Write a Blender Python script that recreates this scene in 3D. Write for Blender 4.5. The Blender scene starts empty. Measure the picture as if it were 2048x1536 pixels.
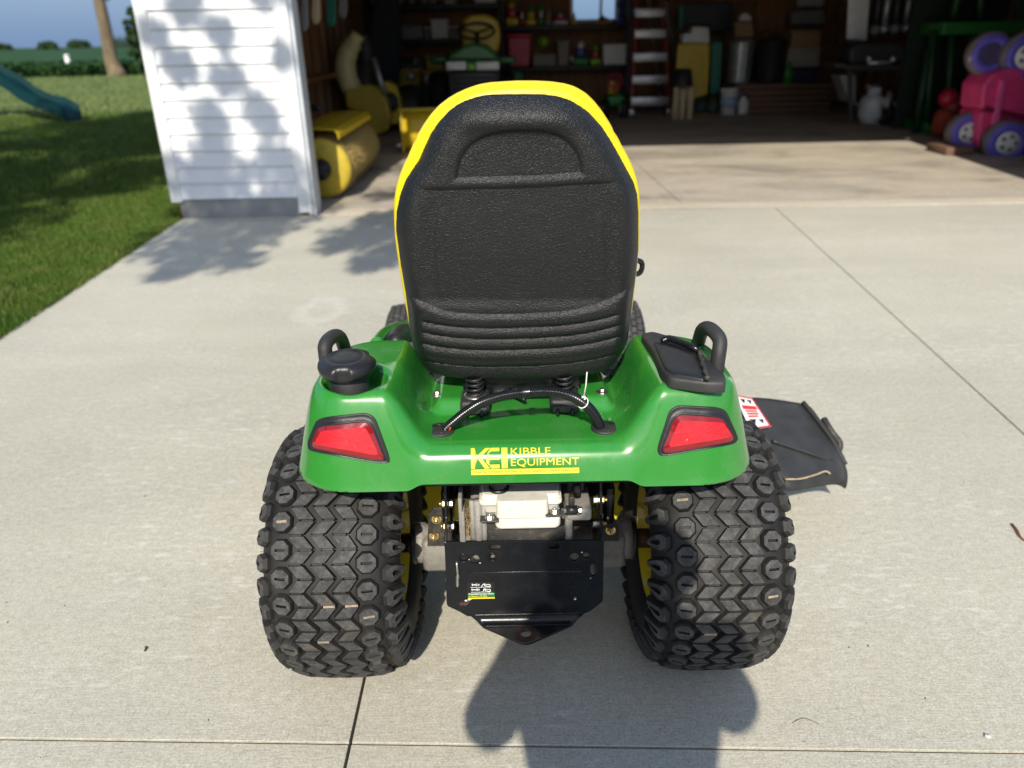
import bpy, bmesh, math, random
import numpy as np
from math import sin, cos, tan, radians, pi, sqrt, atan2
from mathutils import Vector, Matrix

S = bpy.context.scene
COL = S.collection
random.seed(7)
RNG = np.random.default_rng(11)

# ------------------------------------------------------------------ camera
F, PITCH, ROLL, EYE = 1540.0, radians(24.2), radians(1.15), 1.44
cam_d = bpy.data.cameras.new('camera')
cam = bpy.data.objects.new('camera', cam_d)
COL.objects.link(cam)
r0 = Vector((1, 0, 0)); d0 = Vector((0, -sin(PITCH), -cos(PITCH))); f0 = Vector((0, cos(PITCH), -sin(PITCH)))
c_, s_ = cos(ROLL), sin(ROLL)
right = c_ * r0 + s_ * d0
up = s_ * r0 - c_ * d0
m3 = Matrix((right, up, -f0)).transposed()
cam.matrix_world = Matrix.Translation((0, 0, EYE)) @ m3.to_4x4()
cam_d.sensor_width = 36.0
cam_d.lens = 36.0 * F / 2048.0
cam_d.clip_start = 0.02
cam_d.clip_end = 9000
cam_d.dof.use_dof = True
cam_d.dof.focus_distance = 1.56
cam_d.dof.aperture_fstop = 2.7
S.camera = cam

# ------------------------------------------------------------------ light
SUN_EL, SUN_AZ = radians(38), radians(6)
W = bpy.data.worlds.new('World'); S.world = W; W.use_nodes = True
nt = W.node_tree
bg = nt.nodes['Background']
sky = nt.nodes.new('ShaderNodeTexSky')
sky.sky_type = 'NISHITA'
sky.sun_disc = False
sky.sun_elevation = SUN_EL
sky.sun_rotation = pi + SUN_AZ
sky.altitude = 0
sky.air_density = 1.0
sky.dust_density = 3.0
sky.ozone_density = 3.0
# a thin even veil of summer haze lies over the whole sky
dim = nt.nodes.new('ShaderNodeVectorMath'); dim.operation = 'SCALE'; dim.inputs['Scale'].default_value = .42
nt.links.new(sky.outputs[0], dim.inputs[0])
veil = nt.nodes.new('ShaderNodeVectorMath'); veil.operation = 'ADD'; veil.inputs[1].default_value = (1.06, 1.74, 3.0)
nt.links.new(dim.outputs[0], veil.inputs[0])
nt.links.new(veil.outputs[0], bg.inputs['Color'])
bg.inputs['Strength'].default_value = 0.10
sl = bpy.data.lights.new('sun', 'SUN'); sl.energy = 3.6; sl.angle = radians(0.53); sl.color = (1.0, 0.925, 0.79)
so = bpy.data.objects.new('sun', sl); COL.objects.link(so)
trav = Vector((sin(SUN_AZ) * cos(SUN_EL), cos(SUN_AZ) * cos(SUN_EL), -sin(SUN_EL)))
so.rotation_euler = trav.to_track_quat('-Z', 'Y').to_euler()
so.location = (0, 0, 30)

S.view_settings.view_transform = 'Standard'
S.view_settings.look = 'None'
S.view_settings.exposure = 0.60
S.view_settings.gamma = 1.0
S.view_settings.use_curve_mapping = False
S.cycles.use_denoising = True
S.cycles.max_bounces = 8
S.cycles.diffuse_bounces = 5
S.cycles.glossy_bounces = 4
S.cycles.transmission_bounces = 6
S.cycles.transparent_max_bounces = 8
S.cycles.caustics_reflective = False
S.cycles.caustics_refractive = False
S.cycles.sample_clamp_indirect = 6.0

# ------------------------------------------------------------------ measuring helpers
# photograph measurements (2048 x 1536) to metres
def ray(x, y):
    u, v = (x - 1024) / F, (y - 768) / F
    u2, v2 = u * c_ - v * s_, u * s_ + v * c_
    return np.array([u2, cos(PITCH) - v2 * sin(PITCH), -(sin(PITCH) + v2 * cos(PITCH))])
def gz(x, y, z=0.0):
    r = ray(x, y); t = (z - EYE) / r[2]
    return Vector((t * r[0], t * r[1], z))
def gy(x, y, Y):
    r = ray(x, y); t = Y / r[1]
    return Vector((t * r[0], Y, EYE + t * r[2]))
def proj(P):
    P = np.asarray(P, float)
    X, Y, Z = P[..., 0], P[..., 1], P[..., 2] - EYE
    d = Y * cos(PITCH) - Z * sin(PITCH)
    v2 = (-Y * sin(PITCH) - Z * cos(PITCH)) / d
    u2 = X / d
    return 1024 + F * (u2 * c_ + v2 * s_), 768 + F * (-u2 * s_ + v2 * c_)

# ------------------------------------------------------------------ material helpers
class NT:
    def __init__(s, name):
        s.m = bpy.data.materials.new(name); s.m.use_nodes = True
        s.t = s.m.node_tree; s.b = s.t.nodes['Principled BSDF']
        s.co = s.t.nodes.new('ShaderNodeTexCoord').outputs['Object']
    def n(s, typ, **kw):
        x = s.t.nodes.new(typ)
        for k, v in kw.items(): setattr(x, k, v)
        return x
    def put(s, sock, v):
        if isinstance(v, bpy.types.NodeSocket): s.t.links.new(v, sock)
        elif v is not None: sock.default_value = v
    def map(s, scale=(1, 1, 1), loc=(0, 0, 0), rot=(0, 0, 0), vec=None):
        x = s.n('ShaderNodeMapping'); s.put(x.inputs[0], vec or s.co)
        x.inputs['Scale'].default_value = scale; x.inputs['Location'].default_value = loc; x.inputs['Rotation'].default_value = rot
        return x.outputs[0]
    def noise(s, scale, detail=3, rough=.55, vec=None, dist=0):
        x = s.n('ShaderNodeTexNoise'); s.put(x.inputs['Vector'], vec or s.co)
        x.inputs['Scale'].default_value = scale; x.inputs['Detail'].default_value = detail
        x.inputs['Roughness'].default_value = rough; x.inputs['Distortion'].default_value = dist
        return x.outputs['Fac']
    def vor(s, scale, feature='F1', vec=None, out='Distance'):
        x = s.n('ShaderNodeTexVoronoi', feature=feature); s.put(x.inputs['Vector'], vec or s.co)
        x.inputs['Scale'].default_value = scale
        return x.outputs[out]
    def ramp(s, fac, stops):
        x = s.n('ShaderNodeValToRGB'); s.put(x.inputs[0], fac)
        e = x.color_ramp.elements
        while len(e) < len(stops): e.new(.5)
        for i, (p, c) in enumerate(stops):
            e[i].position = p
            e[i].color = (c, c, c, 1) if not isinstance(c, (tuple, list)) else (*c[:3], 1)
        return x.outputs[0]
    def mix(s, fac, a, b, mode='MIX'):
        x = s.n('ShaderNodeMix', data_type='RGBA', blend_type=mode)
        s.put(x.inputs[0], fac)
        for sock, v in ((x.inputs[6], a), (x.inputs[7], b)):
            if isinstance(v, (tuple, list)): v = (*v[:3], 1)
            s.put(sock, v)
        return x.outputs[2]
    def math(s, op, a, b=None, clamp=False):
        x = s.n('ShaderNodeMath', operation=op, use_clamp=clamp); s.put(x.inputs[0], a)
        if b is not None: s.put(x.inputs[1], b)
        return x.outputs[0]
    def bump(s, h, strength=.3, dist=.01, normal=None):
        x = s.n('ShaderNodeBump'); x.inputs['Strength'].default_value = strength; x.inputs['Distance'].default_value = dist
        s.put(x.inputs['Height'], h)
        if normal: s.put(x.inputs['Normal'], normal)
        return x.outputs[0]
    def set(s, color=None, rough=None, normal=None, metal=None, spec=None, **kw):
        b = s.b
        if color is not None:
            if isinstance(color, (tuple, list)): color = (*color[:3], 1)
            s.put(b.inputs['Base Color'], color)
        if rough is not None: s.put(b.inputs['Roughness'], rough)
        if normal is not None: s.put(b.inputs['Normal'], normal)
        if metal is not None: s.put(b.inputs['Metallic'], metal)
        if spec is not None: s.put(b.inputs['Specular IOR Level'], spec)
        for k, v in kw.items(): s.put(b.inputs[k.replace('_', ' ')], v)
        return s.m

_MC = {}
def paint(name, color, rough=.5, metal=0, var=.12, vs=6., bump=0., bs=60., dirt=0., spec=.5, **kw):
    """plain procedural finish: colour with mottling, roughness variation, optional grain and dirt"""
    if name in _MC: return _MC[name]
    t = NT(name)
    n = t.noise(vs, 5, .6)
    lo = tuple(c * (1 - var) for c in color); hi = tuple(min(1, c * (1 + var)) for c in color)
    c = t.ramp(n, [(.3, lo), (.7, hi)])
    if dirt > 0:
        d = t.ramp(t.noise(vs * 2.3, 6, .65), [(.52, 0.), (.75, dirt)])
        c = t.mix(d, c, (.20, .165, .12))
    r = t.ramp(t.noise(vs * 1.7, 4), [(.3, max(.02, rough - .07)), (.7, min(1, rough + .09))])
    nm = t.bump(t.noise(bs, 4), bump, .004) if bump else None
    _MC[name] = t.set(c, r, nm, metal, spec, **kw)
    return _MC[name]

# ------------------------------------------------------------------ mesh helpers
class MB:
    """collects vertices and faces, then becomes ONE mesh object"""
    def __init__(s): s.v = []; s.f = []; s.mi = []; s.sm = []
    def add(s, vs, fs, mi=0, smooth=False):
        o = len(s.v)
        s.v += [tuple(p) for p in vs]
        for f in fs:
            s.f.append(tuple(i + o for i in f)); s.mi.append(mi); s.sm.append(smooth)
        return s
    def box(s, lo, hi, ch=0.0, mi=0, M=None):
        lo, hi = [min(a, b) for a, b in zip(lo, hi)], [max(a, b) for a, b in zip(lo, hi)]
        if ch <= 0:
            vs = [(x, y, z) for z in (lo[2], hi[2]) for y in (lo[1], hi[1]) for x in (lo[0], hi[0])]
            fs = [(0, 2, 3, 1), (4, 5, 7, 6), (0, 1, 5, 4), (2, 6, 7, 3), (0, 4, 6, 2), (1, 3, 7, 5)]
        else:
            ch = min(ch, *(0.45 * (h - l) for l, h in zip(lo, hi)))
            bm = bmesh.new(); bmesh.ops.create_cube(bm, size=1)
            for v in bm.verts: v.co = Vector([l if c < 0 else h for c, l, h in zip(v.co, lo, hi)])
            bmesh.ops.bevel(bm, geom=list(bm.edges), offset=ch, segments=2, profile=.5, affect='EDGES')
            bm.verts.index_update()
            vs = [tuple(v.co) for v in bm.verts]; fs = [[v.index for v in f.verts] for f in bm.faces]; bm.free()
        if M is not None: vs = [tuple(M @ Vector(p)) for p in vs]
        return s.add(vs, fs, mi, ch > 0)
    def tube(s, pts, rad, n=10, mi=0, caps=True, closed=False):
        pts = [Vector(p) for p in pts]; N = len(pts)
        rads = rad if isinstance(rad, (list, tuple)) else [rad] * N
        vs = []; nrm = None
        for i, p in enumerate(pts):
            a = pts[i - 1] if (i > 0 or closed) else p
            b = pts[(i + 1) % N] if (i < N - 1 or closed) else p
            t = (b - a).normalized()
            if nrm is None:
                nrm = t.cross(Vector((0, 0, 1)))
                if nrm.length < .05: nrm = t.cross(Vector((1, 0, 0)))
                nrm.normalize()
            else:
                nrm = (nrm - t * nrm.dot(t))
                nrm = nrm.normalized() if nrm.length > 1e-6 else t.orthogonal().normalized()
            bn = t.cross(nrm)
            for k in range(n):
                an = 2 * pi * k / n
                vs.append(p + (nrm * cos(an) + bn * sin(an)) * rads[i])
        fs = []
        for i in range(N if closed else N - 1):
            for k in range(n):
                a = i * n + k; b = i * n + (k + 1) % n; j = ((i + 1) % N) * n
                fs.append((a, b, j + (k + 1) % n, j + k))
        if caps and not closed:
            fs.append(tuple(range(n))[::-1]); fs.append(tuple((N - 1) * n + k for k in range(n)))
        return s.add(vs, fs, mi, True)
    def lathe(s, prof, n=24, M=None, mi=0, smooth=True):
        """profile [(radius, height)] turned round Z, then moved by M"""
        vs = []
        for r, z in prof:
            for k in range(n):
                a = 2 * pi * k / n; vs.append(Vector((r * cos(a), r * sin(a), z)))
        fs = []
        for i in range(len(prof) - 1):
            for k in range(n):
                fs.append((i * n + k, i * n + (k + 1) % n, (i + 1) * n + (k + 1) % n, (i + 1) * n + k))
        fs.append(tuple(range(n))[::-1]); fs.append(tuple((len(prof) - 1) * n + k for k in range(n)))
        if M is not None: vs = [M @ p for p in vs]
        return s.add(vs, fs, mi, smooth)
    def prism(s, poly, lo, hi, axis='z', mi=0, taper=1.0, smooth=False):
        """polygon extruded between lo and hi along an axis"""
        n = len(poly); cx = sum(p[0] for p in poly) / n; cy = sum(p[1] for p in poly) / n
        def P(a, b, h): return {'z': (a, b, h), 'y': (a, h, b), 'x': (h, a, b)}[axis]
        vs = [P(a, b, lo) for a, b in poly] + [P(cx + (a - cx) * taper, cy + (b - cy) * taper, hi) for a, b in poly]
        fs = [tuple(range(n))[::-1], tuple(range(n, 2 * n))] + [(i, (i + 1) % n, n + (i + 1) % n, n + i) for i in range(n)]
        return s.add(vs, fs, mi, smooth)
    def grid(s, P, mi=0, smooth=True, flip=False):
        P = np.asarray(P); a, b = P.shape[:2]
        fs = []
        for i in range(a - 1):
            for j in range(b - 1):
                q = (i * b + j, i * b + j + 1, (i + 1) * b + j + 1, (i + 1) * b + j)
                fs.append(q[::-1] if flip else q)
        return s.add(P.reshape(-1, 3), fs, mi, smooth)
    def hexbolt(s, p, d, r=.007, h=.006, washer=True, mi=0, stud=0):
        M = Matrix.Translation(Vector(p)) @ Vector(d).to_track_quat('Z', 'Y').to_matrix().to_4x4()
        if washer: s.lathe([(r * 1.35, 0), (r * 1.35, .0016)], 16, M, mi, False)
        s.lathe([(r, .0016), (r, h * .85), (r * .86, h)], 6, M, mi, False)
        if stud: s.lathe([(r * .5, h), (r * .5, h + stud), (r * .4, h + stud + .001)], 10, M, mi, True)
        return s

ORG = {}
def link(name, me, mats, parent=None):
    o = bpy.data.objects.new(name, me); COL.objects.link(o)
    for m in (mats if isinstance(mats, (list, tuple)) else [mats]): me.materials.append(m)
    if parent is not None:
        o.parent = parent
    return o
def obj(name, mb, mats, parent=None, loc=None, fix=True):
    """one mesh object; coordinates are given in world metres, a child is stored relative to its thing's base"""
    org = ORG.get(parent.name, Vector((0, 0, 0))) if parent is not None else Vector(loc or (0, 0, 0))
    me = bpy.data.meshes.new(name)
    me.from_pydata([(p[0] - org.x, p[1] - org.y, p[2] - org.z) for p in mb.v], [], mb.f)
    me.polygons.foreach_set('material_index', mb.mi)
    me.polygons.foreach_set('use_smooth', mb.sm)
    if fix:
        bm = bmesh.new(); bm.from_mesh(me); bmesh.ops.recalc_face_normals(bm, faces=bm.faces); bm.to_mesh(me); bm.free()
    me.update()
    o = link(name, me, mats, parent)
    if parent is None: o.location = org; ORG[o.name] = org
    else: ORG[o.name] = org
    return o
def tag(o, label=None, cat=None, group=None, kind=None):
    if label: o['label'] = label
    if cat: o['category'] = cat
    if group: o['group'] = group
    if kind: o['kind'] = kind
    return o
def thing(name, label, cat, loc=(0, 0, 0), group=None):
    o = bpy.data.objects.new(name, None); COL.objects.link(o)
    o.empty_display_size = .1
    o.location = loc; ORG[o.name] = Vector(loc)
    return tag(o, label, cat, group)
def autosmooth(o, ang=35):
    bm = bmesh.new(); bm.from_mesh(o.data)
    a = radians(ang)
    for f in bm.faces: f.smooth = True
    for e in bm.edges:
        e.smooth = not (len(e.link_faces) == 2 and e.calc_face_angle(0) > a) and len(e.link_faces) == 2
    bm.to_mesh(o.data); bm.free()
    return o
def fast_mesh(name, V, Q, mats, parent=None, midx=None, smooth=False):
    """numpy mesh: V (n,3), Q (m,k)"""
    me = bpy.data.meshes.new(name)
    V = np.ascontiguousarray(V, dtype=np.float32); Q = np.ascontiguousarray(Q, dtype=np.int32)
    k = Q.shape[1]
    me.vertices.add(len(V)); me.vertices.foreach_set('co', V.ravel())
    me.loops.add(Q.size); me.loops.foreach_set('vertex_index', Q.ravel())
    me.polygons.add(len(Q)); me.polygons.foreach_set('loop_start', np.arange(0, Q.size, k, dtype=np.int32))
    if midx is not None: me.polygons.foreach_set('material_index', np.ascontiguousarray(midx, dtype=np.int32))
    me.polygons.foreach_set('use_smooth', np.full(len(Q), smooth))
    me.update(calc_edges=True); me.validate()
    return link(name, me, mats, parent)
def curve_pts(ctrl, n=8):
    """Catmull-Rom through control points"""
    P = [Vector(p) for p in ctrl]; P = [2 * P[0] - P[1]] + P + [2 * P[-1] - P[-2]]
    out = []
    for i in range(1, len(P) - 2):
        for k in range(n):
            t = k / n
            out.append(.5 * ((2 * P[i]) + (P[i + 1] - P[i - 1]) * t + (2 * P[i - 1] - 5 * P[i] + 4 * P[i + 1] - P[i + 2]) * t * t
                             + (-P[i - 1] + 3 * P[i] - 3 * P[i + 1] + P[i + 2]) * t ** 3))
    out.append(P[-2])
    return out
def sstep(a, b, x):
    t = np.clip((x - a) / (b - a), 0, 1); return t * t * (3 - 2 * t)
def poly_sd(P, poly):
    """signed distance (positive inside) and nearest point for a closed 2D polygon; P (n,2)"""
    P = np.asarray(P, float); A = np.asarray(poly, float); B = np.roll(A, -1, 0)
    best = np.full(len(P), 1e9); near = np.zeros_like(P); ins = np.zeros(len(P), bool)
    for a, b in zip(A, B):
        e = b - a; t = np.clip(((P - a) @ e) / (e @ e + 1e-12), 0, 1)
        q = a + t[:, None] * e; d = np.hypot(*(P - q).T)
        k = d < best; best[k] = d[k]; near[k] = q[k]
        c = (a[1] > P[:, 1]) != (b[1] > P[:, 1])
        xx = a[0] + (P[:, 1] - a[1]) * (b[0] - a[0]) / (b[1] - a[1] + 1e-15)
        ins ^= c & (P[:, 0] < xx)
    return np.where(ins, best, -best), near
def snapped_grid(poly, cell, xs=None, ys=None):
    """quads that fill a closed outline, border vertices snapped onto it: (n,2) points, faces, signed distance"""
    A = np.asarray(poly); lo = A.min(0) - cell * 2; hi = A.max(0) + cell * 2
    if xs is None: xs = np.arange(lo[0], hi[0], cell); ys = np.arange(lo[1], hi[1], cell)
    X, Y = np.meshgrid(xs, ys, indexing='ij'); P = np.stack([X.ravel(), Y.ravel()], 1)
    d, near = poly_sd(P, A); ny = len(ys)
    idx = np.arange(len(P)).reshape(len(xs), ny)
    q = np.stack([idx[:-1, :-1], idx[1:, :-1], idx[1:, 1:], idx[:-1, 1:]], -1).reshape(-1, 4)
    keep = (d[q] > 0).sum(1) >= 2
    q = q[keep]
    use = np.unique(q); rem = -np.ones(len(P), int); rem[use] = np.arange(len(use))
    P, d, near = P[use], d[use], near[use]; q = rem[q]
    # border vertices = used by an edge that has one face only
    e = np.sort(np.concatenate([q[:, [0, 1]], q[:, [1, 2]], q[:, [2, 3]], q[:, [3, 0]]]), 1)
    u, c = np.unique(e, axis=0, return_counts=True)
    bv = np.unique(u[c == 1])
    P[bv] = near[bv]; d[bv] = 0
    m = d < 0; P[m] = near[m]; d[m] = 0
    return P, q, np.maximum(d, 0), bv
def text_mesh(txt, bold=0.0):
    cu = bpy.data.curves.new('lettering', 'FONT'); cu.body = txt; cu.size = 1; cu.offset = bold; cu.resolution_u = 4
    o = bpy.data.objects.new('lettering', cu); COL.objects.link(o)
    dg = bpy.context.evaluated_depsgraph_get(); dg.update()
    me = o.evaluated_get(dg).to_mesh()
    V = np.array([v.co[:] for v in me.vertices]); Fc = [tuple(p.vertices) for p in me.polygons]
    o.evaluated_get(dg).to_mesh_clear(); bpy.data.objects.remove(o); bpy.data.curves.remove(cu)
    V[:, :2] -= V[:, :2].min(0); V[:, :2] /= V[:, :2].max(0)
    return V[:, :2], Fc
# ================================================================== MATERIALS OF THE SETTING
DOOR_Y = 7.03
def concrete(name, base, stain=0., ring=None, warm=0.):
    t = NT(name)
    big = t.noise(.55, 4, .6); mid = t.noise(3.2, 5, .6); fine = t.noise(170, 3, .7)
    c = t.ramp(big, [(.3, tuple(x * .90 for x in base)), (.7, tuple(x * 1.08 for x in base))])
    c = t.mix(t.ramp(mid, [(.35, 0.), (.75, .35)]), c, tuple(x * y for x, y in zip(base, (1.10, 1.05, .98))))
    c = t.mix(.75, c, t.ramp(fine, [(.32, .20), (.68, .74)]), 'SOFT_LIGHT')
    c = t.mix(.5, c, t.ramp(t.noise(48., 4, .7), [(.32, .28), (.68, .68)]), 'SOFT_LIGHT')
    # pale drag marks left by the broom
    st = t.noise(1., 6, .72, t.map((13, 44, 13)))
    stm = t.noise(1.3, 3)
    c = t.mix(t.math('MULTIPLY', t.ramp(st, [(.53, 0.), (.68, .62)]), t.ramp(stm, [(.40, 0.), (.60, 1.)])), c, (.72, .71, .68))
    band = t.noise(1., 4, .6, t.map((.5, 3.4, 1)))
    c = t.mix(.30, c, t.ramp(band, [(.3, .36), (.7, .64)]), 'SOFT_LIGHT')
    # small dark pits and grit
    pit = t.vor(46.)
    c = t.mix(t.math('MULTIPLY', t.ramp(pit, [(.035, 1.), (.075, 0.)]), t.ramp(t.noise(9, 2), [(.56, 0.), (.64, .7)])), c, (.16, .13, .10))
    if stain:
        s1 = t.noise(1.0, 6, .68, t.map((.62, 1.15, 1), (2.1, .4, 0)), .8)
        c = t.mix(t.ramp(s1, [(.46, 0.), (.66, stain)]), c, (.155, .145, .125))
        s2 = t.noise(2.4, 5, .6, t.map((.7, 1.6, 1), (3.3, 1.1, 0)), .8)
        c = t.mix(t.ramp(s2, [(.55, 0.), (.70, .55)]), c, tuple(x * 1.25 for x in base))
        s3 = t.noise(.8, 4, .6, t.map((.5, 2.2, 1), (7.3, 4.1, 0)))
        c = t.mix(t.ramp(s3, [(.56, 0.), (.76, .38)]), c, (.50, .35, .18))
    if ring:
        d = t.n('ShaderNodeVectorMath', operation='DISTANCE')
        wob = t.n('ShaderNodeMix', data_type='VECTOR'); nz = t.n('ShaderNodeTexNoise'); nz.inputs['Scale'].default_value = 7; nz.inputs['Detail'].default_value = 4
        t.put(nz.inputs['Vector'], t.co); wob.inputs[0].default_value = .13
        t.put(wob.inputs[4], t.co); t.put(wob.inputs[5], nz.outputs['Color'])
        cc = [.87 * ring[0] + .065, .87 * ring[1] + .065, .065]
        mp = t.map((1, .62, 0), vec=wob.outputs[1])
        t.put(d.inputs[0], mp); d.inputs[1].default_value = (cc[0], cc[1] * .62, 0)
        rr = t.ramp(d.outputs['Value'], [(.05, 0.), (.09, .26), (.115, .24), (.15, 0.)])
        c = t.mix(t.math('MULTIPLY', rr, t.ramp(t.noise(22, 3), [(.3, .3), (.6, 1.)])), c, (.74, .74, .72))
    br = t.noise(1., 3, .6, t.map((14, 330, 14)))
    h = t.mix(.5, t.ramp(br, [(.3, 0.), (.7, 1.)]), t.ramp(fine, [(.3, 0.), (.7, 1.)]))
    c = t.mix(.55, c, t.ramp(br, [(.25, .28), (.75, .66)]), 'SOFT_LIGHT')
    nm = t.bump(h, .5, .0012)
    return t.set(c, t.ramp(mid, [(.3, .78), (.7, .92)]), nm, spec=.25)

RINGP = gz(640, 620)
M_drive = concrete('broomed_concrete', (.490, .468, .392), ring=(RINGP.x, RINGP.y))
M_floor = concrete('garage_floor_concrete', (.46, .413, .342), stain=.66)
M_thresh = concrete('worn_threshold_concrete', (.55, .495, .40))
M_joint = paint('joint_dirt', (.05, .042, .035), .95, var=.4, vs=40)
M_found = paint('foundation_concrete', (.27, .275, .27), .9, var=.22, vs=3, bump=.4, bs=60)

def vinyl():
    t = NT('white_vinyl_siding')
    g = t.noise(1., 4, .6, t.map((3, 3, 60)))
    c = t.ramp(t.noise(2.5, 4), [(.3, (.76, .78, .80)), (.7, (.84, .85, .86))])
    c = t.mix(t.ramp(t.noise(5, 6, .7), [(.6, 0.), (.85, .25)]), c, (.55, .55, .52))
    return t.set(c, .42, t.bump(g, .12, .002))
M_vinyl = vinyl()
M_trim = paint('white_aluminium_trim', (.80, .82, .84), .38, var=.05)

def wood(name, c0, c1, scale=(1.2, 22, 22), rough=.75):
    t = NT(name)
    g = t.noise(1., 6, .65, t.map(scale), 1.5)
    c = t.ramp(g, [(.3, c0), (.7, c1)])
    c = t.mix(t.ramp(t.noise(1.3, 3), [(.4, 0.), (.7, .5)]), c, tuple(x * .6 for x in c0))
    return t.set(c, rough, t.bump(g, .2, .002))
M_stud = wood('raw_lumber', (.19, .095, .038), (.34, .175, .07), (22, 22, 1.2))
M_ply = wood('wall_plywood', (.16, .075, .028), (.31, .15, .06), (5, 5, 1.0))
M_plank = wood('stacked_planks', (.12, .065, .04), (.20, .115, .075), (1.2, 22, 22))
M_roof = paint('roof_sheathing', (.12, .085, .05), .9, var=.25, vs=3)
M_shingle = paint('roof_shingles', (.09, .085, .08), .95, var=.35, vs=14)

# ================================================================== GROUND, FIELD, SKYLINE
def grass_mat(name, lo, hi, tip):
    t = NT(name)
    n = t.noise(.35, 4, .6); n2 = t.noise(3., 4, .6)
    c = t.ramp(n, [(.3, lo), (.7, hi)])
    c = t.mix(t.ramp(n2, [(.4, 0.), (.7, .6)]), c, tip)
    return t.set(c, .6, spec=.25)
soil = grass_mat('rough_grass_ground', (.035, .06, .014), (.055, .085, .02), (.08, .085, .03))
mb = MB(); mb.add([(-2500, -400, -.06), (2500, -400, -.06), (2500, 5000, -.06), (-2500, 5000, -.06)], [(0, 1, 2, 3)])
tag(obj('ground', mb, soil), kind='structure')

M_lawn = grass_mat('lawn_turf', (.024, .042, .008), (.044, .064, .014), (.062, .066, .022))
M_blade = grass_mat('grass_blades', (.048, .105, .010), (.090, .155, .020), (.145, .165, .038))
M_litblade = grass_mat('sunlit_far_grass_blades', (.10, .165, .045), (.16, .215, .07), (.22, .25, .10))  # same grass; sunlit brightness of the far lawn put into its colour
# left border of the driveway
EDGE = [(-2.62, -3.0), (-2.72, 2.0), (-2.79, 3.96), (-2.858, 5.24), (-2.97, 7.03)]
def edge_x(y): return np.interp(y, [p[1] for p in EDGE], [p[0] for p in EDGE])
ys = np.concatenate([np.arange(-12, 20, .4), np.arange(20, 43.3, 1.2), [43.4]])
nx = 44
rows = []
for y in ys:
    x1 = edge_x(y) if y < 7.02 else (-3.06 if y < 18.6 else 30.)
    t_ = np.linspace(0, 1, nx) ** 2.2
    x = x1 - .004 - (x1 + 70) * t_
    z = -.020 + .018 * np.sin(x * .7 + y * .23) * np.clip((x1 - x) * .3, 0, 1) + .01 * np.sin(y * .9 + x * 1.3) * np.clip((x1 - x) * .5, 0, 1)
    rows.append(np.stack([x, np.full(nx, y), z], 1))
mb = MB(); mb.grid(np.array(rows)); tag(obj('lawn', mb, M_lawn), kind='structure')

def blades(name, X, Y, Zb, H, Wd, mat, lean=.5):
    n = len(X); a = RNG.uniform(0, 2 * pi, n); b = RNG.uniform(0, 2 * pi, n)
    H = H * RNG.uniform(.6, 1.25, n); L = H * lean * RNG.uniform(.2, 1.3, n)
    dx, dy = np.cos(a) * Wd / 2, np.sin(a) * Wd / 2; lx, ly = np.cos(b) * L, np.sin(b) * L
    V = np.empty((n, 5, 3))
    V[:, 0] = np.stack([X - dx, Y - dy, Zb], 1); V[:, 1] = np.stack([X + dx, Y + dy, Zb], 1)
    V[:, 2] = np.stack([X + dx * .7 + lx * .35, Y + dy * .7 + ly * .35, Zb + H * .6], 1)
    V[:, 3] = np.stack([X - dx * .7 + lx * .35, Y - dy * .7 + ly * .35, Zb + H * .6], 1)
    V[:, 4] = np.stack([X + lx, Y + ly, Zb + H * .95], 1)
    base = np.arange(n)[:, None] * 5
    T = np.concatenate([base + [0, 1, 2], base + [0, 2, 3], base + [3, 2, 4]])
    return tag(fast_mesh(name, V.reshape(-1, 3), T, mat), kind='stuff')
def rnd_lawn(n, y0, y1, wid):
    Y = y0 + (y1 - y0) * RNG.random(n)
    x1 = np.where(Y < 7.02, edge_x(Y), -3.05)
    X = x1 + .02 - wid(Y) * RNG.random(n) ** 1.15
    return X, Y
X, Y = rnd_lawn(120000, 3.2, 8.4, lambda y: .75 * y - 1.0)
Z = np.full(len(X), -.02)
o = blades('grass', X, Y, Z, .062, .0055, M_blade)
tag(o, 'short mown green grass of the lawn beside the driveway', None)
X, Y = rnd_lawn(90000, 8.4, 19.5, lambda y: .75 * y - 2.2)
blades('grass', X, Y, np.full(len(X), -.02), .075, .011, M_blade)
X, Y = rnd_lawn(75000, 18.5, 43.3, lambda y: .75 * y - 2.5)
blades('grass', X, Y, np.full(len(X), -.02), .09, .026, M_litblade)

# soybean field: a low canopy whose near side is a ragged leafy bank
def crop_mat():
    t = NT('soybean_canopy')
    n = t.noise(1., 5, .65, t.map((.12, .05, .3))); n2 = t.noise(2.2, 4)
    c = t.ramp(n, [(.3, (.018, .055, .012)), (.7, (.030, .080, .018))])
    c = t.mix(t.ramp(n2, [(.4, 0.), (.7, .5)]), c, (.014, .040, .010))
    return t.set(c, .8, t.bump(t.noise(3., 4), .8, .15), spec=.2)
M_crop = crop_mat()
M_cropleaf = grass_mat('soybean_leaves', (.016, .050, .010), (.028, .078, .016), (.040, .085, .022))
nyy = np.concatenate([[43.9, 44.0], 44.5 + np.cumsum(1.09 ** np.arange(64) * .35)]); nyy = nyy[nyy < 2600]
rows = []
for y in nyy:
    x = np.linspace(-1, 1, 60) * (90 + y * 1.2)
    z = np.full(60, .0 if y < 43.95 else .54) + .07 * np.sin(x * 1.9 + y * 3) + .06 * np.sin(x * .53 - y * 1.7)
    z[:] += -.00028 * max(0, y - 60)
    rows.append(np.stack([x, np.full(60, y), z], 1))
mb = MB(); mb.grid(np.array(rows)); tag(obj('field', mb, M_crop), kind='structure')
n = 42000
Yb = 43.6 + 9 * RNG.random(n) ** 2.2; Xb = -62 + 62 * RNG.random(n)
Zb = np.where(Yb < 44.4, .05 + .58 * RNG.random(n), .47 + .20 * RNG.random(n))
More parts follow.
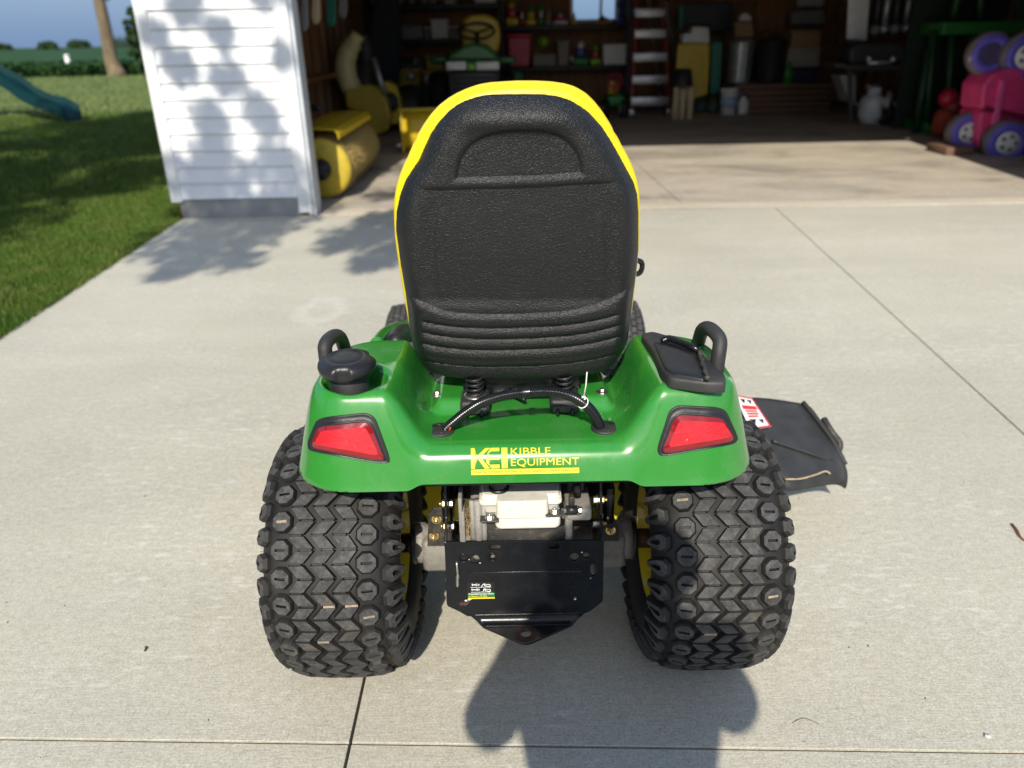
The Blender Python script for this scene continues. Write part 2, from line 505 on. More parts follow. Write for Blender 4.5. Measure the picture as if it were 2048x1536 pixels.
a = RNG.uniform(0, 2 * pi, n); tl = RNG.uniform(-.9, .9, n); sz = RNG.uniform(.05, .12, n)
ux = np.stack([np.cos(a), np.sin(a), np.sin(tl) * .4], 1) * sz[:, None]
vx = np.stack([-np.sin(a) * np.cos(tl), np.cos(a) * np.cos(tl), np.sin(tl)], 1) * sz[:, None] * .8
Cn = np.stack([Xb, Yb, Zb], 1)
V = np.stack([Cn - ux, Cn - vx, Cn + ux, Cn + vx], 1).reshape(-1, 3)
tag(fast_mesh('crop_rows', V, np.arange(4 * n).reshape(n, 4), M_cropleaf), 'dense low soybean plants at the near edge of the green field', None, kind='stuff')

# ------------------------------------------------------------------ trees
def bark():
    t = NT('tree_bark')
    n = t.noise(1., 6, .7, t.map((7, 7, 1.5)), 1.0)
    c = t.ramp(n, [(.3, (.075, .055, .03)), (.55, (.19, .145, .085)), (.8, (.30, .24, .15))])
    return t.set(c, .9, t.bump(n, .8, .03))
M_bark = bark()
def leaf_mat(name, lo, hi):
    t = NT(name)
    oi = t.n('ShaderNodeNewGeometry')
    c = t.ramp(oi.outputs['Random Per Island'], [(0., lo), (1., hi)])
    m = t.set(c, .55, spec=.3)
    return m
M_leaf = leaf_mat('broad_leaves', (.035, .075, .014), (.085, .135, .030))
M_leafdark = leaf_mat('dark_leaves', (.018, .045, .014), (.040, .080, .022))
def leaves(cent, rad, per, size, seed=0, squash=.75):
    r = np.random.default_rng(seed); out = []
    C = np.repeat(np.asarray(cent), per, 0); Rr = np.repeat(np.asarray(rad), per)
    n = len(C); d = r.normal(size=(n, 3)); d /= np.linalg.norm(d, axis=1)[:, None]
    P = C + d * (Rr * r.random(n) ** .45)[:, None] * np.array([1, 1, squash])
    u = r.normal(size=(n, 3)); u /= np.linalg.norm(u, axis=1)[:, None]
    w = np.cross(u, r.normal(size=(n, 3))); w /= np.linalg.norm(w, axis=1)[:, None]
    s = size * r.uniform(.6, 1.3, n)[:, None]
    V = np.stack([P - u * s, P - w * s * .42 + u * s * .1, P + u * s, P + w * s * .42 + u * s * .1], 1).reshape(-1, 3)
    return V, np.arange(4 * n).reshape(n, 4)
def tree(name, label, base, trunk, limbs, cent, rad, per, size, leafm, group=None, seed=1):
    t = thing(name, label, 'tree', base, group)
    org = Vector(base)
    mb = MB(); mb.tube([p for p, _ in trunk], [r for _, r in trunk], 14)
    obj('trunk', mb, M_bark, t)
    for pts in limbs:
        L = curve_pts([p for p, _ in pts], 4)
        rr = list(np.interp(np.linspace(0, 1, len(L)), np.linspace(0, 1, len(pts)), [r for _, r in pts]))
        mb = MB(); mb.tube(L, rr, 8); obj('limb', mb, M_bark, t)
    V, Q = leaves(cent, rad, per, size, seed)
    fast_mesh('crown', V - np.array(base), Q, leafm, t)
    return t

# the tree at the field's edge: only its trunk stands in the picture
tb = gz(232, 153); H0 = Vector((tb.x, tb.y, -.02))
def tp(x, y): return gy(x, y, tb.y)
trunk = [(Vector((tb.x + .1, tb.y, -.1)), .62), (Vector((tb.x + .04, tb.y, .25)), .42), (tp(222, 120), .34), (tp(214, 75), .31), (tp(206, 35), .29), (tp(198, 0), .28), (tp(188, -45), .26), (tp(180, -110), .22)]
top = trunk[-1][0]
limbs = [[(trunk[-2][0], .22), (trunk[-2][0] + Vector((1.6, .3, 1.6)), .15), (top + Vector((3.6, .5, 3.0)), .05)],
         [(top, .25), (top + Vector((-1.4, .2, 1.8)), .16), (top + Vector((-3.2, -.4, 3.6)), .05)],
         [(top, .28), (top + Vector((.5, .5, 2.4)), .18), (top + Vector((.8, .9, 5.4)), .05)]]
rs = np.random.default_rng(3)
cent = [np.array(top) + np.array([0, 0, 4.2]) + rs.normal(size=3) * np.array([2.3, 2.0, 1.7]) for _ in range(46)] + [np.array(tp(284, -6)), np.array(tp(210, -12)), np.array(tp(262, -30))]
rad = list(rs.uniform(.6, 1.2, 46)) + [.30, .28, .4]
tree('shade_tree', 'leaning tan tree trunk standing at the edge of the soybean field', (tb.x, tb.y, -.02), trunk, limbs, cent, rad, 260, .16, M_leaf, seed=5)

# tall tree behind the photographer's left: it throws the dappled shade on lawn, siding and driveway
bx, by = -7.2, -1.5
rs = np.random.default_rng(21)
trunk = [(Vector((bx, by, -.1)), .62), (Vector((bx, by, .4)), .42), (Vector((bx + .1, by, 2.5)), .36), (Vector((bx + .3, by + .1, 5)), .32), (Vector((bx + .3, by + .2, 9)), .22), (Vector((bx + .2, by + .2, 13)), .10)]
limbs = []
for k in range(11):
    z0 = 5.4 + k * .75; an = 2.2 + (k * 1.7) % 3.4; ln = 3.6 - .2 * k
    a = Vector((bx + .25, by + .1, z0)); b = a + Vector((cos(an) * ln * .5, sin(an) * ln * .5, .9)); c = a + Vector((cos(an) * ln, sin(an) * ln, 1.6))
    limbs.append([(a, .13), (b, .08), (c, .03)])
cent, rad = [], []
# outline of the crown (from trunk axis): height -> radius
for k in range(420):
    z = rs.uniform(5.2, 17.4)
    R = np.interp(z, [5.0, 6.5, 9, 12, 15, 17.6], [3.2, 4.9, 5.6, 5.2, 3.8, .8])
    an = rs.uniform(0, 2 * pi); q = R * rs.random() ** .6
    p = (bx + .2 + cos(an) * q, by + sin(an) * q * .85, z); r = rs.uniform(.45, .95)
    k_ = z / tan(SUN_EL); lx, ly_ = p[0] + k_ * sin(SUN_AZ), p[1] + k_ * cos(SUN_AZ)
    if lx > -3.05 - r or ly_ < 5.7 + .35 * (lx + 4) + r: continue          # crown shaped for its shadow: clumps that would shade the drive left out
    if -5.0 < lx < -2.9 and 7.0 < ly_ < 8.5 and rs.random() < .8: continue  # crown thinned to leave a sunlit patch on the lawn
    cent.append(p); rad.append(r)
SHADE_EXTRA = []
def shade_at(x, y, z, up, r):
    """a leaf clump that stands on the sun's line through a ground or wall point"""
    k = up / tan(SUN_EL)
    SHADE_EXTRA.append(((x - k * sin(SUN_AZ), y - k * cos(SUN_AZ), z + up), r))
# unseen loose leaf clumps, added to shade driveway, siding and garage floor
for (x, y, r) in [(-2.5, 6.2, .42), (-2.15, 6.25, .36), (-2.3, 5.65, .34), (-2.6, 6.6, .42), (-2.1, 6.85, .36), (-1.0, 6.4, .36), (-.75, 5.95, .3), (-1.2, 6.1, .26),
                  (-2.35, 6.5, .40), (-2.1, 5.9, .33), (-2.55, 5.75, .30), (-2.0, 5.45, .24), (-2.35, 5.25, .20), (-2.75, 6.3, .40), (-2.6, 6.9, .4), (-2.0, 6.7, .33),
                  (-1.25, 6.35, .34), (-.95, 6.0, .32), (-1.35, 5.9, .20), (-.8, 5.6, .26), (-1.0, 5.35, .18), (-.6, 6.2, .34), (-.9, 6.75, .36), (-.35, 5.9, .3), (-.3, 6.7, .4), (-1.15, 6.9, .22)]:
    shade_at(x, y, 0, 5.6, r)
for (x, z, r) in [(-2.95, .25, .3), (-2.6, .12, .3), (-2.2, .10, .3), (-1.85, .2, .3), (-2.75, .35, .26), (-2.35, .30, .30), (-2.0, .45, .24), (-2.3, 2.3, .2), (-2.6, .55, .16), (-2.55, .8, .20), (-2.1, .85, .18), (-2.72, 1.25, .16), (-2.35, 1.15, .16), (-1.95, 1.85, .20), (-2.15, 2.05, .20), (-2.6, 1.7, .15), (-2.75, 2.0, .18), (-2.5, 2.15, .16), (-1.85, 1.3, .10), (-2.35, 1.5, .13), (-2.9, 1.5, .12)]:
    shade_at(x, DOOR_Y, z, 6.3, r)
for (x, y, r) in [(-1.2, 8.0, .3), (-.9, 9.0, .35), (-1.5, 9.6, .4), (-1.0, 10.4, .45), (-.4, 8.4, .3), (-.5, 9.9, .4)]:
    shade_at(x, y, 0, 7.5, r)
ec = [p for p, _ in SHADE_EXTRA]; er = [r for _, r in SHADE_EXTRA]
t = tree('shade_tree', 'tall leafy tree behind the photographer shading lawn and siding', (bx, by, -.02), trunk, limbs, cent, rad, 150, .13, M_leaf, seed=8)
V, Q = leaves(ec, er, 120, .075, 17, .8)
fast_mesh('shade_clumps', V - np.array((bx, by, -.02)), Q, M_leaf, t)

# low round trees on the horizon and the upright bush beside the garage
def small_tree(name, label, p, w, h, seed, size=.1, per=60, ncl=26, grp=None, dark=True):
    rs = np.random.default_rng(seed); p = Vector(p)
    t = thing(name, label, 'tree' if 'tree' in name else 'bush', p, grp)
    mb = MB(); mb.tube([p, p + Vector((0, 0, h * .35)), p + Vector((0, 0, h * .7))], [w * .07, w * .05, w * .02], 8); obj('trunk', mb, M_bark, t)
    cent = []; rad = []
    for _ in range(ncl):
        an, zz = rs.uniform(0, 2 * pi), rs.uniform(.12, .95)
        R = w * .5 * sqrt(max(.05, 1 - (2 * zz - .9) ** 2)) * rs.random() ** .5
        cent.append((p.x + cos(an) * R, p.y + sin(an) * R, p.z + zz * h)); rad.append(w * .16)
    V, Q = leaves(cent, rad, per, size, seed); fast_mesh('crown', V - np.array(p), Q, M_leafdark if dark else M_leaf, t)
    return t
HG = 'distant trees on the horizon'
for i, (x, y, Y, w, h, lab) in enumerate([(97, 96, 420, 9, 2.6, 'small rounded dark tree on the horizon, second from the left edge'),
                                          (157, 94, 520, 13, 3.2, 'wide dark clump of trees on the horizon left of the leaning trunk'),
                                          (6, 98, 420, 9, 2.0, 'low dark tree on the horizon at the far left'),
                                          (262, 92, 600, 34, 4.0, 'broad dark tree line on the horizon right of the leaning trunk')]):
    q = gy(x, y, Y); small_tree('horizon_tree', lab, (q.x, Y, q.z - 1.5), w, h + 1.5, 30 + i, .55, 90, 40, HG)
q = gy(289, 142, 41)
small_tree('garden_bush', 'narrow dark upright bush beside the white garage corner', (q.x, 41, -.02), 1.1, 3.2, 77, .09, 140, 60)
# white marker post in the field
q = gy(137, 128, 45.4); q2 = gy(137, 110, 45.4)
mb = MB(); mb.tube([(q.x, 45.4, .2), (q.x, 45.4, q2.z - .05)], .13, 12); mb.lathe([(.15, 0), (.15, .06), (.09, .12), (.0, .14)], 12, Matrix.Translation((q.x, 45.4, q2.z - .1)))
tag(obj('marker_post', mb, paint('white_plastic', (.75, .75, .74), .5), loc=(q.x, 45.4, 0)), 'short white marker post standing in the soybean field', 'post')

# ================================================================== DRIVEWAY AND GARAGE FLOOR
def slab(name, poly, mat, top=0., th=.11, parent=None):
    n = len(poly); c = Vector((sum(p[0] for p in poly) / n, sum(p[1] for p in poly) / n))
    ins = []
    for p in poly:
        d = (c - Vector(p)); ins.append((p[0] + d.x / d.length * .0012, p[1] + d.y / d.length * .0012))
    vs = [(*p, top - th) for p in poly] + [(*p, top - .0008) for p in poly] + [(*p, top) for p in ins]
    fs = [tuple(range(2 * n, 3 * n))]
    for k in range(2):
        for i in range(n): fs.append((k * n + i, k * n + (i + 1) % n, (k + 1) * n + (i + 1) % n, (k + 1) * n + i))
    mb = MB(); mb.add(vs, fs); return obj(name, mb, mat, parent)
drive = thing('driveway', None, None); tag(drive, kind='structure')
mb = MB(); mb.add([(-2.55, -9, -.035), (9.5, -9, -.035), (9.5, 7.0, -.035), (-2.9, 7.0, -.035)], [(0, 1, 2, 3)])
obj('joint_bed', mb, M_joint, drive)
def jy(x): return 1.2365 - .0402 * (x + .016)          # near cross joint
g_ = .0036
def rx(y): return 1.98 + (y - 2.625) * .097           # right-hand joint
bx0 = -.38
gB = 7.02
slab('slab', [(-2.62, -3.0), (bx0 - g_, -3.0), (bx0 - g_, jy(bx0) - g_), (-2.70, jy(-2.70) - g_)], M_drive, parent=drive)
slab('slab', [(bx0 + g_, -3.0), (rx(-3), -3.0), (rx(1.16) - g_, jy(rx(1.16)) - g_), (bx0 + g_, jy(bx0) - g_)], M_drive, parent=drive)
slab('slab', [(rx(-3) + .006, -3.0), (6.5, -3.0), (6.5, jy(6.5) - g_), (rx(1.16) + g_, jy(rx(1.16)) - g_)], M_drive, parent=drive)
# the long slab stops at a faint saw cut
slab('slab', [(-2.70, jy(-2.70) + g_), (bx0 - g_, jy(bx0) + g_), (bx0 - g_, gB - .002), (-2.97, gB), (-2.858, 5.24), (-2.79, 3.96)], M_drive, parent=drive)
slab('slab', [(bx0 + g_, jy(bx0) + g_), (rx(1.2) - g_, jy(rx(1.2)) + g_), (rx(gB) - g_, gB - .05), (bx0 + g_, gB - .002)], M_drive, parent=drive)
slab('slab', [(rx(1.2) + g_, jy(rx(1.2)) + g_), (6.5, jy(6.5) + g_), (7.0, gB - .14), (rx(gB) + g_, gB - .05)], M_drive, parent=drive)
gf = thing('garage_floor', None, None); tag(gf, kind='structure')
jx = 1.62
mb = MB(); mb.add([(-2.9, 7.0, -.03), (7.55, 6.86, -.03), (7.55, 18.1, -.03), (-2.9, 18.1, -.03)], [(0, 1, 2, 3)]); obj('joint_bed', mb, M_joint, gf)
slab('floor_slab', [(-2.86, gB + .012), (jx - g_, gB - .022), (jx - .16, 18.05), (-2.86, 18.05)], M_floor, .004, parent=gf)
slab('threshold_strip', [(-1.7, gB + .016), (5.2, gB - .085), (5.2, gB + .15), (-1.7, gB + .22)], M_thresh, .009, .005, parent=gf)
slab('floor_slab', [(jx + g_, gB - .022), (7.5, gB - .14), (7.5, 18.05), (jx - .15, 18.05)], M_floor, .004, parent=gf)

# ================================================================== GARAGE
GX0, GX1, GY1, GH, HEAD = -3.01, 7.62, 18.2, 4.7, 3.43
JL, JR = -1.76, 5.28
gar = thing('garage', 'white sided open garage with foundation block and dark wooden interior', 'garage', (GX0, DOOR_Y, 0))
def lap(x0, x1, z0, z1, n0=0):
    """lapped siding courses between two heights, every course a part"""
    z = z0; hgt = .139
    while z < z1 - .01:
        zt = min(z + hgt, z1)
        mb = MB(); yb = DOOR_Y - .030; yt = DOOR_Y - .012
        P = [(yb + .010, z), (yb, z + .006), (yt - .002, zt - .018), (yt + .006, zt - .008), (yt + .008, zt + .002), (DOOR_Y + .004, zt + .002), (DOOR_Y + .004, z)]
        # dutch-lap face with a shadow groove at its head
        mb.add([(x0, a, b) for a, b in P] + [(x1, a, b) for a, b in P], [tuple(range(7)), tuple(range(13, 6, -1))] + [(i, (i + 1) % 7, 7 + (i + 1) % 7, 7 + i) for i in range(7)])
        obj('siding_plank', mb, M_vinyl, gar); z = zt
ZS = gy(480, 398, DOOR_Y - .03).z
lap(GX0 + .085, JL - .12, ZS, GH)
mb = MB(); mb.box((JR + .2, DOOR_Y - .012, .02), (GX1, DOOR_Y + .02, GH)); mb.box((JL - .12, DOOR_Y - .012, HEAD + .2), (JR + .2, DOOR_Y + .02, GH)); obj('siding_panel', mb, M_vinyl, gar)
# corner posts, J-channel and door casing
mb = MB(); mb.box((GX0 - .012, DOOR_Y - .042, ZS - .02), (GX0 + .088, DOOR_Y + .06, GH), .006); obj('corner_trim', mb, M_trim, gar)
mb = MB(); mb.box((JL - .128, DOOR_Y - .045, .035), (JL - .012, DOOR_Y + .012, HEAD), .006)
mb.box((JL - .03, DOOR_Y - .060, .02), (JL - .006, DOOR_Y - .046, HEAD), .003); obj('door_casing', mb, M_trim, gar)
mb = MB(); mb.box((JL - .012, DOOR_Y - .030, .006), (JL + .026, DOOR_Y + .18, HEAD), .004); obj('door_jamb', mb, paint('grey_weather_trim', (.52, .56, .60), .5), gar)
mb = MB(); mb.box((JR - .02, DOOR_Y - .03, .006), (JR + .22, DOOR_Y + .18, HEAD), .004); obj('door_jamb', mb, M_trim, gar)
mb = MB(); mb.box((JL - .02, DOOR_Y - .03, HEAD - .005), (JR + .02, DOOR_Y + .18, HEAD + .22), .004); obj('door_header', mb, M_trim, gar)
# foundation
mb = MB(); mb.box((GX0 + .05, DOOR_Y - .004, -.15), (JL - .125, DOOR_Y + .2, ZS - .002), .006); obj('foundation', mb, M_found, gar)
mb = MB(); mb.box((GX0 + .04, DOOR_Y + .2, -.15), (GX0 + .2, GY1, ZS + .05)); obj('foundation', mb, M_found, gar)
# shell
mb = MB(); mb.box((GX0, DOOR_Y + .02, ZS), (GX0 + .03, GY1, GH)); obj('side_wall', mb, M_vinyl, gar)
mb = MB(); mb.box((GX0 + .03, DOOR_Y + .2, 0), (GX0 + .06, GY1, GH)); obj('wall_sheathing', mb, M_ply, gar)
mb = MB(); mb.box((JL - .1, DOOR_Y + .021, 0), (GX0 + .03, DOOR_Y + .05, GH)); mb.box((JR + .1, DOOR_Y + .021, 0), (GX1, DOOR_Y + .05, GH)); mb.box((JL, DOOR_Y + .021, HEAD + .1), (JR, DOOR_Y + .05, GH)); obj('wall_sheathing', mb, M_ply, gar)
mb = MB(); mb.box((GX1 - .03, DOOR_Y + .05, 0), (GX1, GY1, GH)); obj('side_wall', mb, M_ply, gar)
# back wall with the small window hole
wl, wr = gy(1147, 0, GY1 - .1).x, gy(1232, 0, GY1 - .1).x; wz = gy(1190, 38, GY1 - .1).z; wt = wz + 1.1
mb = MB(); mb.box((GX0 + .03, GY1, 0), (wl, GY1 + .05, GH)); mb.box((wr, GY1, 0), (GX1, GY1 + .05, GH)); mb.box((wl, GY1, 0), (wr, GY1 + .05, wz)); mb.box((wl, GY1, wt), (wr, GY1 + .05, GH)); obj('back_wall', mb, M_ply, gar)
mb = MB()
for z0, z1 in ((wz - .06, wz), (wt, wt + .06)): mb.box((wl - .06, GY1 - .03, z0), (wr + .06, GY1 + .06, z1))
for x0, x1 in ((wl - .06, wl), (wr, wr + .06), ((wl + wr) / 2 + .12, (wl + wr) / 2 + .17)): mb.box((x0, GY1 - .03, wz), (x1, GY1 + .06, wt))
wf = obj('window', mb, M_trim, gar)
gl = NT('window_glass'); gl.set((.9, .95, .95), .03, Transmission_Weight=1.0, IOR=1.02)
mb = MB(); mb.box((wl, GY1 + .02, wz), (wr, GY1 + .026, wt)); obj('pane', mb, gl.m, wf)
# studs on the inside faces, each a part
def stud(lo, hi, m=M_stud, nm='wall_stud'):
    mb = MB(); mb.box(lo, hi); return obj(nm, mb, m, gar)
for k in range(18):
    y = DOOR_Y + .35 + k * .61
    stud((GX0 + .061, y, 0), (GX0 + .15, y + .045, GH))
    stud((GX1 - .12, y, 0), (GX1 - .031, y + .045, GH))
for k in range(17):
    x = GX0 + .4 + k * .61
    if x < wl - .1 or x > wr + .1: stud((x, GY1 - .09, 0), (x + .045, GY1 - .001, GH))
q = gy(640, 122, 9.4)
stud((GX0 + .15, DOOR_Y + .3, .93), (GX0 + .35, 14, .99), M_stud, 'wall_ledge')
# loose boards leaning against the left wall behind the sweeper
for k in range(7):
    y = 8.2 + k * .36
    stud((GX0 + .16, y, .01), (GX0 + .19, y + .3, .80 + .05 * (k % 3)), M_ply, 'wainscot_board')
# roof: ridge runs along X
ym = (DOOR_Y + GY1) / 2; RZ = GH + 2.4
for s_y, nm in ((DOOR_Y - .35, 'roof_slope'), (GY1 + .35, 'roof_slope')):
    mb = MB(); mb.add([(GX0 - .3, s_y, GH - .1), (GX1 + .3, s_y, GH - .1), (GX1 + .3, ym, RZ), (GX0 - .3, ym, RZ),
                       (GX0 - .3, s_y, GH), (GX1 + .3, s_y, GH), (GX1 + .3, ym, RZ + .1), (GX0 - .3, ym, RZ + .1)],
                      [(0, 1, 2, 3), (4, 5, 6, 7), (0, 1, 5, 4), (1, 2, 6, 5), (2, 3, 7, 6), (3, 0, 4, 7)]); obj(nm, mb, M_shingle, gar)
for x in (GX0, GX1 - .03):
    mb = MB(); mb.prism([(DOOR_Y, GH), (GY1, GH), (ym, RZ)], x, x + .03, 'x'); obj('gable', mb, M_vinyl, gar)
mb = MB(); mb.box((GX0 + .03, DOOR_Y + .05, GH - .06), (GX1 - .03, GY1, GH - .03)); obj('ceiling', mb, M_roof, gar)
# ================================================================== MATERIALS OF THE TRACTOR
def car_paint(name, col, rough=.22, dust=.25):
    t = NT(name)
    n = t.noise(2.2, 5, .6)
    c = t.ramp(n, [(.3, tuple(x * .94 for x in col)), (.7, tuple(x * 1.04 for x in col))])
    d = t.noise(9., 7, .7)
    c = t.mix(t.ramp(d, [(.50, 0.), (.85, dust)]), c, (.30, .30, .22))
    sc = t.noise(1., 4, .7, t.map((30, 260, 90), rot=(.3, .5, .8)))
    c = t.mix(t.math('MULTIPLY', t.ramp(sc, [(.70, 0.), (.78, .35)]), t.ramp(t.noise(6, 2), [(.5, 0.), (.6, 1.)])), c, (.45, .55, .38))
    r = t.ramp(d, [(.35, rough), (.75, rough + .22)])
    nm = t.bump(t.noise(38., 3), .03, .003)
    return t.set(c, r, nm, spec=.5, Coat_Weight=.55, Coat_Roughness=.07)
M_green = car_paint('green_fender_plastic', (.026, .222, .027), .16, .16)
M_yellow = car_paint('yellow_paint', (.70, .55, .015), .30, .22)
def seat_mat():
    t = NT('pebbled_black_plastic')
    v = t.vor(430., 'SMOOTH_F1'); n = t.noise(430., 2, .5)
    h = t.mix(.55, t.ramp(v, [(.15, 0.), (.75, 1.)]), t.ramp(n, [(.3, 0.), (.7, 1.)]))
    dust = t.noise(3., 5, .6)
    c = t.mix(t.ramp(dust, [(.4, 0.), (.75, .5)]), (.0062, .0066, .0072), (.0105, .0110, .0115))
    c = t.mix(t.math('MULTIPLY', t.ramp(n, [(.55, 0.), (.72, 1.)]), .22), c, (.05, .05, .05))
    return t.set(c, t.ramp(dust, [(.3, .34), (.7, .44)]), t.bump(h, .95, .0013), spec=.5)
M_seat = seat_mat()
M_vinylseat = paint('yellow_seat_vinyl', (.84, .66, .012), .42, var=.06, vs=5, bump=.12, bs=350, spec=.4)
M_blk = paint('black_plastic', (.014, .0145, .016), .38, var=.3, vs=14, bump=.15, bs=500)
M_blkdusty = paint('dusty_black_plastic', (.028, .028, .028), .52, var=.4, vs=11, bump=.25, bs=420)
M_gloss = paint('gloss_black_plastic', (.008, .009, .011), .22, var=.3, vs=20)
M_steelblk = paint('black_enamel_steel', (.0055, .0065, .0085), .26, var=.4, vs=9, bump=.05, bs=90, dirt=.035, spec=.35)
M_cast = paint('dusty_cast_aluminium', (.30, .285, .26), .62, metal=.25, var=.3, vs=14, bump=.5, bs=120, dirt=.55)
M_zinc = paint('zinc_bolt', (.62, .60, .55), .30, metal=.95, var=.2, vs=60)
M_brass = paint('yellow_zinc_nut', (.62, .47, .20), .32, metal=.9, var=.25, vs=60)
M_brack = paint('dusty_dark_bracket', (.035, .033, .030), .55, var=.4, vs=25, bump=.3, bs=120, dirt=.5)
M_tank = paint('translucent_white_tank', (.68, .66, .58), .42, var=.08, vs=12, dirt=.22, Subsurface_Weight=.15, Subsurface_Radius=(.01, .009, .007))
M_rust = paint('worn_rusty_steel', (.085, .045, .03), .7, metal=.3, var=.5, vs=40, bump=.4, bs=150)
M_chaff = paint('dry_grass_chaff', (.30, .22, .10), .9, var=.5, vs=120)
def rubber():
    t = NT('tyre_rubber')
    n = t.noise(22., 6, .7); n2 = t.noise(5., 4)
    c = t.ramp(n, [(.3, (.009, .009, .009)), (.7, (.021, .020, .019))])
    c = t.mix(t.ramp(n2, [(.5, 0.), (.8, .35)]), c, (.075, .066, .052))
    return t.set(c, t.ramp(n, [(.3, .52), (.7, .70)]), t.bump(t.noise(160., 4), .25, .001), spec=.35)
M_rubber = rubber()
def treadtop():
    t = NT('scuffed_tread_rubber')
    n = t.noise(46., 8, .78); n2 = t.noise(7., 5, .65)
    c = t.ramp(n, [(.32, (.022, .0225, .023)), (.5, (.055, .055, .055)), (.72, (.125, .124, .122))])
    c = t.mix(t.ramp(n2, [(.48, 0.), (.72, .65)]), c, (.020, .020, .020))
    c = t.mix(t.ramp(t.noise(14., 6, .7), [(.58, 0.), (.72, .7)]), c, (.15, .125, .09))
    return t.set(c, .72, t.bump(t.noise(210., 5, .7), .5, .0012), spec=.3)
M_tread = treadtop()
M_mud = paint('dried_mud', (.31, .25, .18), .95, var=.35, vs=80, bump=.6, bs=200)
M_decal = paint('yellow_decal', (.80, .62, .03), .42, var=.05)
M_decalgreen = paint('green_print', (.02, .14, .03), .5)
M_white = paint('white_print', (.78, .78, .76), .5)
M_redprint = paint('red_print', (.55, .03, .03), .5)
M_redwire = paint('red_wire', (.70, .06, .02), .4)
M_nylon = paint('white_nylon', (.80, .80, .77), .4)
def lens():
    t = NT('red_reflector_lens')
    mp = t.map((1, 1, 1)); v = t.vor(620., 'F1')
    c = t.ramp(v, [(.1, (.66, .018, .028)), (.65, (.46, .009, .017))])
    return t.set(c, .16, t.bump(v, .35, .001), spec=.6, Coat_Weight=.6, Coat_Roughness=.06)
M_lens = lens()
M_lensrim = paint('clear_red_lens_rim', (.22, .006, .010), .10, var=.15, vs=30, Coat_Weight=.5)

XC = .022
tr = thing('garden_tractor', 'green and yellow riding lawn tractor seen from behind on the concrete driveway', 'lawn tractor', (XC, 1.578, 0))

# ================================================================== FENDER
FY0, FY1, FHW, FR = 1.280, 1.68, .468, .125
def smooth_curve(xs, ys, k=.006):
    X = np.linspace(-.05, .5, 1101); Y = np.interp(X, xs, ys)
    w = np.exp(-.5 * (np.arange(-60, 61) * (X[1] - X[0]) / k) ** 2); w /= w.sum()
    return X, np.convolve(np.pad(Y, 60, mode='edge'), w, 'valid')
PX, PODZ = smooth_curve([-.05, -.001, .0, .012, .030, .046, .056, .50], [.57, .628, .634, .684, .755, .813, .828, .838], .0075)
CX_, CENZ = smooth_curve([-.05, .0, .011, .020, .036, .055, .5], [.49, .655, .690, .707, .7190, .7215, .7215], .0030)
def fender_d(x, y):
    ax = np.abs(x - XC); hw = FHW - .10 * sstep(1.50, 1.80, y)
    yc = (FY0 + FY1) / 2; hy = (FY1 - FY0) / 2
    qx, qy = ax - (hw - FR), np.abs(y - yc) - (hy - FR)
    return -(np.hypot(np.maximum(qx, 0), np.maximum(qy, 0)) + np.minimum(np.maximum(qx, qy), 0) - FR)
CAPC = (-.310, 1.405)
def fender_z(x, y, holes=True):
    x = np.asarray(x, float); y = np.asarray(y, float)
    d = fender_d(x, y); ax = np.abs(x - XC)
    zp = np.interp(d, PX, PODZ); zc = np.interp(d, CX_, CENZ)
    f_ = sstep(.0, .05, d)
    w0 = .196 - .028 * f_ + .022 * sstep(1.38, 1.52, y); w1 = .232 + .040 * f_ - .010 * sstep(1.38, 1.52, y)
    t = np.clip((ax - w0) / (w1 - w0), 0, 1)
    s = t * t * (3 - 2 * t)
    s = .55 * s + .45 * np.sin(t * pi / 2) ** 2 * s ** .3
    z = zc + (zp - zc) * s
    # raised bosses round the two deck bolts
    for sx in (-1, 1):
        bxx = ax * np.sign(x - XC) * sx
        b = (1 - sstep(.024, .052, np.abs(bxx - .150))) * sstep(1.44, 1.475, y) * (1 - sstep(1.60, 1.66, y))
        z = np.where(d > .05, np.maximum(z, .7215 + .026 * b), z)
    if holes:
        e = np.hypot((x - CAPC[0]) / .062, (y - CAPC[1]) / .064)
        z = z - .045 * (1 - sstep(.86, 1.02, e))
    return z
def fender_hit(x, y):
    """where the sight line through a photograph point meets the fender"""
    r = ray(x, y); t0 = 1.05
    ts = np.linspace(1.05, 2.3, 2600); P = np.array([0, 0, EYE]) + ts[:, None] * r
    dd = fender_d(P[:, 0], P[:, 1]); h = np.where(dd >= -.004, fender_z(P[:, 0], P[:, 1], False) - P[:, 2], -1)
    i = np.argmax(h > 0)
    return P[i] if h[i] > 0 else P[np.argmin(np.abs(dd))]
def fender_n(p):
    e = .003
    zx = (fender_z(p[0] + e, p[1], False) - fender_z(p[0] - e, p[1], False)) / (2 * e)
    zy = (fender_z(p[0], p[1] + e, False) - fender_z(p[0], p[1] - e, False)) / (2 * e)
    n = np.array([-zx, -zy, 1.]); return n / np.linalg.norm(n)
# outline
def fender_outline():
    pts = []; 
    for k in range(400):
        # march from centre outwards to d = 0
        a = 2 * pi * k / 400; lo, hi = 0., .8
        cx, cy = XC, (FY0 + FY1) / 2
        for _ in range(40):
            m = (lo + hi) / 2
            if fender_d(np.array(cx + cos(a) * m), np.array(cy + sin(a) * m)) > 0: lo = m
            else: hi = m
        pts.append((cx + cos(a) * lo, cy + sin(a) * lo))
    return pts
fx_ = np.arange(XC - FHW - .012, XC + FHW + .012, .0042)
fy_ = np.concatenate([np.arange(FY0 - .004, FY0 + .05, .0014), np.arange(FY0 + .05, FY1 + .012, .0050)])
P2, Q2, D2, BV = snapped_grid(fender_outline(), .0042, fx_, fy_)
zz = fender_z(P2[:, 0], P2[:, 1])
V = np.column_stack([P2, zz])
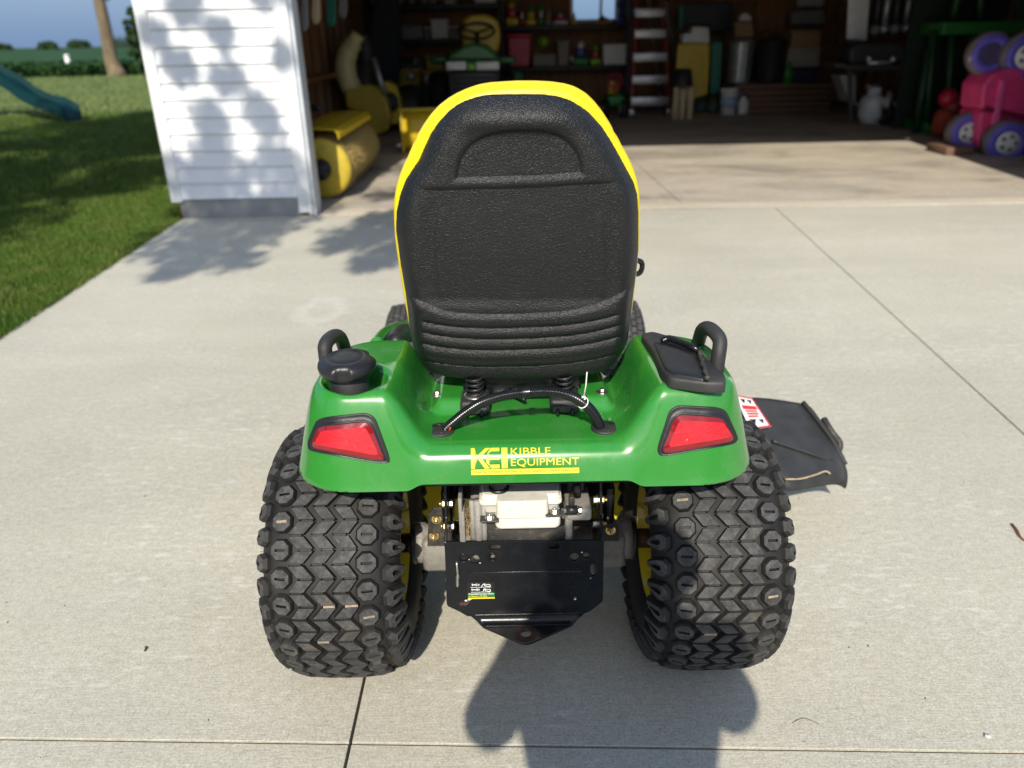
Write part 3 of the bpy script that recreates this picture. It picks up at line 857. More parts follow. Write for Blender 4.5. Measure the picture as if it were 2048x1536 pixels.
# refine the steep rear lip: extra rows hang below the border as the skirt
fend_me = fast_mesh('fender', V - np.array([XC, 1.578, 0]), Q2[:, ::-1] if False else Q2, M_green, tr, smooth=True)
sm = fend_me.modifiers.new('smooth', 'SMOOTH'); sm.factor = .5; sm.iterations = 3
so_ = fend_me.modifiers.new('thickness', 'SOLIDIFY'); so_.thickness = .006; so_.offset = -1
# --- decal on the rear lip: u along X, s along the lip's profile
ly = np.linspace(FY0, FY0 + .16, 4000); lz = fender_z(np.full_like(ly, XC + .05), ly, False)
keep = lz >= .655; ly, lz = ly[keep], lz[keep]
ls = np.concatenate([[0], np.cumsum(np.hypot(np.diff(ly), np.diff(lz)))])
def lip_s(ypix, x=.02):
    best = min(range(0, len(ly), 4), key=lambda i: abs(proj(np.array([x, ly[i], lz[i]]))[1] - ypix)); return ls[best]
def lip_pt(x, s, off):
    y = np.interp(s, ls, ly); z = np.interp(s, ls, lz); y1 = np.interp(s + .001, ls, ly); z1 = np.interp(s + .001, ls, lz)
    ty, tz = y1 - y, z1 - z; L = math.hypot(ty, tz) + 1e-9
    return (x, y - tz / L * off, z + ty / L * off)
def lip_x(xpix, ypix):
    s = lip_s(ypix); y, z = np.interp(s, ls, ly), np.interp(s, ls, lz)
    return gy(xpix, ypix, y).x
def on_lip(name, V, Fc, x0, x1, s0, s1, mat, off):
    bm = bmesh.new(); vs = [bm.verts.new((x0 + (x1 - x0) * v[0], s0 + (s1 - s0) * v[1], 0)) for v in V]
    for f in Fc:
        try: bm.faces.new([vs[i] for i in f])
        except ValueError: pass
    bmesh.ops.triangulate(bm, faces=list(bm.faces)); bm.faces.ensure_lookup_table()
    k = s0 + .0015
    while k < s1:
        bmesh.ops.bisect_plane(bm, geom=list(bm.verts) + list(bm.edges) + list(bm.faces), plane_co=(0, k, 0), plane_no=(0, 1, 0)); k += .002
    bm.verts.index_update()
    mb = MB(); mb.add([lip_pt(v.co.x, v.co.y, off) for v in bm.verts], [[v.index for v in f.verts] for f in bm.faces]); bm.free()
    return obj(name, mb, mat, tr, fix=False)
s_top, s_mid, s_strip, s_bot = lip_s(895), lip_s(914), lip_s(936), lip_s(948)
x0, x1, xk = lip_x(942, 925), lip_x(1158, 925), lip_x(1014, 925)
xt = lip_x(1022, 925)
sq = ([(0, 0), (1, 0), (1, 1), (0, 1)], [(0, 1, 2, 3)])
OFF = .0011
dstrip = on_lip('dealer_decal', *sq, x0, x1, s_bot, s_strip - .0012, M_decal, OFF)
Vt, Ft = text_mesh('Driven by Innovation. Focused on Your Solutions. | www.KibbleEq.com', .004)
on_lip('strip_lettering', Vt, Ft, x0 + .002, x1 - .002, s_bot + .0018, s_strip - .0028, M_decalgreen, OFF + .0005).parent = dstrip
Vt, Ft = text_mesh('KIBBLE', .0); on_lip('dealer_lettering', Vt, Ft, xt, lip_x(1101, 903), lip_s(910), lip_s(896), M_decal, OFF).parent = dstrip
Vt, Ft = text_mesh('EQUIPMENT', .0); on_lip('dealer_lettering', Vt, Ft, xt, x1, lip_s(934), lip_s(917), M_decal, OFF).parent = dstrip
# block logo K E I drawn as three heavy letters that share a box
def poly_on(polys): 
    V, Fc = [], []
    for p in polys: Fc.append(tuple(range(len(V), len(V) + len(p)))); V += p
    return V, Fc
logo = [[(0, 0), (.10, 0), (.10, .38), (.17, .46), (.17, .56), (.10, .60), (.10, 1), (0, 1)],
        [(.12, .50), (.40, 1), (.53, 1), (.24, .50)], [(.16, .56), (.24, .60), (.52, 0), (.37, 0)],
        [(.44, .70), (.56, .82), (.78, .82), (.78, 1), (.55, 1)], [(.50, .42), (.78, .42), (.78, .58), (.50, .58)], [(.55, 0), (.78, 0), (.78, .18), (.50, .18)], [(.42, .30), (.50, .14), (.50, .72), (.42, .62)],
        [(.84, 0), (1, 0), (1, 1), (.84, 1)]]
on_lip('dealer_logo', *poly_on(logo), x0, xk + .001, s_strip + .0005, s_top, M_decal, OFF).parent = dstrip

# ================================================================== TAIL LIGHTS
def rnd_poly(px, n=6, r=.32):
    """photograph outline with softened corners"""
    out = []; N = len(px)
    for i in range(N):
        a, b, c = np.array(px[i - 1], float), np.array(px[i], float), np.array(px[(i + 1) % N], float)
        p, q = b + (a - b) * r, b + (c - b) * r
        for k in range(n + 1):
            t = k / n; out.append(tuple((1 - t) ** 2 * p + 2 * t * (1 - t) * b + t * t * q))
    return out
def resample(poly, n):
    A = np.array(poly + [poly[0]]); s = np.concatenate([[0], np.cumsum(np.hypot(*np.diff(A, axis=0).T))])
    t = np.linspace(0, s[-1], n, endpoint=False)
    return np.stack([np.interp(t, s, A[:, 0]), np.interp(t, s, A[:, 1])], 1)
def tail_light(outer, inner, grid_poly):
    n = 72
    O, I, G = resample(outer, n), resample(inner, n), resample(grid_poly, n)
    k = np.argmin(np.hypot(*(I - O[0]).T)); I = np.roll(I, -k, 0)
    k = np.argmin(np.hypot(*(G - I[0]).T)); G = np.roll(G, -k, 0)
    def ring(pp, off):
        out = []
        for p in pp:
            h = fender_hit(*p); out.append(Vector(h + fender_n(h) * off))
        return out
    mid = I + (O - I) * .28
    hs = [ring(O, -.002), ring(O, .0022), ring(O + (I - O) * .10, .0034), ring(O + (I - O) * .22, .0030), ring(mid, .0012), ring(mid + (I - mid) * .3, .0042), ring(I, .0045), ring(I + (I.mean(0) - I) * .02, .0015)]
    mb = MB(); vs = [v for r_ in hs for v in r_]
    mb.add(vs, [(a * n + i, a * n + (i + 1) % n, (a + 1) * n + (i + 1) % n, (a + 1) * n + i) for a in range(len(hs) - 1) for i in range(n)], 0, True)
    tl = obj('tail_light', mb, M_blk, tr)
    r1 = ring(I + (I.mean(0) - I) * .012, .0030); r2 = ring(G, .0052)
    mb = MB(); mb.add(r1 + r2, [(i, (i + 1) % n, n + (i + 1) % n, n + i) for i in range(n)], 0, True); obj('lens_rim', mb, M_lensrim, tl)
    cG = G.mean(0); rows = [r2] + [ring(G + (cG - G) * f, .0052) for f in (.3, .6, .9)]
    mb = MB(); vs = [v for r_ in rows for v in r_]
    mb.add(vs, [(a * n + i, a * n + (i + 1) % n, (a + 1) * n + (i + 1) % n, (a + 1) * n + i) for a in range(3) for i in range(n)] + [tuple(range(3 * n, 4 * n))], 0, True); obj('reflector_lens', mb, M_lens, tl)
def z1(l): return [(560 + a * .2441, 600 + b * .2441) for a, b in l]
def z2(l): return [(1060 + a * .3223, 600 + b * .3223) for a, b in l]
tail_light(rnd_poly(z1([(310, 965), (765, 915), (915, 1330), (795, 1335), (240, 1235), (232, 1160)]), 5, .22),
           rnd_poly(z1([(318, 1035), (735, 990), (862, 1308), (775, 1308), (275, 1215), (268, 1170)]), 5, .2),
           rnd_poly(z1([(350, 1068), (705, 1035), (815, 1262), (760, 1262), (305, 1180), (300, 1160)]), 5, .15))
tail_light(rnd_poly(z2([(875, 650), (1205, 666), (1290, 860), (1265, 893), (810, 972), (785, 930)]), 5, .22),
           rnd_poly(z2([(905, 706), (1192, 728), (1262, 856), (1245, 880), (835, 950), (818, 925)]), 5, .2),
           rnd_poly(z2([(925, 742), (1190, 758), (1240, 832), (1225, 852), (868, 910), (858, 895)]), 5, .15))

# ================================================================== FUEL CAP AND NECK
T = Matrix.Translation
cx, cy = CAPC
mb = MB(); mb.lathe([(.036, .765), (.038, .800), (.038, .852), (.034, .856)], 32, T((cx - .012, cy - .004, 0))); obj('filler_neck', mb, M_blkdusty, tr)
capM = T((cx - .014, cy - .004, .842)) @ Matrix.Rotation(radians(3), 4, 'X')
vs, fs, rings = [], [], []
prof = [(.046, 0), (.051, .003), (.0555, .010), (.057, .018), (.0555, .025), (.050, .030), (.042, .0335), (.034, .0355), (.0335, .0350), (.0325, .0357), (.015, .0365), (.0, .0367)]
N = 90
mb = MB()
for r, z in prof:
    for k in range(N):
        a = 2 * pi * k / N; g = 0
        for j in range(3):
            da = (a - (-pi / 2 + .02 + j * 2 * pi / 3) + pi) % (2 * pi) - pi
            g = max(g, float(1 - sstep(.22, .30, abs(da))))
        rr = r; zz_ = z
        if .003 < z < .031: rr = r - .0085 * g * (1 - abs((z - .017) / .016) ** 3)
        vs.append(capM @ Vector((rr * cos(a), rr * sin(a), zz_)))
for i in range(len(prof) - 1):
    for k in range(N): fs.append((i * N + k, i * N + (k + 1) % N, (i + 1) * N + (k + 1) % N, (i + 1) * N + k))
fs.append(tuple(range(N))[::-1]); mb.add(vs, fs, 0, True)
obj('fuel_cap', mb, M_blk, tr)

# ================================================================== GRAB HANDLES AND TOOL-BOX LID
def handle(ctrl, r=.0165):
    pts = curve_pts(ctrl, 7); n = len(pts)
    rr = [r * (1.18 - .18 * min(1, min(i, n - 1 - i) / 5)) for i in range(n)]
    mb = MB(); mb.tube(pts, rr, 16)
    return obj('grab_handle', mb, M_blkdusty, tr)
def at(x, y, Y): p = gy(x, y, Y); return (p.x, p.y, p.z)
handle([at(1432, 762, 1.40), at(1434, 735, 1.405), at(1438, 705, 1.41), at(1440, 684, 1.42), at(1434, 670, 1.435), at(1422, 659, 1.46), at(1412, 656, 1.49), at(1404, 662, 1.52), at(1398, 680, 1.55), at(1392, 702, 1.575), at(1390, 715, 1.58)], .0145)
handle([at(657, 770, 1.435), at(654, 735, 1.44), at(651, 708, 1.445), at(650, 694, 1.45), at(655, 682, 1.465), at(666, 673, 1.50), at(676, 672, 1.53), at(683, 680, 1.55), at(690, 700, 1.57), at(695, 716, 1.58)], .0145)
# lid on the right pod
def plate(name, px, z0, th, mat, parent=tr, rim=.006, dome=.004):
    pts = [gz(x, y, z0) for x, y in rnd_poly(px, 4, .2)]
    n = len(pts); c = sum(pts, Vector()) / n
    def off(k, z): return [Vector((c.x + (p.x - c.x) * k, c.y + (p.y - c.y) * k, z0 + z)) for p in pts]
    rows = [off(1, -th), off(1, -.004), off(.985, 0), off(.93, dome * .6), off(.6, dome)]
    mb = MB(); mb.add([v for r_ in rows for v in r_], [(a * n + i, a * n + (i + 1) % n, (a + 1) * n + (i + 1) % n, (a + 1) * n + i) for a in range(4) for i in range(n)] + [tuple(range(4 * n, 5 * n))], 0, True)
    return obj(name, mb, mat, parent)
bz = plate('tool_box', [(1281, 667), (1305, 662), (1385, 686), (1428, 730), (1452, 752), (1452, 766), (1415, 766), (1340, 757), (1322, 742), (1308, 708)], .846, .020, M_blkdusty)
plate('tool_box_lid', [(1306, 684), (1330, 684), (1392, 704), (1408, 732), (1418, 756), (1410, 760), (1346, 749), (1329, 738), (1316, 708)], .850, .010, M_blk, bz)
mb = MB()
bp = [gz(1338, 677, .860), gz(1360, 684, .860), gz(1385, 694, .860)]
mb.tube(curve_pts([bp[0] + Vector((-.015, .0, -.006)), bp[0], bp[1], bp[2], bp[2] + Vector((.012, -.006, -.006))], 4), .0075, 10); obj('lid_latch', mb, M_gloss, bz)
mb = MB(); wp = [gz(1398 + 17 * t, 702 + 56 * t, .856) + Vector((.0015 * sin(t * 23), .002 * cos(t * 31), 0)) for t in np.linspace(0, 1, 14)]
mb.tube(wp, [.0045 + .0015 * sin(i * 2.1) for i in range(14)], 7); obj('lid_hinge', mb, M_brack, bz)

# ================================================================== SEAT
SO = gy(1034, 752, 1.515); SO = Vector((SO.x, 1.515, SO.z))
lean = radians(8.5)
ev = Vector((0, -sin(lean), cos(lean))); en = Vector((0, -cos(lean), -sin(lean)))
def sp(u, v, w=0.): return SO + Vector((u, 0, 0)) + ev * v + en * w
def seat_uv(x, y, w=0.):
    r = Vector(ray(x, y)); o = Vector((0, 0, EYE)); base = SO + en * w
    t = (base - o).dot(en) / r.dot(en); p = o + r * t - base
    return p.x, p.dot(ev)
def zoomed(l): return [(760 + a * .3972, 150 + b * .3972) for a, b in l]
shell_px = zoomed([(690, 97), (560, 100), (500, 110), (440, 130), (400, 150), (360, 180), (310, 235), (270, 295), (240, 360), (212, 425), (178, 475), (143, 530), (115, 605), (98, 690), (95, 780), (108, 870), (122, 970), (138, 1060), (155, 1180), (165, 1285), (183, 1360), (208, 1418), (230, 1455), (258, 1476), (320, 1492), (420, 1500), (690, 1503),
                   (900, 1498), (1050, 1484), (1125, 1472), (1168, 1448), (1205, 1395), (1232, 1330), (1246, 1240), (1256, 1140), (1266, 1060), (1279, 960), (1286, 880), (1287, 780), (1287, 690), (1280, 600), (1262, 540), (1230, 480), (1195, 415), (1150, 335), (1100, 258), (1040, 190), (1000, 160), (950, 130), (890, 110), (820, 100)])
shell = [seat_uv(*p) for p in shell_px]
P3, Q3, D3, B3 = snapped_grid(shell, .0030)
bw = .030 * (1 - (1 - np.clip(D3 / .038, 0, 1)) ** 2.4) + .012
W3 = np.array([[*sp(u, v, w)] for (u, v), w in zip(P3, bw)]); pxx, pyy = proj(W3); zx, zy = (pxx - 760) / .3972, (pyy - 150) / .3972
d = D3
h = .030 * (1 - (1 - np.clip(d / .038, 0, 1)) ** 2.4)                       # rolled edge
mid = (zx - 690) / 600
h += .016 * (1 - np.clip(mid, -1, 1) ** 2)                                    # belly
# head-rest block above the ledge; the panel below is sunk
ledge = 552 - 18 * (zx - 690) / 470 + 14 * ((zx - 690) / 470) ** 2 * 0
side = sstep(150, 290, zx) * (1 - sstep(1090, 1230, zx))
ins = sstep(.012, .030, d)
h -= .0046 * sstep(-5, 6, zy - ledge) * side * (1 - sstep(1120, 1180, zy)) * ins
# bulge across the top
h += .009 * np.exp(-((zy - 215) / 60.) ** 2) * np.exp(-(np.abs(zx - 690) / 300.) ** 4)
# D-shaped recess
qy = (518 - 12 * (zx - 690) / 315 - zy)
e = (np.abs(zx - 700) / 322) ** 2.5 + (np.clip(qy, 0, None) / 256) ** 2.3
recess = (1 - sstep(.93, 1.04, e)) * sstep(-6, 6, qy)
h -= .0062 * recess
groove = np.exp(-((e - 1.0) / .035) ** 2) * sstep(0, 14, qy)
h -= .0022 * groove
e2 = (np.abs(zx - 700) / 300) ** 2.5 + (np.clip(qy - 24, 0, None) / 196) ** 2.3
h -= .0012 * np.exp(-((e2 - 1.0) / .03) ** 2) * (qy > 18)
# long upright soft ribs
for c0, a in ((305, .0018), (1112, .0018)):
    h += a * np.exp(-((zx - c0) / 22.) ** 2) * sstep(650, 760, zy) * (1 - sstep(1080, 1160, zy))
h -= .0015 * (np.exp(-((zx - 245) / 40.) ** 2) + np.exp(-((zx - 1170) / 40.) ** 2)) * sstep(600, 760, zy) * (1 - sstep(1040, 1130, zy))
h += .0018 * np.exp(-((zx - 697) / 45.) ** 2) * np.exp(-((zy - 1130) / 40.) ** 2)
# lower ledge and horizontal ribs follow a smile
smile = -34 * (np.abs(zx - 700) / 480) ** 3.2 - 14 * ((zx - 700) / 480)
yy = zy - smile
lowin = sstep(.004, .016, d)
h += .0065 * sstep(1194, 1212, yy + 30 * (np.abs(zx - 700) / 500) ** 6) * lowin
ribm = sstep(212, 235, zx) * (1 - sstep(1180, 1205, zx))
for gyc in (1256, 1310, 1366):
    h -= .0062 * np.exp(-((yy - gyc) / 7.5) ** 2) * ribm
    h += .0020 * np.exp(-((yy - gyc - 30) / 15.) ** 2) * ribm
h -= .0052 * np.exp(-((yy - 1448) / 7.) ** 2) * sstep(205, 235, zx) * (1 - sstep(1190, 1215, zx))
h -= .006 * sstep(1440, 1462, yy)
# two small moulded dimples near the foot
for a, b in ((322, 1478), (686, 118)):
    h -= .003 * np.exp(-(((zx - a) / 9.) ** 2 + ((zy - b) / 7.) ** 2))
V3 = np.array([[*sp(u, v, w)] for (u, v), w in zip(P3, h)])
# turned edge: the border hangs back round the cushion
shell_o = fast_mesh('seat_shell', V3 - np.array([XC, 1.578, 0]), Q3, M_seat, tr, smooth=True)
mm = shell_o.modifiers.new('smooth', 'SMOOTH'); mm.factor = .5; mm.iterations = 2
mm = shell_o.modifiers.new('thickness', 'SOLIDIFY'); mm.thickness = .012; mm.offset = 0
# yellow back cushion: a padded body whose rim shows all round the shell
cush_px = zoomed([(690, 42), (560, 50), (500, 60), (440, 80), (385, 105), (340, 132), (298, 165), (258, 208), (222, 258), (190, 312), (168, 360), (148, 405), (128, 448), (108, 495), (92, 545), (82, 590), (76, 640), (76, 720), (80, 800), (87, 860), (98, 935), (110, 1015), (121, 1085), (133, 1150), (146, 1220), (160, 1300), (230, 1440),
                  (690, 1490), (1180, 1440), (1248, 1260), (1262, 1190), (1272, 1110), (1282, 1020), (1291, 930), (1298, 860), (1302, 790), (1304, 700), (1301, 610), (1294, 550), (1281, 500), (1262, 450), (1238, 402), (1208, 348), (1180, 296), (1150, 242), (1116, 190), (1080, 145), (1045, 110), (1010, 86), (972, 68), (930, 56), (860, 46), (780, 42)])
cu = np.array([seat_uv(*p, -.02) for p in cush_px]); cu = resample([tuple(p) for p in cu], 200)
cc = cu.mean(0); n = len(cu)
nrm = np.roll(cu, -1, 0) - np.roll(cu, 1, 0); nrm = np.stack([nrm[:, 1], -nrm[:, 0]], 1); nrm /= np.linalg.norm(nrm, axis=1)[:, None]
if ((cu - cc) * nrm).sum() < 0: nrm = -nrm
rows = []
for k, (w, o_) in enumerate([(.004, -.030), (.003, -.014), (-.004, -.0045), (-.014, -.0008), (-.022, 0), (-.036, -.0006), (-.052, -.005), (-.066, -.015), (-.074, -.030), (-.072, -.06), (-.055, -.12)]):
    ring_ = cu + nrm * (o_ + .0022)
    if k in (4, 5, 3):    # stitched creases over the shoulders
        for i in range(n):
            for (qx, qy_) in [(172, 415), (190, 385), (205, 332), (1165, 290), (1205, 352)]:
                pu = seat_uv(*zoomed([(qx - (18 if qx < 690 else -18), qy_)])[0], -.02)
                ring_[i] -= nrm[i] * .0022 * math.exp(-(np.hypot(*(cu[i] - pu)) / .0035) ** 2)
    rows.append([sp(u, v, w) for u, v in ring_])
mb = MB(); mb.add([v for r_ in rows for v in r_], [(a * n + i, a * n + (i + 1) % n, (a + 1) * n + (i + 1) % n, (a + 1) * n + i) for a in range(len(rows) - 1) for i in range(n)] + [tuple(range(n)), tuple(range((len(rows) - 1) * n, len(rows) * n))], 0, True)
autosmooth(obj('back_cushion', mb, M_vinylseat, tr), 60)
# seat cushion (faces forward, hidden behind the back)
mb = MB()
rows = []
for (z, k) in [(.83, .93), (.845, 1.0), (.90, 1.0), (.925, .95), (.93, .75)]:
    rows.append([Vector((XC + .245 * k * np.sign(cos(a)) * abs(cos(a)) ** .45, 1.80 + .24 * k * np.sign(sin(a)) * abs(sin(a)) ** .45, z + .02 * (sin(a)))) for a in np.linspace(0, 2 * pi, 48, endpoint=False)])
mb.add([v for r_ in rows for v in r_], [(a * 48 + i, a * 48 + (i + 1) % 48, (a + 1) * 48 + (i + 1) % 48, (a + 1) * 48 + i) for a in range(4) for i in range(48)] + [tuple(range(48)), tuple(range(4 * 48, 5 * 48))], 0, True); obj('seat_cushion', mb, M_vinylseat, tr)
mb = MB(); mb.box((XC - .128, 1.512, .7228), (XC + .128, 1.80, .786), .006); mb.box((XC - .13, 1.80, .735), (XC + .14, 1.86, .80), .01); mb.box((XC - .12, 1.545, .762), (XC + .12, 1.56, .80), .004); obj('seat_pan', mb, M_steelblk, tr)
mb = MB(); mb.box((XC - .20, 1.56, .79), (XC + .21, 2.0, .832), .012); obj('seat_base', mb, M_blkdusty, tr)
# suspension springs on their cups
for px in (951, 1128):
    p = gy(px, 800, 1.478); b = Vector((p.x, 1.478, .750))
    coil = [b + Vector((.0165 * cos(t), .0165 * sin(t), .050 * t / (2 * pi * 4.5))) for t in np.linspace(0, 2 * pi * 4.5, 90)]
    mb = MB(); mb.tube(coil, .0030, 7); obj('spring', mb, M_blk, tr)
    mb = MB(); mb.box((b.x - .031, 1.440, .7225), (b.x + .031, 1.51, .753), .007); mb.box((b.x - .026, 1.434, .727), (b.x + .026, 1.441, .742), .002)
    sb = obj('spring_cup', mb, M_blkdusty, tr)
    mb = MB(); mb.lathe([(.024, 0), (.024, .002), (.019, .003)], 20, T((b.x, 1.474, .753))); obj('spring_washer', mb, M_zinc, sb)
    mb = MB()
    for dx in (-.016, .014): mb.tube([(b.x + dx, 1.439, .738), (b.x + dx, 1.430, .731), (b.x + dx, 1.429, .7235)], .0035, 7)
    obj('spring_clip', mb, M_gloss, sb)
# deck bolts with clear tape round them
for px, py in ((875, 786), (1204, 781)):
    p = Vector(fender_hit(px, py + 4)); p.z = float(fender_z(p.x, p.y, False))
    mb = MB(); mb.lathe([(.0135, 0), (.0135, .0022)], 20, T(p), 0, False); mb.hexbolt((p.x, p.y, p.z + .002), (0, 0, 1), .0062, .007, False); obj('deck_bolt', mb, M_zinc, tr)
# wiring arch
ends = [Vector(fender_hit(893, 858)), Vector(fender_hit(1201, 858))]
for i, (px, py) in enumerate(((881, 862), (1210, 857))):
    c = Vector(fender_hit(px, py)); c.z = float(fender_z(c.x, c.y, False))
    mb = MB(); mb.lathe([(.0285, -.002), (.0285, .0035), (.0262, .0052), (.0, .0052)], 40, T(c))
    fl = obj('wire_grommet', mb, M_blkdusty, tr)
    for a in (1.75, -1.35):
        mb = MB(); mb.lathe([(.0048, 0), (.0042, .002), (.0018, .0021)], 14, T((c.x + .019 * cos(a), c.y + .019 * sin(a), c.z + .0052))); obj('grommet_screw', mb, M_brack, fl)
    mb = MB(); mb.lathe([(.0075, 0), (.0075, .0006)], 18, T((c.x + (.010 if i == 0 else -.008), c.y + .001, c.z + .0051))); mb.lathe([(.005, 0), (.005, .0006)], 14, T((c.x + (-.014 if i == 0 else .014), c.y + .012, c.z + .0051))); obj('grommet_hole', mb, M_gloss, fl)
arch_px = [(893, 857, 1.375), (905, 846, 1.368), (930, 826, 1.355), (962, 806, 1.338), (1000, 793, 1.325), (1048, 785, 1.318), (1095, 783, 1.318), (1130, 788, 1.322), (1158, 800, 1.330), (1180, 818, 1.342), (1194, 838, 1.356), (1201, 857, 1.372)]
ap = curve_pts([at(*p) for p in arch_px], 14)
ap[0] = ap[0] + Vector((0, 0, -.004))
# corrugated: ribbed radius
fine_pts, fr = [], []
L = np.concatenate([[0], np.cumsum([(b - a).length for a, b in zip(ap, ap[1:])])])
ss = np.arange(0, L[-1], .0011)
A = np.array([[*p] for p in ap])
for i, s in enumerate(ss):
    fine_pts.append(Vector([np.interp(s, L, A[:, k]) for k in range(3)])); fr.append(.0088 + .0016 * (1 if (i % 5) in (0, 1) else -1))
mb = MB(); mb.tube(fine_pts, fr, 12); obj('wire_loom', mb, M_gloss, tr)
k = int(len(fine_pts) * .50)
mb = MB(); mb.tube(fine_pts[k - 9:k + 5], .0108, 14); obj('loom_tape', mb, M_gloss, tr)
k = int(len(fine_pts) * .775); c = fine_pts[k]; tng = (fine_pts[k + 3] - fine_pts[k - 3]).normalized()
n1 = tng.cross(Vector((0, 0, 1))).normalized(); n2 = tng.cross(n1)
mb = MB(); mb.tube([c + (n1 * cos(a) + n2 * sin(a)) * .0112 + tng * .002 * cos(a) for a in np.linspace(0, 2 * pi, 20, endpoint=False)], .0012, 6, closed=True)
e1 = Vector(at(1174, 744, c.y - .01)); st_ = c + (e1 - c).normalized() * .011
mb.tube([st_, (st_ + e1) / 2 + Vector((.001, -.002, 0)), e1], [.0017, .0012, .0011], 6); mb.box((st_.x - .004, st_.y - .004, st_.z - .003), (st_.x + .004, st_.y + .002, st_.z + .004), .001); obj('cable_tie', mb, M_nylon, tr)
rw = Vector(at(900, 853, 1.366)); mb = MB(); mb.tube([rw + Vector((-.001, -.004, -.007)), rw + Vector((.001, -.003, .0)), rw + Vector((.006, .004, .006))], .0022, 7); obj('red_wire', mb, M_redwire, tr)
# thin second loom under the seat
q = [at(972, 768, 1.57), at(1000, 776, 1.53), at(1022, 785, 1.50), at(1050, 800, 1.47)]
mb = MB(); mb.tube(curve_pts(q, 8), .0045, 8); obj('wire_loom', mb, M_blk, tr)

# ================================================================== WHEELS
half = [(0, .2975), (.04, .297), (.08, .2935), (.108, .2855), (.128, .271), (.141, .250), (.148, .224), (.147, .198), (.140, .174), (.129, .160), (.120, .1555)]
HA = np.concatenate([[0], np.cumsum([math.hypot(b[0] - a[0], b[1] - a[1]) for a, b in zip(half, half[1:])])])
HW, HR = np.array([p[0] for p in half]), np.array([p[1] for p in half])
def carcass(a):
    s_ = np.sign(a); a = abs(a); w = np.interp(a, HA, HW); r = np.interp(a, HA, HR)
    w2, r2 = np.interp(a + .004, HA, HW), np.interp(a + .004, HA, HR); w1, r1 = np.interp(max(0, a - .004), HA, HW), np.interp(max(0, a - .004), HA, HR)
    tw, tr_ = w2 - w1, r2 - r1; L_ = math.hypot(tw, tr_) + 1e-9
    return s_ * w, r, s_ * (-tr_ / L_) if True else 0, tw / L_
def tyre_pt(th, a, hgt, org, R0=.2975):
    w, r, nw, nr = carcass(a)
    x = w + nw * hgt; rr = r + nr * hgt
    y, z = rr * cos(th), rr * sin(th)
    # the loaded tyre is a little flat where it stands
    z = max(z, -org.z + .0005)
    return (org.x + x, org.y + y, org.z + z)
NP = 32
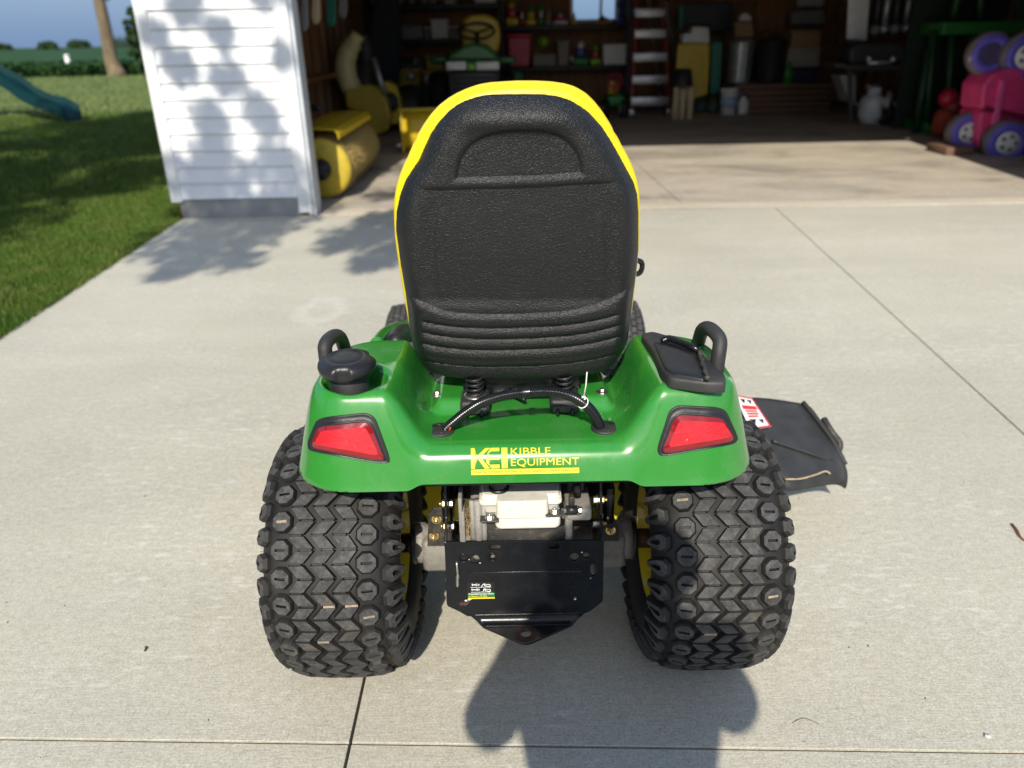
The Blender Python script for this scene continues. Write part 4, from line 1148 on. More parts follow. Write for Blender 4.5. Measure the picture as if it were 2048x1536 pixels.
def rear_wheel(cxw, flip, seed):
    rg = random.Random(seed)
    axz = .306; org = Vector((cxw, 1.578, axz))
    wt = bpy.data.objects.new('rear_wheel', None); COL.objects.link(wt); wt.parent = tr; wt.location = (org.x - XC, 0, 0); ORG[wt.name] = Vector((org.x, 1.578, 0))
    # carcass
    nA = np.concatenate([-HA[::-1], HA[1:]]); aa = []
    for a0, a1 in zip(nA, nA[1:]): aa += [a0, (a0 + a1) / 2]
    aa.append(nA[-1])
    G = np.array([[tyre_pt(2 * pi * k / 128, a, 0, org) for a in aa] for k in range(129)])
    mb = MB(); mb.grid(G)
    # inside of the bead so the tyre has a thickness
    G2 = np.array([[(org.x + sx * .112, org.y + rr * cos(2 * pi * k / 96), org.z + rr * sin(2 * pi * k / 96)) for rr in (.1555, .150)] for k in range(97) for sx in (1,)])
    obj('tyre', mb, M_rubber, wt)
    mb = MB(); dth = 2 * pi / NP; hp = dth / 2; rr_ = .2975
    def block(poly, hgt, taper=.86, slit=None, top=1, mud=0.):
        """poly: (theta, a) outline; slit: same count of points inside for a recess"""
        n = len(poly); ct = sum(p[0] for p in poly) / n; ca = sum(p[1] for p in poly) / n
        def sc(k): return [(ct + (t - ct) * k, ca + (a - ca) * k) for t, a in poly]
        lv = [(sc(1.06), -.002), (sc(1.0), hgt * .55), (sc(taper), hgt)]
        vs = []; fs = []
        for pl, hh in lv: vs += [tyre_pt(t, a, hh, org) for t, a in pl]
        for k in range(2):
            for i in range(n): fs.append((k * n + i, k * n + (i + 1) % n, (k + 1) * n + (i + 1) % n, (k + 1) * n + i))
        mb.add(vs, fs, 0)
        if slit is None:
            mb.add(vs[2 * n:], [tuple(range(n))], top)
        else:
            s0 = [tyre_pt(t, a, hgt, org) for t, a in slit]; s1 = [tyre_pt(t, a, hgt * (.93 if mud else .35), org) for t, a in slit]
            mb.add(vs[2 * n:] + s0, [(i, (i + 1) % n, n + (i + 1) % n, n + i) for i in range(n)], top)
            mb.add(s0 + s1, [(i, (i + 1) % n, n + (i + 1) % n, n + i) for i in range(n)], 0)
            mb.add(s1, [tuple(range(n))], 2 if mud else 0)
    AMP = .0126; fl = -1 if flip else 1
    def zig(t):
        f = (t / dth) % 1; return fl * AMP * (4 * abs(f - .5) - 1)
    for k in range(NP * 2):
        t0, t1 = k * hp + hp * .065, (k + 1) * hp - hp * .065
        for ac, hw, st in ((-.0455, .0168, .85), (0., .0154, 1.), (.0455, .0168, .85)):
            o_, i_ = (zig(t0), zig(t1))
            f_lo = 1.0 if ac >= 0 else st; f_hi = 1.0 if ac <= 0 else st
            poly = [(t0, ac - hw + o_ * f_lo), (t1, ac - hw + i_ * f_lo), (t1, ac + hw + i_ * f_hi), (t0, ac + hw + o_ * f_hi)]
            block(poly, .0120 + rg.uniform(-.0008, .0008), .92)
            # low tie bar towards the next block
            tb0, tb1 = t1 - hp * .02, (k + 1) * hp + hp * .12; zc = zig((k + 1) * hp) * .85
            if rg.random() < .04: block([(tb0, ac - hw * .8 + zc), (tb1, ac - hw * .8 + zc), (tb1, ac + hw * .8 + zc), (tb0, ac + hw * .8 + zc)], .0112, .97, top=2)
            else: block([(tb0, ac - hw * .72 + zc), (tb1, ac - hw * .72 + zc), (tb1, ac + hw * .72 + zc), (tb0, ac + hw * .72 + zc)], .0092, .96, top=0)
    for k in range(NP):
        for sx in (-1, 1):
            # zig pulls away from this side at phase f: octagon sits there
            f = 0.5 if sx * fl > 0 else 0.0
            tc = (k + f) * dth; ac = sx * .0885
            oc = []; sl_ = []
            for j in range(8):
                an = pi / 8 + j * pi / 4
                oc.append((tc + .0236 * cos(an) * 1.05 / rr_, ac + .0222 * sin(an) * 1.05))
            for j in range(8):
                an = pi / 8 + j * pi / 4; ex = .0028 * (1 if cos(an) > 0 else -1); ea = .0112 * (1 if sin(an) > 0 else -1) if abs(sin(an)) > .5 else .0112 * (1 if sin(an) > 0 else -1)
                if abs(sin(an)) > .5: ea *= .98; ex *= 1.0
                else: ea *= .55
                sl_.append((tc + ex / rr_, ac + ea))
            block(oc, .0125, .84, sl_, mud=rg.random() < .16)
            tc2 = tc + dth / 2
            pl = [(tc2 - .012 / rr_, sx * .119), (tc2 + .012 / rr_, sx * .119), (tc2 + .0225 / rr_, sx * .131), (tc2 + .0205 / rr_, sx * .150), (tc2 + .0062 / rr_, sx * .190), (tc2 - .0062 / rr_, sx * .190), (tc2 - .0205 / rr_, sx * .150), (tc2 - .0225 / rr_, sx * .131)]
            kk = [(tc2 - .0035 / rr_, sx * .136), (tc2 + .0035 / rr_, sx * .136), (tc2 + .0065 / rr_, sx * .140), (tc2 + .0050 / rr_, sx * .150), (tc2 + .0025 / rr_, sx * .164), (tc2 - .0025 / rr_, sx * .164), (tc2 - .0050 / rr_, sx * .150), (tc2 - .0065 / rr_, sx * .140)]
            block(pl, .0150, .80, kk, top=1)
    # fine moulding whiskers on the shoulders
    for k in range(60):
        th = rg.uniform(0, 2 * pi); sx = rg.choice((-1, 1)); a = sx * rg.uniform(.17, .21)
        p0, p1 = Vector(tyre_pt(th, a, 0, org)), Vector(tyre_pt(th + rg.uniform(-.02, .02), a, .009, org)); mb.tube([p0, p1], .0006, 4)
    autosmooth(obj('tread', mb, [M_rubber, M_tread, M_mud], wt, fix=True), 28)
    # rim: barrel, dished disc set towards the outside, hub
    out = -1 if cxw < XC else 1
    R = lambda x: T((org.x + x * out, org.y, org.z)) @ Matrix.Rotation(radians(90) * out, 4, 'Y')
    prof = [(-.128, .168), (-.130, .162), (-.122, .157), (-.112, .150), (-.095, .146), (.0, .143), (.045, .143), (.055, .13), (.05, .10), (.03, .07), (.03, .04)]
    Gp = np.array([[(org.x + x * out, org.y + r * cos(2 * pi * k / 72), org.z + r * sin(2 * pi * k / 72)) for x, r in prof] for k in range(73)])
    mb = MB(); mb.grid(Gp)
    prof2 = [(.045, .1435), (.10, .147), (.118, .154), (.128, .158), (.130, .168)]
    Gp = np.array([[(org.x + x * out, org.y + r * cos(2 * pi * k / 72), org.z + r * sin(2 * pi * k / 72)) for x, r in prof2] for k in range(73)])
    mb.grid(Gp); rim = obj('rim', mb, M_yellow, wt); ms = rim.modifiers.new('thickness', 'SOLIDIFY'); ms.thickness = .003
    mb = MB(); mb.lathe([(.045, -.03), (.05, .032), (.045, .04), (.02, .045)], 28, R(0))
    for j in range(5):
        a = j * 2 * pi / 5; p = R(0) @ Vector((.058 * cos(a), .058 * sin(a), .052)); mb.hexbolt(p, (out, 0, 0), .009, .012, True)
    obj('hub', mb, M_brack, wt)
    return wt
rear_wheel(-.401, False, 4)
rear_wheel(.447, True, 9)
# front wheels with small block turf tyres
def front_wheel(cxw, steer):
    org = Vector((cxw, 3.02, .222)); out = -1 if cxw < XC else 1
    wt = bpy.data.objects.new('front_wheel', None); COL.objects.link(wt); wt.parent = tr; wt.location = (org.x - XC, org.y - 1.578, 0); ORG[wt.name] = Vector((org.x, org.y, 0))
    pr = [(-.088, .105), (-.100, .135), (-.102, .165), (-.094, .190), (-.075, .207), (-.035, .2145), (0, .2155), (.035, .2145), (.075, .207), (.094, .190), (.102, .165), (.100, .135), (.088, .105)]
    G = np.array([[(org.x + x, org.y + r * cos(2 * pi * k / 72), org.z + r * sin(2 * pi * k / 72)) for x, r in pr] for k in range(73)])
    mb = MB(); mb.grid(G); obj('tyre', mb, M_rubber, wt)
    mb = MB()
    for k in range(44):
        for j, xx in enumerate((-.072, -.048, -.024, 0, .024, .048, .072)):
            th = 2 * pi * (k + .5 * (j % 2)) / 44; c0, c1 = th - .055, th + .055
            rr = np.interp(abs(xx), [0, .035, .075], [.2155, .2145, .207])
            P = []
            for r_ in (rr - .002, rr + .007):
                for (t, x) in ((c0, xx - .0095), (c1, xx - .0095), (c1, xx + .0095), (c0, xx + .0095)):
                    P.append((org.x + x, org.y + r_ * cos(t), max(.0005, org.z + r_ * sin(t))))
            mb.add(P, [(4, 5, 6, 7), (0, 1, 5, 4), (1, 2, 6, 5), (2, 3, 7, 6), (3, 0, 4, 7)])
    obj('tread', mb, M_tread, wt)
    mb = MB(); M_ = T(org) @ Matrix.Rotation(radians(90), 4, 'Y')
    mb.lathe([(.03, -.06), (.05, -.03), (.09, -.03), (.10, -.09), (.112, -.092), (.108, .092), (.10, .09), (.09, .04), (.05, .04), (.03, .06)], 40, M_); obj('rim', mb, M_yellow, wt)
    return wt
fl_x = gy(766, 640, 2.86).x + .09; fr_x = gy(1291, 650, 2.86).x - .09
front_wheel(fl_x, 0); front_wheel(fr_x, 0)

# ================================================================== TRANSAXLE, FRAME AND HITCH
HY = 1.385
def hp_(x, y, Y=HY): return gy(x, y, Y)
def plate_holes(name, outline, holes, Y, th, mat, parent=tr):
    """upright steel plate with real openings; points in (x, z)"""
    bm = bmesh.new()
    for loop in [outline] + holes:
        vs = [bm.verts.new((p[0], Y, p[1])) for p in loop]
        for i in range(len(vs)): bm.edges.new((vs[i], vs[(i + 1) % len(vs)]))
    bmesh.ops.triangle_fill(bm, use_beauty=True, edges=list(bm.edges), normal=(0, -1, 0))
    bm.verts.index_update()
    mb = MB(); mb.add([v.co for v in bm.verts], [[v.index for v in f.verts] for f in bm.faces]); bm.free()
    o = obj(name, mb, mat, parent); m = o.modifiers.new('thickness', 'SOLIDIFY'); m.thickness = th; m.offset = 1 if False else 0
    b = o.modifiers.new('edge', 'BEVEL'); b.width = .0008; b.segments = 2; b.limit_method = 'ANGLE'
    return o
def hz(zx_, zy_): return (800 + zx_ * .25391, 930 + zy_ * .25391)       # measured on an enlarged crop
def hole(cx_, cy_, rx_, ry_, n=18, slot=None):
    pts = []
    for k in range(n):
        a = 2 * pi * k / n
        if slot == 'h': dx, dy = (rx_ - ry_) * (1 if cos(a) > 0 else -1) + ry_ * cos(a), ry_ * sin(a)
        elif slot == 'v': dx, dy = rx_ * cos(a), (ry_ - rx_) * (1 if sin(a) > 0 else -1) + rx_ * sin(a)
        else: dx, dy = rx_ * cos(a), ry_ * sin(a)
        p = hp_(*hz(cx_ + dx, cy_ + dy)); pts.append((p.x, p.z))
    return pts
outl = [(p.x, p.z - (.004 if p.z < hp_(*hz(1000, 1140)).z else 0)) for p in [hp_(*hz(*q)) for q in [(352, 612), (370, 600), (1590, 590), (1606, 605), (1598, 1060), (1592, 1072), (1500, 1135), (1430, 1162), (530, 1175), (470, 1150), (378, 1108), (368, 1090)]]]
holes = [hole(748, 644, 46, 20, slot='h'), hole(1212, 636, 46, 20, slot='h'), hole(500, 727, 26, 24), hole(588, 737, 38, 34), hole(726, 718, 22, 20), hole(1372, 720, 34, 30), hole(1468, 708, 24, 20), hole(1524, 822, 25, 46, slot='v'), hole(448, 780, 16, 24, slot='v'), hole(1378, 1045, 14, 13)]
hp = plate_holes('hitch_plate', outl, holes, HY, .0055, M_steelblk)
# raised collars round the round holes
mb = MB()
for c_x, c_y, r_ in ((500, 727, .0105), (726, 718, .0105), (1372, 720, .0125), (1468, 708, .0095), (1370, 975, .011)):
    p = hp_(*hz(c_x, c_y)); n_ = 24
    mb.tube([(p.x + r_ * cos(a), HY - .0030, p.z + r_ * sin(a)) for a in np.linspace(0, 2 * pi, n_, endpoint=False)], .0016, 6, closed=True)
obj('hole_collar', mb, M_steelblk, hp)
mb = MB(); a, b = hp_(*hz(545, 855)), hp_(*hz(1430, 850)); mb.box((a.x, HY - .0042, a.z - .0055), (b.x, HY - .0020, a.z + .0055), .002)
a, b = hp_(*hz(560, 885)), hp_(*hz(1420, 885)); obj('stamped_rib', mb, M_steelblk, hp)
# lower bend and tongue: swept strip with the triangular outline and the pin hole
zb = hp_(*hz(1000, 1168)).z; tz = zb - .020
sec = [(HY - .0005, zb + .001)] + [(HY - .0205 + .020 * cos(a), zb - .020 * sin(a)) for a in np.linspace(.05, pi / 2, 11)]
Yt_tip = None
def tongue_w(i):  # half width along the section
    f = i / 11.; return (-.131 + .033 * f, .136 - .034 * f)
rows = []
for i, (y_, z_) in enumerate(sec):
    l, r_ = tongue_w(i); rows.append([(XC + l + (r_ - l) * k / 16, y_, z_) for k in range(17)])
mb = MB(); mb.grid(np.array(rows)); bend = obj('hitch_bend', mb, M_steelblk, hp); ms = bend.modifiers.new('thickness', 'SOLIDIFY'); ms.thickness = .0055; ms.offset = 0
tipY = gz(*hz(1000, 1405), tz).y; hc = gz(*hz(990, 1335), tz)
bm = bmesh.new()
ol = [(XC - .098, HY - .0205), (XC + .102, HY - .0205)]
cand = [(XC + .102, HY - .0205), (XC - .098, HY - .0205)] + [(hc.x + .030 * cos(a), hc.y + .030 * sin(a)) for a in np.linspace(0, 2 * pi, 40, endpoint=False)]
def hull(P):
    P = sorted(P)
    def half_(Q):
        h_ = []
        for p in Q:
            while len(h_) > 1 and (h_[-1][0] - h_[-2][0]) * (p[1] - h_[-2][1]) - (h_[-1][1] - h_[-2][1]) * (p[0] - h_[-2][0]) <= 0: h_.pop()
            h_.append(p)
        return h_[:-1]
    return half_(P) + half_(P[::-1])
loop = hull(cand)
for lp in (loop, [(hc.x + .0125 * cos(a), hc.y + .0125 * sin(a)) for a in np.linspace(0, 2 * pi, 20, endpoint=False)]):
    vs = [bm.verts.new((p[0], p[1], tz)) for p in lp]
    for i in range(len(vs)): bm.edges.new((vs[i], vs[(i + 1) % len(vs)]))
bmesh.ops.triangle_fill(bm, use_beauty=True, edges=list(bm.edges), normal=(0, 0, 1)); bm.verts.index_update()
mb = MB(); mb.add([v.co for v in bm.verts], [[v.index for v in f.verts] for f in bm.faces]); bm.free()
to = obj('hitch_tongue', mb, M_steelblk, hp); ms = to.modifiers.new('thickness', 'SOLIDIFY'); ms.thickness = .0055; ms.offset = 0
mb = MB(); n_ = 32
mb.add([(hc.x + r_ * cos(2 * pi * k / n_), hc.y + r_ * sin(2 * pi * k / n_), tz + h_) for r_, h_ in ((.0125, -.0035), (.0125, .0042), (.0150, .0044), (.0245, .0036)) for k in range(n_)],
       [(a * n_ + k, a * n_ + (k + 1) % n_, (a + 1) * n_ + (k + 1) % n_, (a + 1) * n_ + k) for a in range(3) for k in range(n_)], 0, True); obj('pin_hole_wear', mb, M_rust, hp)
# sheet metal rounded uprights beside the opening
sideX = (hp_(*hz(360, 612)).x, hp_(*hz(1596, 600)).x)
topz = [gy(905, 968, 1.46).z, gy(1195, 960, 1.46).z]
for i, xs_ in enumerate(sideX):
    zt_ = hp_(890, 1083).z; zl = hp_(890, 1210).z
    poly = [(HY - .002, zl), (HY - .002, zt_ - .002), (HY + .04, zt_ + .035), (HY + .085, topz[i] + .09), (HY + .24, topz[i] + .09), (HY + .24, zl + .02), (HY + .10, zl)]
    mb = MB(); mb.prism(poly, xs_ - .003, xs_ + .003, 'x'); sd = obj('hitch_side', mb, M_steelblk, hp)
    b = sd.modifiers.new('edge', 'BEVEL'); b.width = .0012; b.segments = 2
    s_in = 1 if i == 0 else -1
    bolts = [((903, 1007), 1.47), ((908, 1052), 1.47)] if i == 0 else [((1186, 1000), 1.47), ((1180, 1047), 1.47)]
    for (bxy, Yb) in bolts:
        mb = MB(); mbo = MB(); p = gy(*bxy, Yb); mb.hexbolt((xs_ + s_in * .003, p.y, p.z), (s_in, 0, 0), .0088, .010, True)
        mbo.hexbolt((xs_ - s_in * .003, p.y, p.z), (-s_in, 0, 0), .0088, .009, True, 0, .006)
        obj('hitch_bolt', mb, M_zinc, hp); obj('hitch_nut', mbo, M_brass, hp)
# hitch pin clip hanging in the left slot
a, b = hp_(*hz(448, 770)), hp_(*hz(456, 940))
mb = MB(); mb.tube(curve_pts([(a.x, HY + .006, a.z + .004), (a.x, HY - .006, a.z), (a.x + .001, HY - .008, (a.z + b.z) / 2 + .004), (b.x, HY - .006, b.z + .01), (b.x, HY - .005, b.z)], 5), [.0028] * 11 + [.0045] * 10, 8); obj('pin_clip', mb, M_zinc, hp)
# warning sticker with its two pictograms and two lines of print
sx0, sx1 = hp_(*hz(530, 985)).x, hp_(*hz(745, 985)).x; sz0, sz1 = hp_(*hz(640, 1048)).z, hp_(*hz(640, 912)).z
YS = HY - .0033
def sq_on(mb, u0, u1, v0, v1, o=0.):
    P = [(sx0 + (sx1 - sx0) * u, YS - o, sz0 + (sz1 - sz0) * v) for u, v in ((u0, v0), (u1, v0), (u1, v1), (u0, v1))]; mb.add(P, [(0, 1, 2, 3)])
mb = MB(); sq_on(mb, 0, 1, 0, 1); stk = obj('hitch_sticker', mb, M_gloss, hp)
mb = MB(); sq_on(mb, .02, 1, .09, .37, .0003); obj('sticker_band', mb, M_decalgreen, stk)
mb = MB(); sq_on(mb, .02, 1, .02, .09, .0003); obj('sticker_band', mb, M_decal, stk)
def flat_text(name, txt, u0, u1, v0, v1, mat, bold=.02):
    Vt, Ft = text_mesh(txt, bold); mb = MB()
    mb.add([(sx0 + (sx1 - sx0) * (u0 + (u1 - u0) * a), YS - .0006, sz0 + (sz1 - sz0) * (v0 + (v1 - v0) * b)) for a, b in Vt], Ft); return obj(name, mb, mat, stk, fix=False)
flat_text('sticker_lettering', 'Assembled by John Deere', .04, .97, .245, .355, M_white); flat_text('sticker_lettering', 'in Horicon, WI USA', .04, .72, .115, .22, M_decal)
mb = MB()
def bar(u0, v0, u1, v1, w=.02):
    a, b = Vector((u0, v0 * .65)), Vector((u1, v1 * .65)); dd = (b - a).normalized(); n_ = Vector((-dd.y, dd.x)) * w / 2
    P = [a + n_, b + n_, b - n_, a - n_]; mb.add([(sx0 + (sx1 - sx0) * p.x, YS - .0004, sz0 + (sz1 - sz0) * p.y / .65) for p in P], [(0, 1, 2, 3)])
for v0, hgt in ((.42, .24), (.70, .24)):
    bar(.13, v0 - .01, .88, v0 - .01, .014)
    sh = .02 if v0 < .6 else 0
    bar(.20 - sh, v0 + .07, .20 - sh, v0 + .20, .035); bar(.34 + sh, v0 + .07, .34 + sh, v0 + .20, .035); bar(.20 - sh, v0 + .135, .34 + sh, v0 + .135, .03)
    bar(.39, v0 + .16, .46, v0 + .16, .018); bar(.39, v0 + .11, .46, v0 + .11, .018)
    for q in [(.52 + 3 * sh, .02, .62, .20), (.62, .20, .66, .05), (.66, .05, .74, .05), (.68, .14, .84, .14), (.84, .14, .85, .03), (.74, .03, .85, .03), (.62, .20, .70, .14), (.66, .14, .68, .02)]: bar(q[0], v0 + q[1], q[2], v0 + q[3], .022)
obj('sticker_pictogram', mb, M_white, stk)
# white paint chips and rust spots on the plate
mb = MB()
for c_x, c_y, r_ in ((545, 1052, .004), (560, 1047, .003), (520, 1062, .0035), (1378, 1050, .003), (1500, 885, .0015), (630, 765, .0018), (545, 738, .0016), (1432, 682, .002)):
    p = hp_(*hz(c_x, c_y)); mb.add([(p.x + r_ * (1 + .5 * sin(k * 2.3)) * cos(k * pi / 4), HY - .0032, p.z + .6 * r_ * (1 + .4 * cos(k * 3.1)) * sin(k * pi / 4)) for k in range(8)], [tuple(range(8))])
obj('paint_chip', mb, M_white, hp)
mb = MB()
for c_x, c_y, r_ in ((500, 1085, .011), (530, 1070, .006)):
    p = hp_(*hz(c_x, c_y)); mb.add([(p.x + r_ * (1 + .3 * sin(k * 2.3)) * cos(k * pi / 6), HY - .0030, p.z + .5 * r_ * (1 + .4 * cos(k * 3.1)) * sin(k * pi / 6)) for k in range(12)], [tuple(range(12))])
obj('rust_spot', mb, M_rust, hp)

# white fluid reservoir
RY = 1.382
def rz(zx_, zy_, Y): return gy(*hz(zx_, zy_), Y)
def loft(rows_, name, mat, parent, bevel=.004):
    n = len(rows_[0]); mb = MB(); mb.add([v for r in rows_ for v in r], [(a * n + i, a * n + (i + 1) % n, (a + 1) * n + (i + 1) % n, (a + 1) * n + i) for a in range(len(rows_) - 1) for i in range(n)] + [tuple(range(n)), tuple(range((len(rows_) - 1) * n, len(rows_) * n))], 0, True)
    o = obj(name, mb, mat, parent); b = o.modifiers.new('edge', 'BEVEL'); b.width = bevel; b.segments = 3; b.limit_method = 'ANGLE'; b.angle_limit = radians(30)
    return autosmooth(o, 50)
def rrect(x0, x1, y0, y1, z, r=.012, n=4):
    out = []
    for (cx_, cy_, a0) in ((x1 - r, y1 - r, 0), (x0 + r, y1 - r, pi / 2), (x0 + r, y0 + r, pi), (x1 - r, y0 + r, 3 * pi / 2)):
        for k in range(n + 1): a = a0 + k * pi / 2 / n; out.append(Vector((cx_ + r * cos(a), cy_ + r * sin(a), z)))
    return out
xa, xb = rz(632, 250, RY).x, rz(1268, 250, RY).x
z_t, z_r, z_m, z_s, z_b = rz(950, 150, RY + .06).z, rz(640, 320, RY).z, rz(900, 390, RY).z, rz(900, 410, RY).z, rz(900, 475, RY).z
tank = loft([rrect(xa + .004, xb - .004, RY + .012, RY + .13, z_t + .004), rrect(xa, xb, RY + .006, RY + .14, z_t - .006), rrect(xa - .001, xb + .001, RY + .002, RY + .14, z_r + .012), rrect(xa - .004, xb + .003, RY - .001, RY + .14, z_r + .006), rrect(xa - .004, xb + .003, RY - .001, RY + .14, z_r), rrect(xa + .004, xb - .002, RY + .004, RY + .14, z_r - .004), rrect(xa + .006, xb - .004, RY + .008, RY + .13, z_m)], 'fluid_reservoir', M_tank, tr)
xc0, xc1 = rz(760, 300, RY).x, rz(1165, 300, RY).x
loft([rrect(xc0, xc1, RY - .016, RY + .05, rz(900, 290, RY - .016).z), rrect(xc0 - .001, xc1 + .001, RY - .018, RY + .05, z_r), rrect(xc0 - .002, xc1 + .002, RY - .019, RY + .05, z_m)], 'reservoir_step', M_tank, tank)
xd0, xd1 = rz(750, 440, RY).x, rz(1262, 440, RY).x
loft([rrect(xd0, xd1, RY - .016, RY + .08, z_m - .001), rrect(xd0, xd1, RY - .018, RY + .08, z_b + .006), rrect(xd0 + .004, xd1 - .004, RY - .014, RY + .08, z_b)], 'reservoir_foot', M_tank, tank)
p = rz(778, 205, RY + .03); mb = MB(); mb.lathe([(.0205, -.004), (.0215, .010), (.0175, .011), (.0165, .014), (.0165, .05)], 24, T((p.x, RY + .035, z_t))); obj('reservoir_cap', mb, M_blk, tank)
mb = MB(); 
for k in range(12): a = 2 * pi * k / 12; mb.box((p.x + .0165 * cos(a) - .0015, RY + .035 + .0165 * sin(a) - .0015, z_t + .014), (p.x + .0165 * cos(a) + .0015, RY + .035 + .0165 * sin(a) + .0015, z_t + .048))
obj('cap_rib', mb, M_blk, tank)
for (q, Yq) in (((705, 412), RY - .012), ((1218, 365), RY - .010)):
    p = rz(*q, Yq); mb = MB(); mb.box((p.x - .020, Yq - .012, p.z - .006), (p.x + .020, Yq + .012, p.z - .002), .002); br = obj('reservoir_bracket', mb, M_brack, tr)
    mb = MB(); mb.hexbolt((p.x, Yq, p.z - .002), (0, 0, 1), .0078, .008, True, 0, .003); obj('bracket_bolt', mb, M_zinc, br)
# black cross strap under it and the cast case to its left
YX = HY + .012; a, b = rz(650, 500, YX), rz(1292, 580, YX); mb = MB(); mb.box((a.x, YX, b.z - .03), (b.x, YX + .006, a.z), .002); a2 = rz(650, 400, YX); mb.box((a.x, YX - .0005, a.z - .005), (rz(752, 400, YX).x, YX + .0065, a2.z), .002); obj('cross_strap', mb, M_brack, tr)
a, b = rz(545, 245, RY + .03), rz(648, 590, RY + .03)
mb = MB()
for k, w_ in enumerate((.010, .016, .010)):
    x_ = a.x + .006 + k * .0125; mb.tube([(x_, RY + .012, b.z - .02), (x_, RY + .014, a.z)], w_ * .62, 12)
mb.box((a.x, RY + .02, b.z - .05), (b.x + .16, RY + .20, a.z - .02), .01); obj('transaxle_case', mb, M_cast, tr)
a, b = rz(512, 390, RY), rz(562, 590, RY); mb = MB()
for k in range(160):
    p = Vector((random.uniform(a.x, b.x), RY + .01 + random.uniform(-.006, .02), random.uniform(b.z, a.z))); d_ = Vector((random.gauss(0, 1), random.gauss(0, .6), random.gauss(0, 1))).normalized() * .006
    mb.tube([p - d_, p + d_], .0007, 3, caps=False)
tag(obj('grass_chaff', mb, M_chaff, tr), kind='stuff')
for q0, q1 in (((470, 255), (490, 600)), ((492, 360), (500, 600))):
    a, b = rz(*q0, RY + .005), rz(*q1, RY + .005); mb = MB(); mb.box((a.x - .004, RY, b.z), (a.x + .004, RY + .05, a.z), .002); obj('brake_lever', mb, M_cast, tr)
a, b = rz(1300, 395, RY + .02), rz(1358, 585, RY + .02); mb = MB(); mb.box((a.x, RY + .012, b.z - .02), (b.x, RY + .04, a.z), .006); mb.box((a.x + .002, RY + .01, a.z - .01), (b.x + .04, RY + .12, a.z + .02), .006); obj('casting_lug', mb, M_cast, tr)
a, b = rz(1330, 240, RY + .02), rz(1372, 345, RY + .02); mb = MB(); mb.box((a.x, RY + .012, b.z), (b.x, RY + .03, a.z), .003); sl2 = obj('shift_lever', mb, M_brack, tr)
p = rz(1345, 358, RY); mb = MB(); mb.tube([(p.x - .020, RY + .0, p.z), (p.x + .022, RY + .0, p.z)], .0055, 10); mb.hexbolt((p.x + .016, RY, p.z), (1, 0, 0), .008, .008); obj('lever_bolt', mb, M_zinc, sl2)
p = rz(1345, 355, RY); mb = MB(); mb.lathe([(.010, -.012), (.010, .012)], 16, T((p.x + .002, RY, p.z)) @ Matrix.Rotation(pi / 2, 4, 'Y')); obj('lever_bush', mb, M_blk, sl2)
p = rz(1395, 195, RY + .03); mb = MB(); mb.tube([(p.x, RY + .03, p.z - .012), (p.x, RY + .03, p.z + .016)], .009, 12); mb.box((p.x - .02, RY + .04, p.z - .01), (p.x + .016, RY + .07, p.z + .04), .003); obj('linkage_rod', mb, M_blk, tr)
# axle housings, brackets and shafts
AX = 1.578
for i, sx in enumerate((-1, 1)):
    side_x = sideX[0] if sx < 0 else sideX[1]
    xin, xo = (side_x + sx * .004), (gy(828, 1085, AX - .045).x if sx < 0 else gy(1268, 1072, AX - .045).x)
    M_ = T((xin, AX, .306)) @ Matrix.Rotation(radians(90) * sx, 4, 'Y'); L_ = abs(xo - xin)
    mb = MB(); mb.lathe([(.050, -.05), (.052, L_ * .25), (.047, L_ * .30), (.046, L_ * .72), (.050, L_ * .76), (.050, L_), (.034, L_ + .001)], 28, M_); mb.box((min(xin, xin + sx * L_ * .8), AX - .055, .255), (max(xin, xin + sx * L_ * .8), AX + .03, .345), .012); ah = obj('axle_housing', mb, M_cast, tr)
    mb = MB(); mb.lathe([(.0515, L_ + .0005), (.0515, L_ + .010), (.03, L_ + .011)], 28, M_); obj('axle_seal', mb, M_blk, ah)
    mb = MB(); mb.lathe([(.024, L_ - .01), (.024, L_ + .05), (.019, L_ + .051), (.019, .30)], 20, M_); obj('axle_shaft', mb, M_rust if sx > 0 else M_steelblk, tr)
    pc = [(215, 640), (225, 390), (265, 340), (362, 335), (362, 640)] if sx < 0 else [(1590, 600), (1590, 285), (1640, 320), (1672, 355), (1722, 520), (1728, 600)]
    Yb = AX - .062; pts = [rz(*q, Yb) for q in pc]
    bm = bmesh.new(); mb = MB(); mb.prism([(p.x, p.z) for p in pts], Yb, Yb + .006, 'y'); bk = obj('axle_bracket', mb, M_brack, tr); bv = bk.modifiers.new('edge', 'BEVEL'); bv.width = .0015; bv.segments = 2
    for q in (((288, 428), (268, 560)) if sx < 0 else ((1630, 400), (1660, 515))):
        mb = MB(); p = rz(*q, Yb - .001); mb.hexbolt((p.x, Yb, p.z), (0, -1, .25), .0085, .009, True, 0, .009); obj('bracket_nut', mb, M_brass, bk)
# dark frame rails, cross-member and drive parts above the axle (seen through the gap)
mb = MB()
for xx in (-.17, .205): mb.box((XC + xx - .02, 1.50, .40), (XC + xx + .004, 3.2, .50), .006)
mb.box((XC - .2, 1.62, .40), (XC + .22, 1.66, .66), .006); mb.box((XC - .24, 1.36, .60), (XC + .25, 1.70, .625), .004); obj('frame', mb, M_steelblk, tr)
mb = MB(); mb.box((XC - .10, 1.60, .24), (XC + .12, 1.84, .42), .03); obj('transaxle_body', mb, M_cast, tr)
